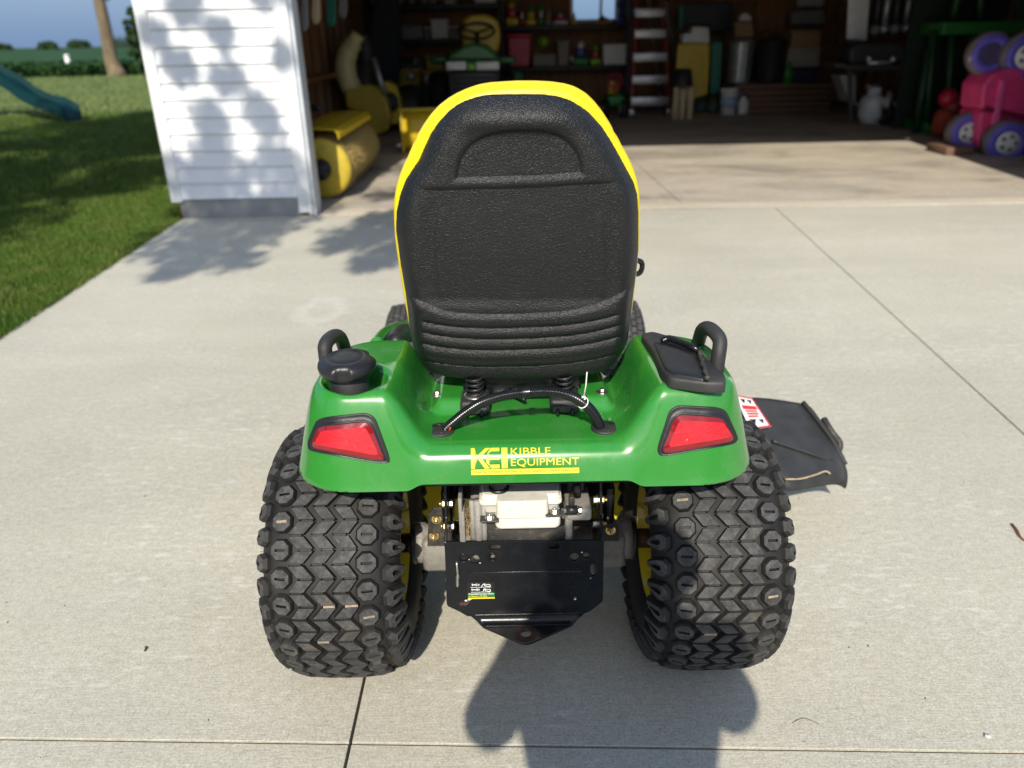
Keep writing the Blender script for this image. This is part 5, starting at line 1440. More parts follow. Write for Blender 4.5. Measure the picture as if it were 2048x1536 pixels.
# steering end, hood, dash (hidden from the photographer by the seat)
mb = MB(); hs = [rrect(XC - .27, XC + .27, 2.40, 3.42, .50, .06), rrect(XC - .27, XC + .27, 2.40, 3.42, .70, .07), rrect(XC - .25, XC + .25, 2.40, 3.36, .82, .09), rrect(XC - .21, XC + .21, 2.40, 3.26, .87, .1)]
loft(hs, 'hood', M_green, tr, .01)
mb = MB(); mb.box((XC - .22, 3.40, .36), (XC + .22, 3.46, .62), .015); gr_ = obj('front_grille', mb, M_blk, tr)
mb = MB(); mb.box((XC - .20, 3.455, .62), (XC - .06, 3.47, .70), .008); obj('headlight', mb, M_white, gr_); mb = MB(); mb.box((XC + .06, 3.455, .62), (XC + .20, 3.47, .70), .008); obj('headlight', mb, M_white, gr_)
loft([rrect(XC - .2, XC + .2, 2.22, 2.42, .40, .04), rrect(XC - .2, XC + .2, 2.24, 2.42, .80, .05), rrect(XC - .17, XC + .17, 2.28, 2.42, .92, .05)], 'dashboard', M_blk, tr, .008)
Ms = T((XC, 2.20, .98)) @ Matrix.Rotation(radians(28), 4, 'X')
mb = MB(); mb.tube([Ms @ Vector((.175 * cos(a), .175 * sin(a), 0)) for a in np.linspace(0, 2 * pi, 40, endpoint=False)], .014, 12, closed=True)
for a in (.5, pi - .5, -pi / 2): mb.tube([Ms @ Vector((0, 0, -.02)), Ms @ Vector((.172 * cos(a), .172 * sin(a), 0))], .011, 8)
mb.tube([Ms @ Vector((0, 0, -.02)), Vector((XC, 2.32, .84))], .022, 12); obj('steering_wheel', mb, M_blk, tr)
# foot boards and black mats
for sx in (-1, 1):
    mb = MB(); mb.box((XC + sx * .24, 1.80, .36), (XC + sx * .47, 2.62, .385), .008); fb = obj('foot_board', mb, M_green, tr)
    mb = MB(); mb.box((XC + sx * .26, 1.84, .386), (XC + sx * .455, 2.58, .394), .003)
    for k in range(9): mb.box((XC + sx * .27, 1.90 + k * .075, .394), (XC + sx * .445, 1.93 + k * .075, .399), .001)
    obj('foot_mat', mb, M_blkdusty, fb)
# left running board shoulder that shows past the fender
p0, p1, p2 = gy(748, 676, 2.25), gy(782, 658, 2.25), gy(840, 668, 2.25)
mb = MB(); mb.tube(curve_pts([gy(752, 690, 2.05), gy(770, 668, 2.20), gy(795, 656, 2.35), gy(830, 654, 2.45)], 6), .020, 10); obj('foot_board_rim', mb, M_green, tr)
mb = MB(); mb.tube(curve_pts([gy(790, 688, 2.05), gy(805, 668, 2.2), gy(835, 664, 2.35)], 6), [.03] * 13, 10); obj('pedal_guard', mb, M_blk, tr)
# control lever showing at the right of the seat
lv = [at(1262, 545, 1.78), at(1270, 548, 1.79), at(1279, 546, 1.80), at(1284, 536, 1.80), at(1283, 525, 1.80), at(1274, 521, 1.79), at(1262, 524, 1.78)]
mb = MB(); mb.tube(curve_pts(lv, 6), .0065, 10); mb.tube([at(1255, 530, 1.78), at(1250, 660, 1.80)], .012, 10); obj('control_lever', mb, M_gloss, tr)

# ================================================================== MOWER DECK AND DISCHARGE CHUTE
def dk(k, z, y0=1.98, y1=2.72): return [Vector((XC + .60 * k * np.sign(cos(a)) * abs(cos(a)) ** .5, (y0 + y1) / 2 + (y1 - y0) / 2 * k * np.sign(sin(a)) * abs(sin(a)) ** .6, z)) for a in np.linspace(0, 2 * pi, 60, endpoint=False)]
deck = loft([dk(1.03, .085), dk(1.03, .10), dk(1.0, .105), dk(1.0, .21), dk(.96, .235), dk(.7, .25)], 'mower_deck', M_yellow, tr, .004)
p = gz(594, 862, .24); mb = MB(); mb.box((p.x + .012, p.y - .0, .12), (p.x + .16, p.y + .34, .24), .012); obj('deck_bracket', mb, M_yellow, deck)
# black plastic chute that slopes down to the right
ch = [[(1470, 785, .36), (1600, 806, .285), (1612, 808, .280), (1622, 812, .272)],
      [(1472, 830, .33), (1622, 832, .262), (1640, 836, .258), (1646, 846, .246)],
      [(1500, 880, .285), (1648, 872, .228), (1664, 878, .224), (1672, 888, .21)],
      [(1535, 925, .235), (1668, 908, .196), (1684, 920, .19), (1692, 930, .175)],
      [(1552, 958, .205), (1674, 930, .172), (1690, 944, .162), (1697, 952, .145)],
      [(1566, 974, .19), (1668, 952, .155), (1688, 962, .14), (1694, 972, .115)],
      [(1572, 988, .165), (1664, 966, .125), (1684, 972, .105), (1690, 980, .085)]]
G = np.array([[[*gz(*q)] for q in row] for row in ch])
mb = MB(); mb.grid(G); co = obj('discharge_chute', mb, M_blkdusty, deck)
ms = co.modifiers.new('sub', 'SUBSURF'); ms.levels = ms.render_levels = 2
ms = co.modifiers.new('thickness', 'SOLIDIFY'); ms.thickness = .006
mb = MB(); mb.tube(curve_pts([Vector(gz(*q)) + Vector((0, 0, .006)) for q in [(1606, 808, .285), (1640, 850, .25), (1668, 890, .21), (1690, 932, .165)]], 6), .008, 8); mb.tube(curve_pts([Vector(gz(*q)) + Vector((0, 0, .004)) for q in [(1545, 884, .27), (1600, 902, .235), (1664, 924, .18)]], 6), .006, 8); obj('chute_ridge', mb, M_blkdusty, co)
mb = MB(); mb.tube(curve_pts([Vector(gz(*q)) for q in [(1648, 838, .255), (1662, 862, .235), (1679, 886, .20), (1676, 905, .17)]], 6), .011, 8); obj('chute_flap', mb, M_brack, co)
mb = MB(); mb.tube(curve_pts([Vector(gz(*q)) + Vector((0, 0, .008)) for q in [(1570, 963, .20), (1600, 962, .19), (1630, 954, .18), (1650, 947, .178), (1660, 952, .172)]], 8), .0028, 7); obj('twine', mb, paint('tan_twine', (.42, .32, .20), .9, var=.3, vs=80, bump=.5, bs=300), co)
# safety label on the chute
Lq = [(1468, 797, .355), (1503, 804, .340), (1542, 861, .290), (1500, 868, .305)]
c4 = [Vector(gz(*q)) + Vector((0, 0, .014)) for q in Lq]
def lab(u, v, o=0.): return (c4[0] * (1 - u) + c4[1] * u) * (1 - v) + (c4[3] * (1 - u) + c4[2] * u) * v + Vector((0, 0, o))
mb = MB(); mb.add([lab(0, 0), lab(1, 0), lab(1, 1), lab(0, 1)], [(0, 1, 2, 3)]); lb = obj('chute_label', mb, M_white, co)
mb = MB()
for (u0, u1, v0, v1) in ((.0, 1, .0, .05), (.93, 1, 0, 1), (0, 1, .95, 1), (.12, .88, .30, .42), (.2, .8, .45, .50), (.2, .8, .53, .58), (.2, .7, .61, .66)):
    mb.add([lab(u0, v0, .0006), lab(u1, v0, .0006), lab(u1, v1, .0006), lab(u0, v1, .0006)], [(0, 1, 2, 3)])
obj('label_print', mb, M_redprint, lb)
mb = MB()
for (u0, u1, v0, v1) in ((.2, .5, .10, .25), (.55, .85, .10, .25), (.15, .5, .72, .90), (.6, .85, .74, .88)):
    mb.add([lab(u0, v0, .0006), lab(u1, v0, .0006), lab((u0 + u1) / 2, v1, .0006)], [(0, 1, 2)])
obj('label_print', mb, M_gloss, lb)
# ================================================================== CONTENTS OF THE GARAGE
def C(name, col, rough=.55, **kw): return paint(name, col, rough, **kw)
K_yel = C('yellow_enamel', (.62, .44, .02), .35); K_yeldull = C('dull_yellow_enamel', (.50, .37, .03), .5, dirt=.35)
K_cream = C('pale_yellow_plastic', (.66, .58, .28), .45); K_green = C('green_enamel', (.02, .14, .03), .35)
K_black = C('black_rubber', (.015, .015, .016), .6); K_dark = C('dark_grey_metal', (.05, .052, .055), .45, metal=.3)
K_grey = C('grey_plastic', (.22, .22, .22), .5); K_alu = C('aluminium', (.42, .43, .44), .42, metal=.7)
K_red = C('red_fibreglass', (.24, .025, .025), .5); K_redbin = C('red_bin_plastic', (.50, .015, .06), .4)
K_white = C('white_household_plastic', (.75, .75, .73), .45); K_greenbin = C('green_bin_plastic', (.02, .20, .03), .45)
K_teal = C('teal_plastic', (.01, .16, .11), .45); K_card = C('cardboard', (.30, .19, .10), .85); K_cardg = C('greyish_cardboard', (.30, .27, .23), .85)
K_pink = C('pink_toy_plastic', (.75, .06, .22), .38); K_purple = C('purple_toy_plastic', (.13, .10, .55), .40); K_tyregrey = C('grey_toy_tyre', (.18, .15, .17), .6)
K_galv = C('galvanised_steel', (.34, .36, .37), .4, metal=.7, var=.2, vs=9); K_lime = C('lime_plastic', (.25, .50, .03), .45); K_orange = C('orange_plastic', (.65, .28, .02), .45)
K_blue = C('blue_plastic', (.02, .05, .28), .45); K_tan = C('tan_cardboard_tube', (.55, .44, .28), .8); K_wood = M_plank
K_bag = C('dark_green_bag', (.05, .075, .055), .7); K_tank = C('white_tank_enamel', (.68, .70, .70), .4)
K_shelf = C('black_shelf_steel', (.018, .018, .02), .5, metal=.3)
K_bristle = C('brown_yellow_bristle', (.34, .25, .08), .8, var=.5, vs=60)
def base_of(*pts): return pts
def pbox(x0, y0, x1, y1, Y):
    """metres covered by a photograph rectangle at distance Y"""
    xm, ym = (x0 + x1) / 2, (y0 + y1) / 2
    return gy(x0, ym, Y).x, gy(x1, ym, Y).x, gy(xm, y1, Y).z, gy(xm, y0, Y).z
def simple(name, label, cat, build, loc, group=None):
    """a thing of one mesh; build(mb) draws in world metres"""
    mb = MB(); m = build(mb); o = obj(name, mb, m, None, loc); return tag(o, label, cat, group)

# ---- rotary broom -------------------------------------------------------------
a = gz(668, 402); b = gz(770, 300)
br = thing('power_broom', 'yellow power broom with a cylinder brush standing inside the left doorway', 'power broom', (a.x, a.y, 0))
ax = (Vector((b.x, b.y, 0)) - Vector((a.x, a.y, 0))).normalized(); LB = 2.0
c0 = Vector((a.x - .10, a.y + .10, .30)); c1 = c0 + ax * LB
px = Vector((ax.y, -ax.x, 0))
mb = MB(); rr = []; pts = []
for k in range(41):
    pts.append(c0 + ax * (LB * k / 40)); rr.append(.262 + .016 * ((k * 7) % 3 - 1))
mb.tube(pts, rr, 36); obj('brush_core', mb, K_bristle, br)
V, Q = [], []
rs = np.random.default_rng(5); n = 9000
th = rs.uniform(0, 2 * pi, n); tt = (np.floor(rs.random(n) * 22) + rs.uniform(.1, .6, n)) / 22 * LB
side = np.array([*px]); upv = np.array([0, 0, 1.]); axn = np.array([*ax])
dr = np.cos(th)[:, None] * side + np.sin(th)[:, None] * upv
p0 = np.array([*c0]) + tt[:, None] * axn + dr * .20; p1 = p0 + dr * .10 + rs.normal(size=(n, 3)) * .012
p1[:, 2] = np.maximum(p1[:, 2], .008)
tn = np.cross(dr, axn) * .006
fast_mesh('bristles', np.stack([p0 - tn, p0 + tn, p1], 1).reshape(-1, 3) - np.array([a.x, a.y, 0]), np.arange(3 * n).reshape(n, 3), K_bristle, br)['kind'] = 'stuff'
Mx = T(c0 - ax * .01) @ (-ax).to_track_quat('Z', 'Y').to_matrix().to_4x4()
mb = MB(); mb.lathe([(.285, 0), (.285, .012), (.24, .03), (.10, .035)], 40, Mx); obj('end_disc', mb, K_yeldull, br)
mb = MB(); mb.lathe([(.10, .03), (.10, .10), (.075, .12), (.04, .14)], 20, Mx)
for k in range(6): p = Mx @ Vector((.07 * cos(k * 1.047), .07 * sin(k * 1.047), .12)); mb.hexbolt(p, -ax, .018, .02)
obj('drive_hub', mb, K_black, br)
# hood: a bent sheet over the brush
hood = []
for (o_, z) in [(-.33, .34), (-.33, .60), (-.28, .66), (-.05, .68), (.16, .67), (.20, .63), (.20, .58)]:
    hood.append([c0 - ax * .03 + px * o_ + Vector((0, 0, z - .30)), c1 + ax * .03 + px * o_ + Vector((0, 0, z - .30))])
mb = MB(); G = np.array([[[*(h[0] + (h[1] - h[0]) * k / 6)] for k in range(7)] for h in hood]); mb.grid(G, smooth=False)
hd = obj('brush_hood', mb, K_yel, br); ms = hd.modifiers.new('thickness', 'SOLIDIFY'); ms.thickness = .012
mb = MB(); mb.tube([c0 + ax * .2 + Vector((0, 0, .55)), c0 + ax * .9 - px * .5 + Vector((0, 0, .5)), c0 + ax * 1.4 - px * .9 + Vector((0, 0, .25))], .035, 8); obj('mount_arm', mb, K_black, br)

# ---- snow blower --------------------------------------------------------------
Ys = gz(760, 275).y
sb = thing('snow_blower', 'yellow snow blower with tall pale discharge chute behind the power broom', 'snow blower', (gy(740, 250, Ys).x, Ys, 0))
x0, x1, z0, z1_ = pbox(683, 165, 790, 270, Ys)
def yz_poly(pts_px, Y0, dep, name, m, par, bev=.02):
    pts = [gy(*q, Y0) for q in pts_px]; mb = MB(); mb.prism([(p.x, p.z) for p in pts], Y0, Y0 + dep, 'y'); o = obj(name, mb, m, par)
    if bev: bv = o.modifiers.new('edge', 'BEVEL'); bv.width = bev; bv.segments = 2
    return o
yz_poly([(688, 178), (700, 171), (740, 170), (762, 176), (775, 205), (782, 235), (775, 262), (755, 270), (735, 255), (715, 225), (693, 215)], Ys, .30, 'impeller_housing', K_yeldull, sb, .04)
yz_poly([(755, 168), (772, 162), (790, 170), (800, 200), (803, 225), (797, 245), (785, 250), (776, 215), (768, 185)], Ys + .32, .25, 'auger_side', K_yel, sb, .02)
mb = MB(); pc = [gy(x, y, Ys + .1) for x, y in [(703, 178), (693, 150), (691, 125), (696, 105), (705, 88), (716, 68)]]
mb.tube(curve_pts(pc, 6), [.17] * 12 + [.16] * 8 + [.14] * 6 + [.11] * 5, 12); ch_ = obj('discharge_chute', mb, K_cream, sb)
mb = MB(); pc = [gy(x, y, Ys + .3) for x, y in [(730, 175), (733, 130), (730, 95), (722, 70)]]
mb.tube(curve_pts(pc, 6), [.18] * 7 + [.14] * 12, 12); obj('chute_back', mb, K_black, sb)
mb = MB(); mb.tube([gy(748, 115, Ys - .05), gy(760, 160, Ys - .05), gy(772, 190, Ys - .05)], .045, 8); obj('chute_crank', mb, K_alu, sb)
mb = MB(); p = gy(778, 205, Ys + .28); mb.lathe([(.16, -.02), (.16, .05), (.06, .07)], 20, T((p.x, Ys + .28, p.z)) @ Matrix.Rotation(pi / 2, 4, 'X')); obj('gear_case', mb, K_black, sb)
mb = MB(); x0, x1, _, z1_ = pbox(690, 255, 800, 262, Ys + .2)
mb.lathe([(.05, -.2), (.34, -.2), (.36, -.1), (.36, .1), (.34, .2), (.05, .2)], 24, T((x1 + .1, Ys + .9, .36)) @ Matrix.Rotation(pi / 2, 4, 'Y')); obj('wheel', mb, K_black, sb)

# ---- front blade behind the seat ----------------------------------------------
Yb = gz(840, 305).y
sp_ = thing('snow_plow_blade', 'yellow steel blade box standing on the garage floor behind the seat', 'plow blade', (gy(838, 300, Yb).x, Yb, 0))
x0, x1, z0, z1_ = pbox(806, 220, 905, 300, Yb)
mb = MB()
prof = [(0, 0.02), (-.10, .12), (-.16, z1_ * .45), (-.12, z1_ * .8), (-.02, z1_)]
G = np.array([[[x, Yb + o_, z] for x in np.linspace(x0, x1 + .5, 8)] for o_, z in prof]); mb.grid(G)
bl = obj('blade', mb, K_yel, sp_); ms = bl.modifiers.new('thickness', 'SOLIDIFY'); ms.thickness = .02
mb = MB(); mb.box((x0 - .01, Yb - .16, .02), (x0 + .02, Yb + .10, z1_ + .02), .004); mb.box((x0, Yb - .04, z1_ - .01), (x1 + .5, Yb + .10, z1_ + .03), .006); obj('blade_frame', mb, K_yeldull, sp_)
mb = MB(); mb.lathe([(.05, -.03), (.07, 0), (.05, .03)], 16, T((x0 - .06, Yb - .1, .12))); obj('skid_shoe', mb, K_alu, sp_)

# ---- second riding tractor facing out --------------------------------------------
Yt = 13.2
t2 = thing('garage_tractor', 'dark green riding tractor parked inside garage facing out with yellow seat', 'lawn tractor', (gy(945, 200, Yt).x, Yt, 0))
def frontpoly(pts, Y, dep, name, m, par=t2, bev=.03): return yz_poly(pts, Y, dep, name, m, par, bev)
frontpoly([(922, 60), (926, 38), (940, 30), (965, 28), (985, 32), (998, 45), (1001, 75), (998, 100), (985, 108), (940, 108), (924, 95)], Yt + 1.5, .28, 'seat_back', K_yel, bev=.06)
frontpoly([(893, 122), (900, 108), (925, 92), (950, 86), (975, 92), (992, 108), (1000, 122)], Yt + .1, 1.0, 'hood', K_green, bev=.05)
frontpoly([(896, 142), (896, 122), (999, 122), (999, 142)], Yt + .06, .9, 'hood_nose', K_green, bev=.03)
gl_ = frontpoly([(898, 196), (895, 142), (1000, 142), (996, 196)], Yt + .02, .5, 'front_grille', K_black, bev=.03)
for k in range(4):
    x0, x1, z0, z1_ = pbox(905, 148 + k * 11, 990, 153 + k * 11, Yt); mb = MB(); mb.box((x0, Yt + .0, z0), (x1, Yt + .03, z1_), .004); obj('grille_bar', mb, K_dark, gl_)
for xa_, xb_ in ((892, 932), (952, 998)):
    x0, x1, z0, z1_ = pbox(xa_, 123, xb_, 140, Yt); mb = MB(); mb.box((x0, Yt - .03, z0), (x1, Yt + .05, z1_), .02); obj('headlight', mb, K_white, gl_)
x0, x1, z0, z1_ = pbox(936, 128, 948, 140, Yt); mb = MB(); mb.box((x0, Yt + .0, z0), (x1, Yt + .05, z1_), .01); obj('hood_badge', mb, K_lime, gl_)
p = gy(953, 62, Yt + 1.1); Mw = T(p) @ Matrix.Rotation(radians(25), 4, 'X'); R_ = .30
mb = MB(); mb.tube([Mw @ Vector((R_ * cos(a), R_ * sin(a), 0)) for a in np.linspace(0, 2 * pi, 32, endpoint=False)], .022, 10, closed=True)
for a in (.4, pi - .4, -pi / 2): mb.tube([Mw @ Vector((0, 0, -.03)), Mw @ Vector((R_ * cos(a), R_ * sin(a), 0))], .018, 8)
mb.tube([Mw @ Vector((0, 0, -.03)), gy(953, 95, Yt + .9)], .04, 10); obj('steering_wheel', mb, K_black, t2)
for xw in (888, 1004):
    p = gy(xw, 200, Yt + .25); mb = MB(); mb.lathe([(.1, -.12), (.27, -.12), (.31, -.06), (.31, .06), (.27, .12), (.1, .12)], 28, T((p.x, Yt + .3, .31)) @ Matrix.Rotation(pi / 2, 4, 'Y')); obj('front_wheel', mb, K_black, t2)
for sx in (-1, 1):
    p = gy(946 + sx * 66, 170, Yt + 1.7); mb = MB(); mb.lathe([(.15, -.16), (.42, -.16), (.46, -.08), (.46, .08), (.42, .16), (.15, .16)], 28, T((p.x, Yt + 1.75, .46)) @ Matrix.Rotation(pi / 2, 4, 'Y')); obj('rear_wheel', mb, K_black, t2)
    x0, x1, z0, z1_ = pbox(946 + sx * 66 - 18, 112, 946 + sx * 66 + 18, 150, Yt + 1.6); mb = MB(); mb.box((x0, Yt + 1.3, z1_ - .12), (x1, Yt + 2.1, z1_), .03); obj('fender', mb, K_green, t2)

# ---- shelving along the back wall ----------------------------------------------
YB = 17.3
def shelf(label, xl, xr, rows_, Y=YB, dep=.55):
    s_ = thing('storage_shelf', label, 'shelving', (gy((xl + xr) / 2, 150, Y).x, Y, 0), 'black steel shelves against the back wall')
    X0, X1 = gy(xl, 100, Y).x, gy(xr, 100, Y).x
    zt = gy(xl, -40, Y).z
    for x in (X0, X1):
        for y in (Y, Y + dep):
            mb = MB(); mb.box((x - .035, y - .03, .004), (x + .035, y + .03, zt)); obj('post', mb, K_shelf, s_)
    for r in rows_:
        z = gy((xl + xr) / 2, r, Y).z; mb = MB(); mb.box((X0, Y - .032, z - .10), (X1, Y + dep + .032, z), .008); obj('shelf_board', mb, K_shelf, s_)
    return lambda ry: gy((xl + xr) / 2, ry, Y).z
shelf('black steel shelf unit beside the parked tractor holding red and white bins', 1004, 1256, (49, 132))
shelf('black steel shelf unit in the left back corner behind the parked tractor', 738, 1000, (8, 78, 150))
SG = 'things stored on the garage shelves'
def crate(name, label, cat, px_, mat, Y=YB + .05, dep=.4, lid=None, taper=1.0, base_z=None, group=SG, bev=.03):
    x0, x1, z0, z1_ = pbox(*px_, Y)
    if base_z is not None: z0 = base_z
    t = thing(name, label, cat, ((x0 + x1) / 2, Y, z0), group)
    cxm = (x0 + x1) / 2; hw = (x1 - x0) / 2
    mb = MB(); h_ = z1_ - z0
    n0 = [Vector((cxm + sx * hw * taper, Y + (dep * .5) + sy * dep * .5 * taper, z0)) for sx, sy in ((-1, -1), (1, -1), (1, 1), (-1, 1))]
    n1 = [Vector((cxm + sx * hw, Y + dep * .5 + sy * dep * .5, z1_ - h_ * .08)) for sx, sy in ((-1, -1), (1, -1), (1, 1), (-1, 1))]
    mb.add(n0 + n1, [(3, 2, 1, 0), (4, 5, 6, 7)] + [(i, (i + 1) % 4, 4 + (i + 1) % 4, 4 + i) for i in range(4)])
    o = obj('body', mb, mat, t); bv = o.modifiers.new('edge', 'BEVEL'); bv.width = bev; bv.segments = 2
    mb = MB(); mb.box((x0 - .015, Y - .015, z1_ - h_ * .09), (x1 + .015, Y + dep + .015, z1_), .01); obj('rim' if lid is None else 'lid', mb, lid or mat, t)
    return t
s1, s2 = gy(1130, 49, YB).z, gy(1130, 132, YB).z
crate('storage_bin', 'dark red plastic bin on the middle shelf beside the tractor seat', 'bin', (1016, 68, 1062, 130), K_redbin, base_z=s2, taper=.9)
crate('storage_bin', 'white plastic bin at the right end of the middle shelf', 'bin', (1206, 88, 1256, 128), K_white, base_z=s2, taper=.93)
crate('storage_box', 'low grey cardboard box on the middle shelf right of the red bin', 'box', (1066, 108, 1112, 130), K_cardg, base_z=s2, lid=K_cardg)
crate('storage_box', 'tall narrow grey carton on the middle shelf', 'box', (1116, 82, 1138, 130), K_cardg, base_z=s2, lid=K_cardg)
crate('storage_bin', 'bright green plastic bin under the shelf beside the parked tractor', 'bin', (1000, 134, 1047, 170), K_greenbin, base_z=.004, taper=.9)
# toys and odds on the shelves
def ball(mb, p, r, n=14): mb.lathe([(max(.001, r * sin(pi * k / 10)), -r * cos(pi * k / 10)) for k in range(11)], n, T(p))
p = gy(1087, 84, YB + .2); simple('toy_ball', 'lime green toy ball on top of the grey box', 'ball', lambda mb: (ball(mb, p, .11), K_lime)[1], p, SG)
def figure(name, label, cat, px_, cols, Y=YB + .15, bz=None):
    x0, x1, z0, z1_ = pbox(*px_, Y); z0 = bz if bz is not None else z0
    t = thing(name, label, cat, ((x0 + x1) / 2, Y, z0), SG); h_ = z1_ - z0; w_ = x1 - x0; cxm = (x0 + x1) / 2
    mb = MB(); mb.box((x0, Y - .1, z0), (x1, Y + .15, z0 + h_ * .35), .03); obj('body', mb, cols[0], t)
    mb = MB(); mb.box((cxm - w_ * .3, Y - .08, z0 + h_ * .35), (cxm + w_ * .3, Y + .12, z0 + h_ * .72), .03); obj('middle', mb, cols[1], t)
    mb = MB(); ball(mb, Vector((cxm, Y, z0 + h_ * .85)), h_ * .17); obj('top', mb, cols[2], t)
    return t
figure('toy_blaster', 'blue and green toy with white top on the middle shelf', 'toy', (1145, 84, 1178, 128), (K_greenbin, K_blue, K_white), bz=s2)
figure('toy_truck', 'lime and purple toy on the middle shelf left of the white bin', 'toy', (1180, 92, 1202, 128), (K_lime, K_redbin, K_lime), bz=s2)
figure('paint_jug', 'yellow and red jug at the left of the upper shelf', 'jug', (1012, 4, 1036, 48), (K_yel, K_redbin, K_yel), bz=s1)
figure('spray_bottle', 'yellow bottle with green top on the upper shelf', 'bottle', (1052, 12, 1072, 48), (K_yel, K_yel, K_greenbin), bz=s1)
figure('paint_can', 'pale pink and white can on the upper shelf', 'can', (1106, 28, 1136, 50), (K_white, K_pink, K_white), bz=s1)
figure('cordless_drill', 'orange power tool on the upper shelf under the window', 'power tool', (1190, 30, 1222, 52), (K_orange, K_black, K_black), bz=s1)
figure('spray_bottle', 'blue bottle on the upper shelf right of the window', 'bottle', (1234, 4, 1246, 48), (K_blue, K_blue, K_blue), bz=s1)
L1, L2, L3 = gy(870, 8, YB).z, gy(870, 78, YB).z, gy(870, 150, YB).z
for i, (x0, y0, x1, y1, m, bz, lab) in enumerate([(792, 50, 846, 78, K_grey, L2, 'grey bin on the dim left shelf, left of the white tubs'), (862, 38, 896, 78, K_white, L2, 'tall white tub on the dim left shelf near the parked tractor'), (750, 52, 768, 78, K_grey, L2, 'small pale box at the left end of the dim shelf'),
                                                 (890, 1, 912, 12, K_white, L1, 'small white box on the top left shelf'), (948, -18, 992, 8, K_white, L1, 'wide white box on the top shelf above the tractor seat'), (770, 120, 850, 150, K_dark, L3, 'dark tool chest on the low left shelf'), (852, 110, 886, 150, K_yeldull, L3, 'dull yellow crate on the low left shelf'), (770, 116, 800, 122, K_grey, L3 + .3, 'flat grey case lying on the dark tool chest')]):
    crate('storage_box', lab, 'box', (x0, y0, x1, y1), m, base_z=bz, lid=m)
p = gy(806, 119, YB + .1); simple('oil_bottle', 'small red bottle on the dark chest of the low left shelf', 'bottle', lambda mb: (mb.lathe([(.05, L3 + .27), (.05, L3 + .45), (.02, L3 + .5), (.02, L3 + .55)], 14, T((p.x, p.y + .1, 0))), K_red)[1], (p.x, p.y, L3 + .27), SG)
tin_x = [756, 764, 776, 784, 850, 900, 912, 924, 700, 936, 966, 978]
tin0 = None
for i, (x, bz, hgt) in enumerate([(752, L1, .22), (775, L1, .28), (802, L1, .2), (826, L1, .26), (850, L1, .2), (868, L1, .24), (776, L2, .2), (852, L2, .18), (902, L2, .26), (914, L2, .2), (892, L3, .22), (906, L3, .16)]):
    p = gy(x, 60, YB); lc = (p.x, YB + .12, bz)
    row = 'top' if bz == L1 else 'middle' if bz == L2 else 'low'; kth = {L1: i, L2: i - 6, L3: i - 10}[bz]
    lab = 'small dull tin with pale lid, %s from left on %s board of corner shelf' % (['first', 'second', 'third', 'fourth', 'fifth', 'sixth'][kth], row)
    if tin0 is None:
        tin0 = thing('storage_tin', lab, 'tin', lc, 'small tins on the left corner shelves')
        mb = MB(); mb.lathe([(.075, 0), (.08, .01), (.08, .20)], 18, T(lc)); tb = obj('body', mb, K_grey, tin0)
        mb = MB(); mb.lathe([(.084, .20), (.084, .225), (.03, .23)], 18, T(lc)); tl_ = obj('lid', mb, K_white, tin0)
        continue
    r_ = tin0.copy(); COL.objects.link(r_); r_.location = lc; r_['label'] = lab
    for ch_o in (tb, tl_):
        c_o = ch_o.copy(); COL.objects.link(c_o); c_o.parent = r_
figure('spray_bottle', 'white bottle with red body at the upper shelf end beside the yellow jug', 'bottle', (1038, 14, 1050, 48), (K_red, K_white, K_red), bz=s1)
figure('spray_bottle', 'green and white bottle in the middle of the upper shelf', 'bottle', (1076, 10, 1088, 48), (K_greenbin, K_white, K_greenbin), bz=s1)
figure('paint_can', 'grey tin with orange label right of the green and white bottle', 'can', (1090, 20, 1104, 48), (K_grey, K_orange, K_grey), bz=s1)
figure('paint_can', 'yellow can standing under the left window edge', 'can', (1140, 26, 1154, 49), (K_yel, K_yeldull, K_white), bz=s1)
figure('toy_truck', 'small red and white toy between the carton and the blue toy', 'toy', (1139, 104, 1147, 129), (K_red, K_white, K_red), bz=s2)
for i_, (x_, y_, r_px, lab) in enumerate([(822, 152, 9, 'round silver hubcap on the floor clutter left of the parked tractor'), (853, 157, 8, 'round silver lid right of the hubcap near the parked tractor'), (832, 122, 6, 'small silver bowl on the dark chest of the low shelf'), (1226, 190, 8, 'white ball on the ride on toy by the ladder')]):
    Yd = 15.0 if i_ < 2 else YB - .05; p = gy(x_, y_, Yd); rr_ = r_px * Yd / F
    mb = MB(); mb.lathe([(rr_, -.02), (rr_ * .95, .02), (rr_ * .4, .05), (.01, .055)], 22, T(p) @ Matrix.Rotation(pi / 2, 4, 'X')); tag(obj(['hubcap', 'pot_lid', 'metal_bowl', 'play_ball'][i_], mb, K_alu if i_ < 3 else K_white, None, p), lab, ['hubcap', 'lid', 'bowl', 'ball'][i_], SG)
# yellow parts and clutter on the floor between the blower and the tractor
for i, (x0, y0, x1, y1, m, lab) in enumerate([(778, 138, 840, 170, K_yeldull, 'dull yellow crate on the floor below the left shelf'), (846, 140, 884, 172, K_yeldull, 'yellow crate on the floor left of the parked tractor'), (806, 172, 880, 216, K_dark, 'dark metal box on the floor left of the parked tractor')]):
    Yc_ = min(16.4, gz((x0 + x1) / 2, max(y1, 216)).y); crate('floor_crate', lab, 'crate', (x0, y0, x1, y1), m, Y=Yc_ - .4 * (i == 2), base_z=.004, group='crates on the garage floor')
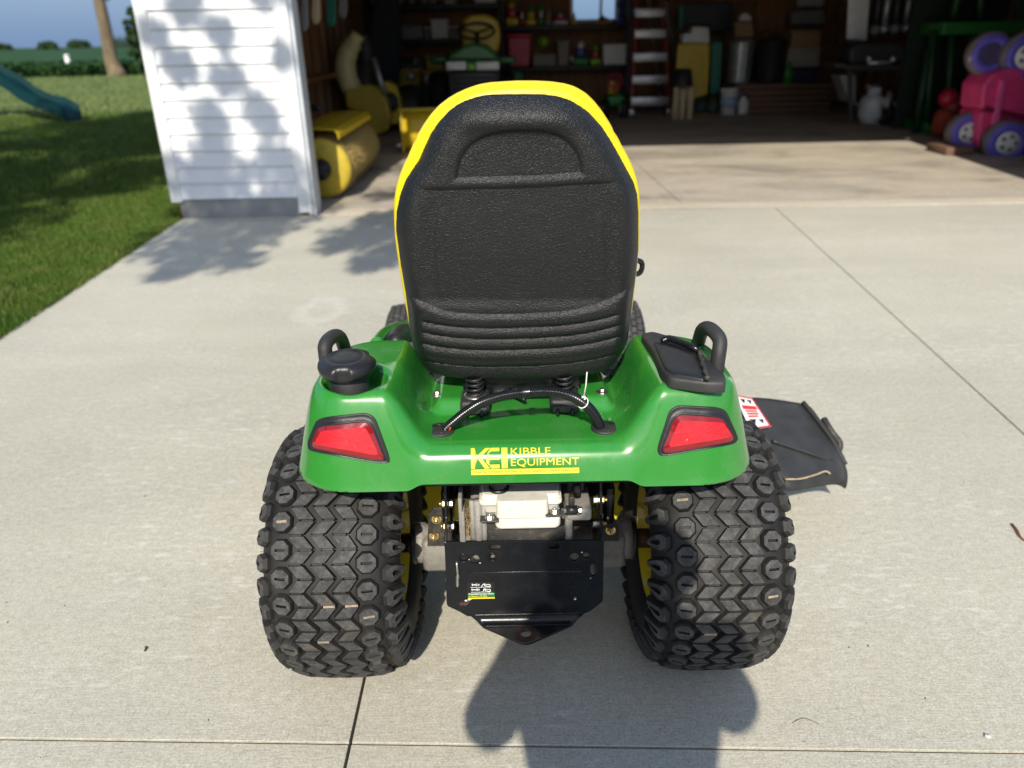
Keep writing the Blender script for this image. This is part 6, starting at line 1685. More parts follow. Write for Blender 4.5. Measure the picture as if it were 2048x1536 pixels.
# green tote, stools behind ladder
Yk = 15.6
ft = thing('ride_on_toy', 'small green and yellow ride-on toy tractor beside the step ladder', 'toy', (gy(1225, 225, Yk).x, Yk, 0))
x0, x1, z0, z1_ = pbox(1208, 180, 1250, 222, Yk)
mb = MB(); mb.box((x0 + .05, Yk - .1, .22), (x1 - .02, Yk + .5, .42), .05); obj('body', mb, K_greenbin, ft)
mb = MB(); mb.box((x0 + .1, Yk + .2, .42), (x1 - .12, Yk + .32, .66), .03); obj('seat', mb, K_yel, ft)
for sx in (x0, x1 - .05):
    mb = MB(); mb.lathe([(.05, -.06), (.17, -.06), (.17, .06), (.05, .06)], 20, T((sx + .02, Yk, .175)) @ Matrix.Rotation(pi / 2, 4, 'Y')); obj('wheel', mb, K_black, ft)
    mb = MB(); mb.lathe([(.09, -.07), (.09, .07)], 16, T((sx + .02, Yk, .175)) @ Matrix.Rotation(pi / 2, 4, 'Y')); obj('hubcap', mb, K_white, ft)
mb = MB(); mb.tube([(x0 + .2, Yk - .05, .42), (x0 + .2, Yk - .02, .66)], .02, 8); mb.tube([(x0 + .2 + .12 * cos(a), Yk - .02 + .03 * sin(a), .66 + .12 * sin(a)) for a in np.linspace(0, 2 * pi, 16, endpoint=False)], .018, 6, closed=True); obj('steering_wheel', mb, K_redbin, ft)

# ---- step ladder ---------------------------------------------------------------
Yl = 15.2
la = thing('step_ladder', 'red fibreglass step ladder with grey aluminium steps by the shelf', 'ladder', (gy(1300, 228, Yl).x, Yl, 0))
pL, pR = gz(1262, 232), gz(1336, 230); Yl = pL.y
tL, tR = gy(1280, -90, Yl + .9), gy(1322, -90, Yl + .9)
def rail(a, b, w, m, nm):
    mb = MB(); d_ = Vector(b) - Vector(a); M_ = T(a) @ d_.to_track_quat('Z', 'Y').to_matrix().to_4x4(); mb.box((-w, -.05, 0), (w, .05, d_.length), .008, M=M_); return obj(nm, mb, m, la)
rail((pL.x, Yl, .004), tL, .03, K_red, 'rail'); rail((pR.x, Yl, .004), tR, .03, K_red, 'rail')
for (q, y_) in ((1292, 224), (1330, 222)): p = gz(q, y_ - 22); rail((p.x, Yl + 1.7, .004), gy(q - 4 if q < 1300 else q - 14, -90, Yl + 1.0), .022, K_alu, 'back_rail')
for ys_ in (188, 145, 100, 53, 11, -30):
    f = (ys_ + 12 - 232) / (-90 - 232); Yst = Yl + .9 * f
    xa_, xb_ = 1262 + (1280 - 1262) * f - 3, 1336 + (1322 - 1336) * f + 3
    A_, B_ = gy(xa_, ys_ + 6, Yst - .05), gy(xb_, ys_ + 5, Yst - .05)
    mb = MB(); mb.box((A_.x, Yst - .14, A_.z - .16), (B_.x, Yst + .10, A_.z), .01); obj('step', mb, K_alu, la)
for p in (pL, pR): mb = MB(); mb.box((p.x - .06, Yl - .08, 0.004), (p.x + .06, Yl + .08, .13), .02); obj('foot', mb, K_alu, la)

# ---- right part of the back wall ------------------------------------------------
RG = 'things along the back wall of the garage'
Yq = 16.2
def panel(name, label, cat, pts, Y, dep, m, bev=.03, extra=None, grp=RG):
    P = [gy(*q, Y) for q in pts]; zmin = min(p.z for p in P); base = Vector((sum(p.x for p in P) / len(P), Y, max(0, zmin)))
    mb = MB(); mb.prism([(p.x, max(.006, p.z)) for p in P], Y, Y + dep, 'y')
    o = obj(name, mb, m, None, base); bv = o.modifiers.new('edge', 'BEVEL'); bv.width = bev; bv.segments = 2
    return tag(o, label, cat, grp)
panel('yellow_sled', 'yellow plastic sled standing upright between ladder and green sled', 'sled', [(1355, 200), (1352, 140), (1356, 88), (1418, 86), (1421, 100), (1416, 188), (1395, 196)], Yq, .16, K_yel)
panel('green_sled', 'dark green plastic sled standing upright right of the yellow one', 'sled', [(1420, 190), (1424, 84), (1444, 82), (1446, 95), (1440, 188)], Yq + .05, .2, K_teal)
panel('foam_block', 'white foam block stepped on top of the yellow sled', 'foam block', [(1365, 86), (1366, 68), (1382, 66), (1386, 53), (1418, 54), (1419, 86)], Yq, .3, K_white, .02)
zz0 = None
x0, x1, z0, z1_ = pbox(1344, 170, 1380, 232, 15.0)
tb_ = thing('tube_bundle', 'tan cardboard tubes under a black bucket beside the ladder', 'tubes', ((x0 + x1) / 2, 15.0, 0), RG)
for k in range(3):
    xx = x0 + .07 + k * .135; mb = MB(); mb.tube([(xx, 15.0 + .05 * (k % 2), .005), (xx, 15.0 + .05 * (k % 2), z1_)], .058, 14); obj('tube', mb, K_tan, tb_)
mb = MB(); mb.lathe([(.19, z1_ - .02), (.19, z1_ + .01), (.16, z1_ + .26), (.10, z1_ + .28)], 20, T(((x0 + x1) / 2, 15.0, 0))); obj('bucket', mb, K_black, tb_)
# deck of stacked planks that carries the bins
Ypk = gz(1560, 226).y
x0, x1, z0, z1_ = pbox(1470, 166, 1668, 226, Ypk)
pk = thing('plank_stack', 'stack of brown wooden planks along the back wall under the bins', 'planks', ((x0 + x1) / 2, Ypk, 0), RG)
nrow = 5; hh = z1_ / nrow
for k in range(nrow):
    for j in range(3):
        mb = MB(); o_ = random.uniform(-.06, .06); mb.box((x0 + o_, Ypk + j * .36, .004 + k * hh), (x1 + o_, Ypk + .34 + j * .36, .004 + (k + 1) * hh - .012), .006); obj('plank', mb, K_wood, pk)
PT = .004 + nrow * hh - .012
def can(name, label, px_, m, Y, lidm, ribs=True, bz=PT):
    x0, x1, z0, z1_ = pbox(*px_, Y); r = (x1 - x0) / 2; cxm = (x0 + x1) / 2; h_ = z1_ - bz
    t = thing(name, label, 'bin', (cxm, Y, bz), RG); mb = MB(); n = 40; vs = []; fs = []
    for (f, z) in ((.86, 0), (.9, .05), (1, .86), (1.04, .88), (1.04, .90)):
        for k in range(n):
            a = 2 * pi * k / n; q = r * f * (1 + (.025 if (k % 2 and ribs) else 0)); vs.append((cxm + q * cos(a), Y + q * sin(a), bz + z * h_))
    for i in range(4):
        for k in range(n): fs.append((i * n + k, i * n + (k + 1) % n, (i + 1) * n + (k + 1) % n, (i + 1) * n + k))
    fs.append(tuple(range(n))[::-1]); mb.add(vs, fs, 0, not ribs); obj('body', mb, m, t)
    mb = MB(); mb.lathe([(r * 1.07, .885 * h_), (r * 1.07, .91 * h_), (r * .7, .97 * h_), (.02, h_)], 32, T((cxm, Y, bz))); obj('lid', mb, lidm, t)
    mb = MB(); mb.tube([(cxm - .1, Y, bz + h_ * .98), (cxm - .06, Y, bz + h_ * 1.04), (cxm + .06, Y, bz + h_ * 1.04), (cxm + .1, Y, bz + h_ * .98)], .018, 6); obj('lid_handle', mb, lidm, t)
can('trash_can', 'ribbed galvanised trash can on the planks', (1456, 74, 1506, 166), K_galv, Ypk + .45, K_galv)
can('trash_can', 'black plastic trash can right of the galvanised one', (1512, 74, 1570, 164), K_black, Ypk + .45, K_black, False)
crate('carton', 'upper brown cardboard carton of the pile right of the black bin', 'box', (1584, 60, 1642, 94), K_card, Ypk + .3, .5, K_card, base_z=gy(1610, 96, Ypk + .3).z, group=RG)
crate('carton', 'lower greyish cardboard carton with a dark stamp right of the black bin', 'box', (1576, 96, 1640, 132), K_cardg, Ypk + .25, .5, K_cardg, base_z=gy(1610, 134, Ypk + .25).z, group=RG)
crate('storage_bin', 'dark blue bin at the bottom of the carton pile', 'bin', (1582, 134, 1640, 160), C('navy_plastic', (.015, .02, .045), .45), Ypk + .2, .5, base_z=PT, group=RG)
x0, x1, z0, z1_ = pbox(1568, 122, 1586, 162, Ypk + .1)
simple('sprayer_bottle', 'green bottle with yellow cap beside the dark blue bin', 'bottle', lambda mb: (mb.lathe([(.10, PT), (.10, z1_ - .18), (.04, z1_ - .1), (.04, z1_)], 16, T(((x0 + x1) / 2, Ypk + .1, 0))), K_greenbin)[1], ((x0 + x1) / 2, Ypk + .1, PT), RG)
# bucket, jug and bags before the planks
Yj = gz(1458, 230).y; x0, x1, z0, z1_ = pbox(1440, 176, 1474, 229, Yj); cxm = (x0 + x1) / 2; r = (x1 - x0) / 2
bk_ = thing('white_bucket', 'white plastic bucket on the floor before the plank stack', 'bucket', (cxm, Yj, 0), RG)
mb = MB(); mb.lathe([(r * .82, .006), (r * .98, z1_ * .86), (r * 1.05, z1_ * .88), (r * 1.05, z1_)], 28, T((cxm, Yj, 0))); obj('pail', mb, K_white, bk_)
mb = MB(); mb.tube([(cxm + r * 1.06 * cos(a), Yj - r * .6, z1_ * .85 - r * .8 * sin(a)) for a in np.linspace(0, pi, 14)], .01, 6); obj('bail', mb, K_alu, bk_)
mb = MB(); mb.lathe([(r * .955, z1_ * .3), (r * 1.0, z1_ * .7)], 28, T((cxm, Yj, 0))); obj('paper_label', mb, C('pale_blue_print', (.35, .45, .62), .5), bk_)
Yj2 = gz(1486, 228).y; x0, x1, z0, z1_ = pbox(1475, 190, 1497, 228, Yj2); cxm = (x0 + x1) / 2; r = (x1 - x0) / 2
jg = thing('white_jug', 'white plastic jug on the floor right of the white bucket', 'jug', (cxm, Yj2, 0), RG)
mb = MB(); mb.lathe([(r * .95, .006), (r, .04), (r, z1_ * .6), (r * .6, z1_ * .82), (r * .32, z1_ * .9), (r * .32, z1_)], 24, T((cxm, Yj2, 0))); obj('body', mb, K_white, jg)
mb = MB(); mb.lathe([(r * .38, z1_ * .95), (r * .38, z1_ * 1.05)], 16, T((cxm, Yj2, 0))); obj('cap', mb, K_blue, jg)
for i, (xx, w_, lab) in enumerate(((1400, 28, 'left dark green sack on the floor before the yellow sled'), (1426, 26, 'right dark green sack on the floor beside the white bucket'))):
    Yg = gz(xx, 226).y; x0, x1, z0, z1_ = pbox(xx - w_ / 2, 192, xx + w_ / 2, 226, Yg); cxm = (x0 + x1) / 2; r = (x1 - x0) / 2
    mb = MB(); mb.lathe([(r * .8, .006), (r * 1.05, z1_ * .25), (r * .98, z1_ * .6), (r * .5, z1_ * .85), (r * .25, z1_ * .92), (r * .4, z1_)], 18, T((cxm, Yg, 0))); tag(obj('garden_sack', mb, K_bag, None, (cxm, Yg, 0)), lab, 'sack', 'dark sacks on the garage floor')
# hanging things and wall boards over the planks
panel('folding_chair', 'pale grey folded lawn chair hanging above the carton pile', 'chair', [(1583, 50), (1586, 22), (1648, 18), (1652, 46), (1640, 50)], YB, .12, K_grey)
panel('folding_chair', 'upper pale folded chair hanging near the top of the back wall', 'chair', [(1596, 14), (1600, -20), (1650, -20), (1648, 12)], YB, .12, C('light_grey_plastic', (.42, .42, .40), .5))
panel('wall_board', 'brown plywood board on the back wall above the bins', 'board', [(1516, 64), (1512, -40), (1566, -40), (1570, 62)], GY1 - .12, .02, wood('orange_board', (.20, .09, .03), (.33, .16, .06), (6, 6, 1)), .004)
panel('straw_hat', 'white cap resting above the galvanised trash can', 'hat', [(1478, 42), (1482, 30), (1492, 24), (1502, 30), (1506, 42)], Ypk + .4, .2, K_white, .05)
panel('kraft_bag', 'brown paper bag on the lid of the galvanised can', 'bag', [(1472, 74), (1470, 44), (1505, 42), (1508, 74)], Ypk + .35, .25, K_card, .03)
panel('dark_cabinet', 'dark cabinet on the back wall over the yellow sled', 'cabinet', [(1364, 50), (1362, 8), (1466, 6), (1466, 62), (1420, 62), (1420, 50)], YB + .3, .3, C('dark_teal_cabinet', (.01, .018, .02), .5), .01)
panel('garden_hose', 'green tarpaulin strip hanging beside the ladder top', 'tarp', [(1357, 60), (1358, 10), (1368, 10), (1368, 60)], YB + .1, .1, K_teal, .02)

# ---- hanging long tools, grill, gas bottle, hand truck ----------------------------
Yv = 13.6
vt = panel('shutter', 'tall white louvred shutter hanging on the right of the garage', 'shutter', [(1694, 78), (1700, -40), (1742, -40), (1733, 80)], Yv, .04, K_white, .006, grp=None)
for k in range(24):
    A_ = gy(1697 + .2 * k, 74 - k * 4.6, Yv); B_ = gy(1731 + .3 * k, 74 - k * 4.6, Yv); mb = MB(); mb.box((A_.x + .02, Yv - .018, A_.z - .012), (B_.x - .02, Yv, A_.z + .012), .003); obj('slat', mb, K_white, vt)
for i, (xa_, ya_, xb_, yb_, lab) in enumerate([(1780, -30, 1768, 58, 'long tool handle with pale grip right of the shutter, first of the hanging row'), (1822, -30, 1812, 56, 'long hanging tool with pale grip, second in the row'), (1840, -30, 1832, 52, 'long hanging tool with grey grip, third in the row'), (1892, -30, 1868, 52, 'thick tilted wooden handle at the right end of the hanging row'), (1762, -30, 1750, 60, 'dark hanging rake handle next to the shutter'), (1800, -30, 1790, 58, 'dark hanging tool between the two pale grips')]):
    A_, B_ = gy(xa_, ya_, Yv + .1), gy(xb_, yb_, Yv + .1); m_ = [K_alu, K_alu, K_grey, K_tan, K_dark, K_dark][i]; t = thing('hand_tool', lab, 'tool', B_, 'long tools hanging in the garage')
    mb = MB(); mb.tube([B_, A_], .05 if i != 3 else .075, 10); obj('handle', mb, m_, t)
    mb = MB(); ball(mb, B_, .085); obj('grip', mb, m_ if i < 3 else K_grey, t)
panel('tool_board', 'dark peg board behind the hanging tools', 'board', [(1738, 70), (1742, -60), (1880, -60), (1866, 66)], Yv + .3, .03, C('dark_board', (.03, .03, .033), .7), .004, grp=None)
Yg = 12.9
gr = thing('gas_grill', 'black gas barbecue grill on legs in the right back of garage', 'grill', (gy(1760, 240, Yg).x, Yg, 0))
def gp(pts, Y, dep, name, m, bev=.03): return yz_poly(pts, Y, dep, name, m, gr, bev)
gp([(1698, 128), (1700, 96), (1716, 84), (1802, 84), (1816, 98), (1818, 128)], Yg, .55, 'hood', K_black, .06)
gp([(1690, 142), (1690, 128), (1822, 128), (1822, 142)], Yg - .05, .65, 'fire_box', K_black, .02)
gp([(1672, 136), (1672, 126), (1696, 126), (1696, 136)], Yg, .5, 'side_shelf', K_dark, .01)
for x_ in (1702, 1812): gp([(x_ - 4, 240), (x_ - 4, 142), (x_ + 4, 142), (x_ + 4, 240)], Yg, .05, 'leg', K_dark, .004)
gp([(1698, 205), (1680, 150), (1712, 150), (1712, 205)], Yg + .1, .4, 'side_panel', K_grey, .02)
A_, B_ = gy(1738, 126, Yg - .1), gy(1784, 124, Yg - .1); mb = MB(); mb.tube([A_ + Vector((0, .1, .03)), A_, B_, B_ + Vector((0, .1, .03))], .03, 8); obj('hood_handle', mb, K_alu, gr)
for x_ in (1738, 1786): p = gy(x_, 118, Yg - .12); mb = MB(); ball(mb, p, .05); obj('knob', mb, K_alu, gr)
Yp = gz(1742, 246).y; x0, x1, z0, z1_ = pbox(1720, 174, 1768, 245, Yp); cxm = (x0 + x1) / 2; r = (x1 - x0) / 2
pt_ = thing('propane_tank', 'white propane tank on the floor before the grill', 'gas tank', (cxm, Yp, 0))
mb = MB(); h_ = z1_; mb.lathe([(r * .7, .006), (r * .72, h_ * .08), (r * .8, h_ * .1), (r, h_ * .22), (r, h_ * .62), (r * .8, h_ * .74), (r * .35, h_ * .80)], 32, T((cxm, Yp, 0))); obj('cylinder', mb, K_tank, pt_)
mb = MB(); mb.lathe([(r * .55, h_ * .78), (r * .58, h_ * .98), (r * .50, h_ * 1.0)], 24, T((cxm, Yp, 0))); obj('collar', mb, K_tank, pt_)
mb = MB(); mb.tube([(cxm, Yp, h_ * .8), (cxm, Yp, h_ * 1.08)], .035, 10); mb.tube([(cxm - .06, Yp - .02, h_ * 1.02), (cxm - .16, Yp - .06, h_ * 1.02)], .04, 10); obj('valve', mb, K_alu, pt_)
Yh = gz(1800, 250).y
ht = thing('golf_cart', 'black folded pull cart with two pale struts right of the propane tank', 'pull cart', (gy(1800, 245, Yh).x, Yh, 0))
for xa_, ya_, xb_, yb_, w_, m_, nm in [(1776, 245, 1830, 130, .05, K_black, 'rail'), (1800, 248, 1850, 120, .05, K_black, 'rail'), (1770, 212, 1782, 184, .06, C('pale_strut', (.55, .46, .42), .5), 'strut'), (1794, 212, 1806, 184, .06, C('pale_strut', (.55, .46, .42), .5), 'strut'), (1800, 142, 1812, 100, .05, K_grey, 'handle')]:
    A_, B_ = gy(xa_, ya_, Yh), gy(xb_, yb_, Yh + .25); mb = MB(); mb.tube([A_, B_], w_, 8); obj(nm, mb, m_, ht)
for x_ in (1776, 1812): p = gy(x_, 245, Yh); mb = MB(); mb.lathe([(.03, -.04), (.17, -.04), (.17, .04), (.03, .04)], 20, T((p.x, Yh + .1, .175)) @ Matrix.Rotation(pi / 2, 4, 'Y')); obj('wheel', mb, K_black, ht)
for q, r_ in (((1822, 136), .10), ((1842, 140), .07)): p = gy(*q, Yh + .1); mb = MB(); ball(mb, p, r_); obj('club_head', mb, K_alu, ht)

# ---- green rack and toys on the right ------------------------------------------------
Yr = 12.2
rk = thing('wooden_rack', 'dark green painted rack along the right wall of the garage', 'rack', (gy(1950, 285, Yr).x, Yr, 0))
x0, x1, z0, z1_ = pbox(1880, 42, 2075, 68, Yr); mb = MB(); mb.box((x0, Yr - .1, z0), (x1, Yr + .6, z1_), .02); obj('shelf_board', mb, K_green, rk)
x0, x1, z0, z1_ = pbox(1840, 268, 2050, 290, Yr); mb = MB(); mb.box((x0, Yr - .1, .01), (x1, Yr + .6, .16), .02); obj('bottom_board', mb, K_green, rk)
dg = C('dark_green_paint', (.008, .045, .014), .5)
for (xa_, ya_, xb_, yb_) in [(1850, 275, 1868, 60), (1892, 270, 1905, 60), (1936, 270, 1945, 70), (1985, 260, 1990, 70), (1830, 270, 1858, 100), (1960, 40, 1965, -40), (1905, 40, 1925, -40), (2035, 260, 2040, -40)]:
    A_, B_ = gy(xa_, ya_, Yr + .05), gy(xb_, yb_, Yr + .05); mb = MB(); mb.tube([A_, B_], .055, 6); obj('rack_post', mb, dg, rk)
x0, x1, z0, z1_ = pbox(1850, -60, 2075, 290, Yr); mb = MB(); mb.box((x0, Yr + .62, .01), (x1, Yr + .66, z1_)); obj('back_panel', mb, C('near_black_green', (.006, .018, .008), .6), rk)
Ye = 11.5
rt = thing('plush_toy', 'red and orange plush toy slumped before the green rack', 'toy', (gy(1895, 262, Ye).x, Ye, 0))
for (q, r_, m_) in (((1897, 196), .13, K_redbin), ((1908, 212), .14, K_red), ((1890, 238), .16, C('rust_red_plush', (.30, .05, .02), .9)), ((1915, 222), .08, K_orange), ((1880, 255), .12, C('rust_red_plush', (.30, .05, .02), .9))):
    p = gy(*q, Ye + .1); mb = MB(); ball(mb, p, r_); obj('plush_body', mb, m_, rt)
# pink toy truck on its end: body, purple wheels
Yy = 9.9
tt_ = thing('toy_truck', 'pink ride-on toy truck stood on end with purple wheels', 'toy truck', (gy(1995, 320, Yy).x, Yy, 0))
def pk_(pts, Y, dep, name, m, bev=.04, par=tt_): return yz_poly(pts, Y, dep, name, m, par, bev)
pk_([(1962, 215), (1968, 170), (1985, 148), (2010, 138), (2075, 135), (2075, 245), (2040, 240), (1965, 218)], Yy + .05, .5, 'cab', K_pink)
pk_([(1954, 288), (1960, 230), (1968, 218), (2080, 230), (2080, 330), (1975, 320)], Yy + .1, .5, 'hood', K_pink)
pk_([(1985, 250), (2002, 160), (2012, 160), (1998, 250)], Yy + .02, .06, 'stripe', C('light_pink_plastic', (.80, .12, .34), .4), .01)
pk_([(1968, 222), (1972, 212), (2060, 232), (2060, 240)], Yy + .03, .08, 'gap_line', C('dark_pink', (.20, .01, .05), .5), .005)
for (q, r_px, Yw, hub) in (((1978, 108), 36, Yy + .35, False), ((2050, 112), 40, Yy + .15, True), ((1934, 264), 34, Yy + .35, True), ((2010, 284), 38, Yy - .05, True)):
    p = gy(*q, Yw); r_ = r_px * (Yw / .92) / F
    Mw = T(p) @ Matrix.Rotation(radians(-12), 4, 'Z') @ Matrix.Rotation(pi / 2, 4, 'X')
    mb = MB(); mb.lathe([(r_ * .55, -.10), (r_ * .98, -.09), (r_ * 1.0, 0), (r_ * .98, .06), (r_ * .86, .09)], 32, Mw); wh = obj('wheel', mb, K_tyregrey, tt_)
    mb = MB(); mb.lathe([(r_ * .86, .07), (r_ * .84, .105), (r_ * .6, .115), (r_ * .5, .09)], 32, Mw); obj('tyre_face', mb, K_purple, wh)
    if hub:
        mb = MB(); mb.lathe([(r_ * .52, .09), (r_ * .50, .118), (r_ * .1, .125)], 28, Mw); obj('hubcap', mb, K_white, wh)
        mb = MB()
        for k in range(5): mb.lathe([(r_ * .10, .118), (r_ * .10, .128)], 10, Mw @ T((r_ * .30 * cos(k * 1.2566), r_ * .30 * sin(k * 1.2566), 0)))
        obj('hub_hole', mb, K_grey, wh)
mb = MB(); p = gy(2030, 75, Yy + .3); mb.tube([gy(1995, 100, Yy + .3), gy(2048, 70, Yy + .3), gy(2080, 70, Yy + .3)], .06, 8); obj('axle', mb, K_grey, tt_)
for i, (x0_, x1_) in enumerate(((1895, 1950), (1975, 2040))):
    x0, x1, z0, z1_ = pbox(x0_, 300, x1_, 328, Yy - .1); mb = MB(); mb.box((x0, Yy - .05, .006), (x1, Yy + .45, max(.1, z1_ * .5)), .01); tag(obj('wood_block', mb, K_wood, None, (x0, Yy, .006)), ['short brown board on the floor left of the pink truck', 'brown board on the floor under the pink toy truck'][i], 'board', 'boards under the toys')
# hanging things on the left inside wall
LG = 'tools hanging on the left garage wall'
for i, (x0_, y0_, x1_, y1_, Y_, m_, lab) in enumerate([(600, -40, 616, 62, 9.0, K_grey, 'grey long tool hanging nearest the door on the left wall'), (622, -40, 640, 48, 9.8, K_tan, 'tan handled tool on the left wall, second from the door'), (652, -30, 672, 52, 10.8, K_teal, 'dark green hanging bag on the left inside wall'), (676, -40, 694, 36, 11.6, K_grey, 'pale grey hanging strip on the left inside wall')]):
    panel('wall_tool', lab, 'tool', [(x0_ + 4, y1_), (x0_, y1_ - 14), (x0_ + 3, y0_), (x1_ - 3, y0_), (x1_, y1_ - 14), (x1_ - 4, y1_)], Y_, .05, m_, .015, grp=LG)
panel('dark_curtain', 'dark tall canvas cover standing behind the snow blower chute', 'cover', [(742, 215), (738, 60), (752, -30), (790, -30), (800, 40), (800, 120), (790, 215)], Ys + 1.6, .3, C('dark_canvas', (.012, .014, .018), .8), .05, grp=None)

# ================================================================== YARD SLIDE
Ysl = 17.2
sl_t = thing('playground_slide', 'dark teal wavy plastic slide on the lawn at the left edge', 'slide', (gz(140, 242).x, Ysl, 0))
path = [(-150, 70), (-90, 92), (-40, 125), (-5, 152), (28, 168), (60, 192), (92, 207), (122, 214), (145, 228), (150, 238)]
P = curve_pts([gy(x, y, Ysl + .35 * (1 - i / 9)) for i, (x, y) in enumerate(path)], 5)
rows = []
for i, p in enumerate(P):
    w_ = .30; dz = .16
    rows.append([p + Vector((-.02, w_ + .05, dz)), p + Vector((0, w_, dz)), p + Vector((0, w_ * .9, .02)), p + Vector((0, 0, -.02)), p + Vector((0, -w_ * .9, .02)), p + Vector((0, -w_, dz)), p + Vector((-.02, -w_ - .05, dz)), p + Vector((-.02, -w_ - .05, dz - .22)), p + Vector((0, 0, -.16)), p + Vector((-.02, w_ + .05, dz - .22))])
n = 10; mb = MB(); mb.add([v for r in rows for v in r], [(a * n + i, a * n + (i + 1) % n, (a + 1) * n + (i + 1) % n, (a + 1) * n + i) for a in range(len(rows) - 1) for i in range(n)] + [tuple(range(n)), tuple(range((len(rows) - 1) * n, len(rows) * n))], 0, True)
autosmooth(obj('chute', mb, C('dark_teal_slide', (.002, .030, .036), .6, spec=.15), sl_t), 50)
q = gy(-150, 70, Ysl + .35); mb = MB(); mb.box((q.x - 1.3, Ysl - .3, q.z - .1), (q.x + .05, Ysl + 1.0, q.z - .02)); pf = obj('platform', mb, M_stud, sl_t)
for xx in (q.x - 1.25, q.x - .05):
    for yy_ in (Ysl - .25, Ysl + .95): mb = MB(); mb.box((xx, yy_, -.02), (xx + .09, yy_ + .09, q.z + 1.0)); obj('post', mb, M_stud, sl_t)

# ================================================================== SMALL THINGS ON THE DRIVEWAY
rs = random.Random(31)
mb = MB(); gm = C('dark_grit', (.06, .045, .035), .9, var=.4, vs=60)
for k in range(200):
    Y_ = rs.uniform(1.1, 4.5); X_ = rs.uniform(-.75, .75) * (Y_ + .6); r_ = rs.uniform(.0007, .0022) * (1.0 if rs.random() < .9 else 1.5)
    a = rs.uniform(0, pi); u = Vector((cos(a), sin(a), 0)) * r_ * rs.uniform(1, 2.6); w_ = Vector((-sin(a), cos(a), 0)) * r_
    c = Vector((X_, Y_, .0006)); mb.add([c - u, c - w_, c + u, c + w_, c + Vector((0, 0, r_ * .9))], [(0, 1, 4), (1, 2, 4), (2, 3, 4), (3, 0, 4)])
tag(obj('grit', mb, gm), 'tiny dark specks of grit on the concrete', None, kind='stuff')
p = gz(2030, 1060); mb = MB(); mb.tube(curve_pts([gz(2024, 1048, .004), gz(2034, 1060, .007), gz(2040, 1072, .006), gz(2050, 1082, .003)], 5), [.004 - .0001 * k for k in range(16)], 7)
tag(obj('dry_leaf_stalk', mb, C('rust_brown_stalk', (.20, .07, .02), .8), None, (p.x, p.y, 0)), 'curled rusty brown leaf stalk on concrete at right edge', 'twig')
mb = MB(); mb.tube(curve_pts([gz(1584, 1446, .001), gz(1598, 1439, .004), gz(1610, 1437, .006), gz(1622, 1441, .004), gz(1638, 1449, .001)], 6), .0006, 5)
p = gz(1610, 1440); tag(obj('dry_grass_stem', mb, C('brown_stem', (.16, .10, .06), .9), None, (p.x, p.y, 0)), 'thin bent brown stem on concrete right of the shadow', 'twig')
for i, (x, y, m_, lab) in enumerate([(291, 1298, gm, 'dark curved leaf scrap on concrete left of the tractor'), (1975, 1473, C('pale_stone', (.5, .5, .48), .8), 'small pale stone chip on concrete near the lower right corner')]):
    p = gz(x, y, .002); mb = MB(); mb.tube([p + Vector((-.003, .008, 0)), p + Vector((.002, .0, .003)), p + Vector((.001, -.008, 0))] if i == 0 else [p + Vector((-.005, .003, .001)), p, p + Vector((.006, -.002, .002))], .0026 if i == 0 else .0045, 6)
    tag(obj('leaf_scrap' if i == 0 else 'stone_chip', mb, m_, None, (p.x, p.y, 0)), lab, 'debris')

# ================================================================== THE PHOTOGRAPHER (casts the shadow in the foreground)
def skin_body(name, verts, edges, radii, mat, parent, sub=2):
    me = bpy.data.meshes.new(name); me.from_pydata([tuple(v) for v in verts], edges, []); o = link(name, me, mat, parent)
    m = o.modifiers.new('skin', 'SKIN'); m.use_smooth_shade = True
    sv = me.skin_vertices[0].data
    for i, r in enumerate(radii): sv[i].radius = (r if isinstance(r, tuple) else (r, r)); sv[i].use_root = (i == 0)
    ss_ = o.modifiers.new('sub', 'SUBSURF'); ss_.levels = ss_.render_levels = sub
    return o
PXc, PYc = .046, -.40
pe = thing('person', 'person in grey shirt and dark shorts holding up a phone behind the tractor', 'person', (PXc, PYc, 0))
k_skin = C('skin', (.50, .28, .19), .5); k_shirt = C('grey_shirt_cloth', (.22, .24, .27), .85, bump=.3, bs=200); k_short = C('dark_shorts_cloth', (.05, .055, .07), .85); k_hair = C('brown_hair', (.06, .035, .02), .7); k_cap = C('dark_cap_cloth', (.05, .06, .09), .8)
O_ = np.array([0, 0, 0])
def L3_(x, y, z): return (x, y, z)
sh = 1.50
# joints: pelvis, spine, chest, neck, head; arms lifted to the phone; legs
J = [(0, 0, .96), (0, .0, 1.15), (0, .02, 1.34), (0, .03, sh + .03), (0, .05, sh + .12), (0, .07, 1.69), (0, .08, 1.765),
     (-.225, .02, sh - .03), (-.300, .08, 1.25), (-.115, .355, 1.40), (.225, .02, sh - .01), (.300, .09, 1.27), (.115, .355, 1.40),
     (-.10, 0, .90), (-.11, .03, .50), (-.11, .0, .09), (-.12, .16, .035), (.10, 0, .90), (.11, .03, .50), (.11, .0, .09), (.12, .16, .035)]
E_ = [(0, 1), (1, 2), (2, 3), (3, 4), (4, 5), (5, 6), (2, 7), (7, 8), (8, 9), (2, 10), (10, 11), (11, 12), (0, 13), (13, 14), (14, 15), (15, 16), (0, 17), (17, 18), (18, 19), (19, 20)]
Rr = [(.175, .13), (.17, .125), (.20, .13), (.10, .085), .066, (.090, .108), (.075, .085), .098, .066, .030, .098, .066, .030, .098, .064, .042, .038, .098, .064, .042, .038]
skin_body('body', J, E_, Rr, k_skin, pe)
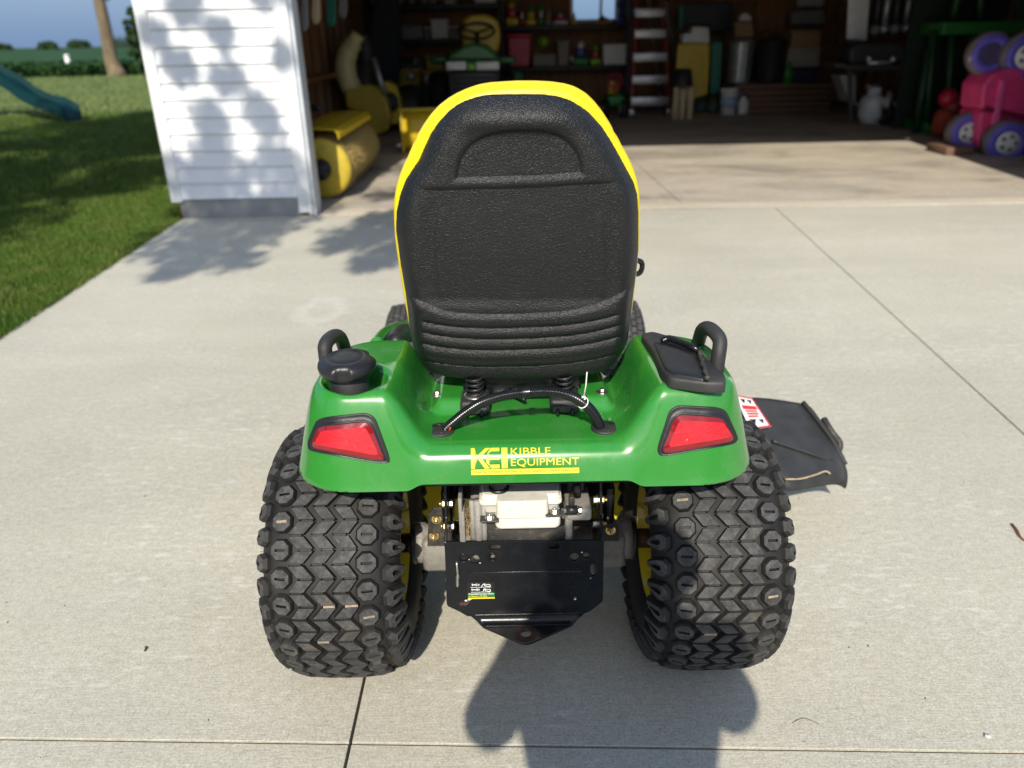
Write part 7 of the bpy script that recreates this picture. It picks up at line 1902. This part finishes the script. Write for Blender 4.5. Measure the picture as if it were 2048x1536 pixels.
# clothes follow the body
def sub_body(name, idx, grow, mat, extra=None):
    mp = {j: i for i, j in enumerate(idx)}; vs = [J[j] for j in idx]; es = [(mp[a], mp[b]) for a, b in E_ if a in mp and b in mp]
    rr = [tuple(x * grow for x in (Rr[j] if isinstance(Rr[j], tuple) else (Rr[j], Rr[j]))) for j in idx]
    skin_body(name, vs, es, rr, mat, pe)
J2 = J
skin_body('shirt', [(0, 0, .98), (0, 0, 1.15), (0, .02, 1.34), (0, .03, sh - .01), J[7], tuple(J[7][i] * .35 + J[8][i] * .65 for i in range(3)), J[10], tuple(J[10][i] * .35 + J[11][i] * .65 for i in range(3))], [(0, 1), (1, 2), (2, 3), (2, 4), (4, 5), (2, 6), (6, 7)], [(.20, .155), (.195, .145), (.225, .15), (.12, .10), .112, .088, .112, .088], k_shirt, pe)
skin_body('shorts', [(0, 0, 1.07), (0, 0, .97), (-.10, 0, .87), (-.11, .03, .50), (.10, 0, .87), (.11, .03, .50)], [(0, 1), (1, 2), (2, 3), (1, 4), (4, 5)], [(.185, .14), (.185, .145), (.125, .125), (.082, .082), (.125, .125), (.082, .082)], k_short, pe)
mb = MB(); hc_ = Vector((PXc, PYc + .075, 1.735))
mb.lathe([(.100, -.02), (.112, .0), (.110, .05), (.085, .095), (.04, .115), (.0, .118)], 28, T(hc_)); mb.lathe([(.105, .004), (.165, -.012), (.165, -.006), (.105, .012)], 32, T(hc_)); obj('sun_hat', mb, k_cap, pe)
mb = MB(); fy = PYc + .07 + .098
mb.tube([(PXc, fy - .012, 1.715), (PXc, fy + .014, 1.685), (PXc, fy - .004, 1.675)], [.010, .015, .010], 8); obj('nose', mb, k_skin, pe)
for sx in (-1, 1):
    mb = MB(); ball(mb, Vector((PXc + sx * .034, fy - .012, 1.715)), .012); obj('eye', mb, K_white, pe)
    mb = MB(); ball(mb, Vector((PXc + sx * .093, PYc + .06, 1.70)), .026); obj('ear', mb, k_skin, pe)
mb = MB(); mb.tube([(PXc - .026, fy - .012, 1.64), (PXc, fy - .004, 1.637), (PXc + .026, fy - .012, 1.64)], .006, 6); obj('mouth', mb, C('lip_tone', (.38, .14, .12), .5), pe)
mb = MB(); mb.lathe([(.150, -.27), (.155, -.20), (.125, -.10), (.108, -.03), (.100, .0)], 24, T(hc_ + Vector((0, -.045, 0)))); obj('hair', mb, k_hair, pe)
for sx in (-1, 1):
    mb = MB(); mb.box((PXc + sx * .115 - .045, PYc - .06, .0), (PXc + sx * .115 + .045, PYc + .21, .075), .03); obj('shoe', mb, K_dark, pe)
    # hand: palm with four fingers behind the phone and a thumb on its screen side
    wr_ = Vector((PXc + sx * .115, PYc + .355, 1.40)); vs = [wr_, wr_ + Vector((-sx * .012, .010, .045))]; es = [(0, 1)]; rr = [.027, .030]
    for k in range(4):
        b_ = len(vs); z_ = .012 + .021 * k
        vs += [wr_ + Vector((-sx * .010, .022, .018 + z_)), wr_ + Vector((-sx * .030, .028, .020 + z_ * 1.02)), wr_ + Vector((-sx * (.052 + .004 * (k in (1, 2))), .026, .022 + z_ * 1.02))]
        es += [(1, b_), (b_, b_ + 1), (b_ + 1, b_ + 2)]; rr += [.010, .009, .008]
    b_ = len(vs); vs += [wr_ + Vector((-sx * .020, -.014, .040)), wr_ + Vector((-sx * .040, -.016, .058))]; es += [(1, b_), (b_, b_ + 1)]; rr += [.011, .009]
    skin_body('hand', [v - Vector((PXc, PYc, 0)) for v in vs], es, rr, k_skin, pe, 1)
ph = thing('mobile_phone', 'black mobile phone held up in both hands by the photographer', 'phone', (PXc - .0, -.028, 1.44))
Mp = T((PXc, -.0275, 1.432)) @ Matrix.Rotation(-PITCH, 4, 'X')
mb = MB(); mb.box((-.078, -.004, -.038), (.078, .004, .038), .0035, M=Mp); obj('phone_body', mb, K_black, ph)
mb = MB(); mb.box((-.074, -.0046, -.034), (.074, -.0040, .034), 0, M=Mp); obj('screen', mb, M_gloss, ph)
mb = MB(); mb.lathe([(.008, .004), (.008, .0075)], 20, Mp @ T((-PXc, 0, .012)) @ Matrix.Rotation(-pi / 2, 4, 'X')); obj('lens_ring', mb, K_dark, ph)
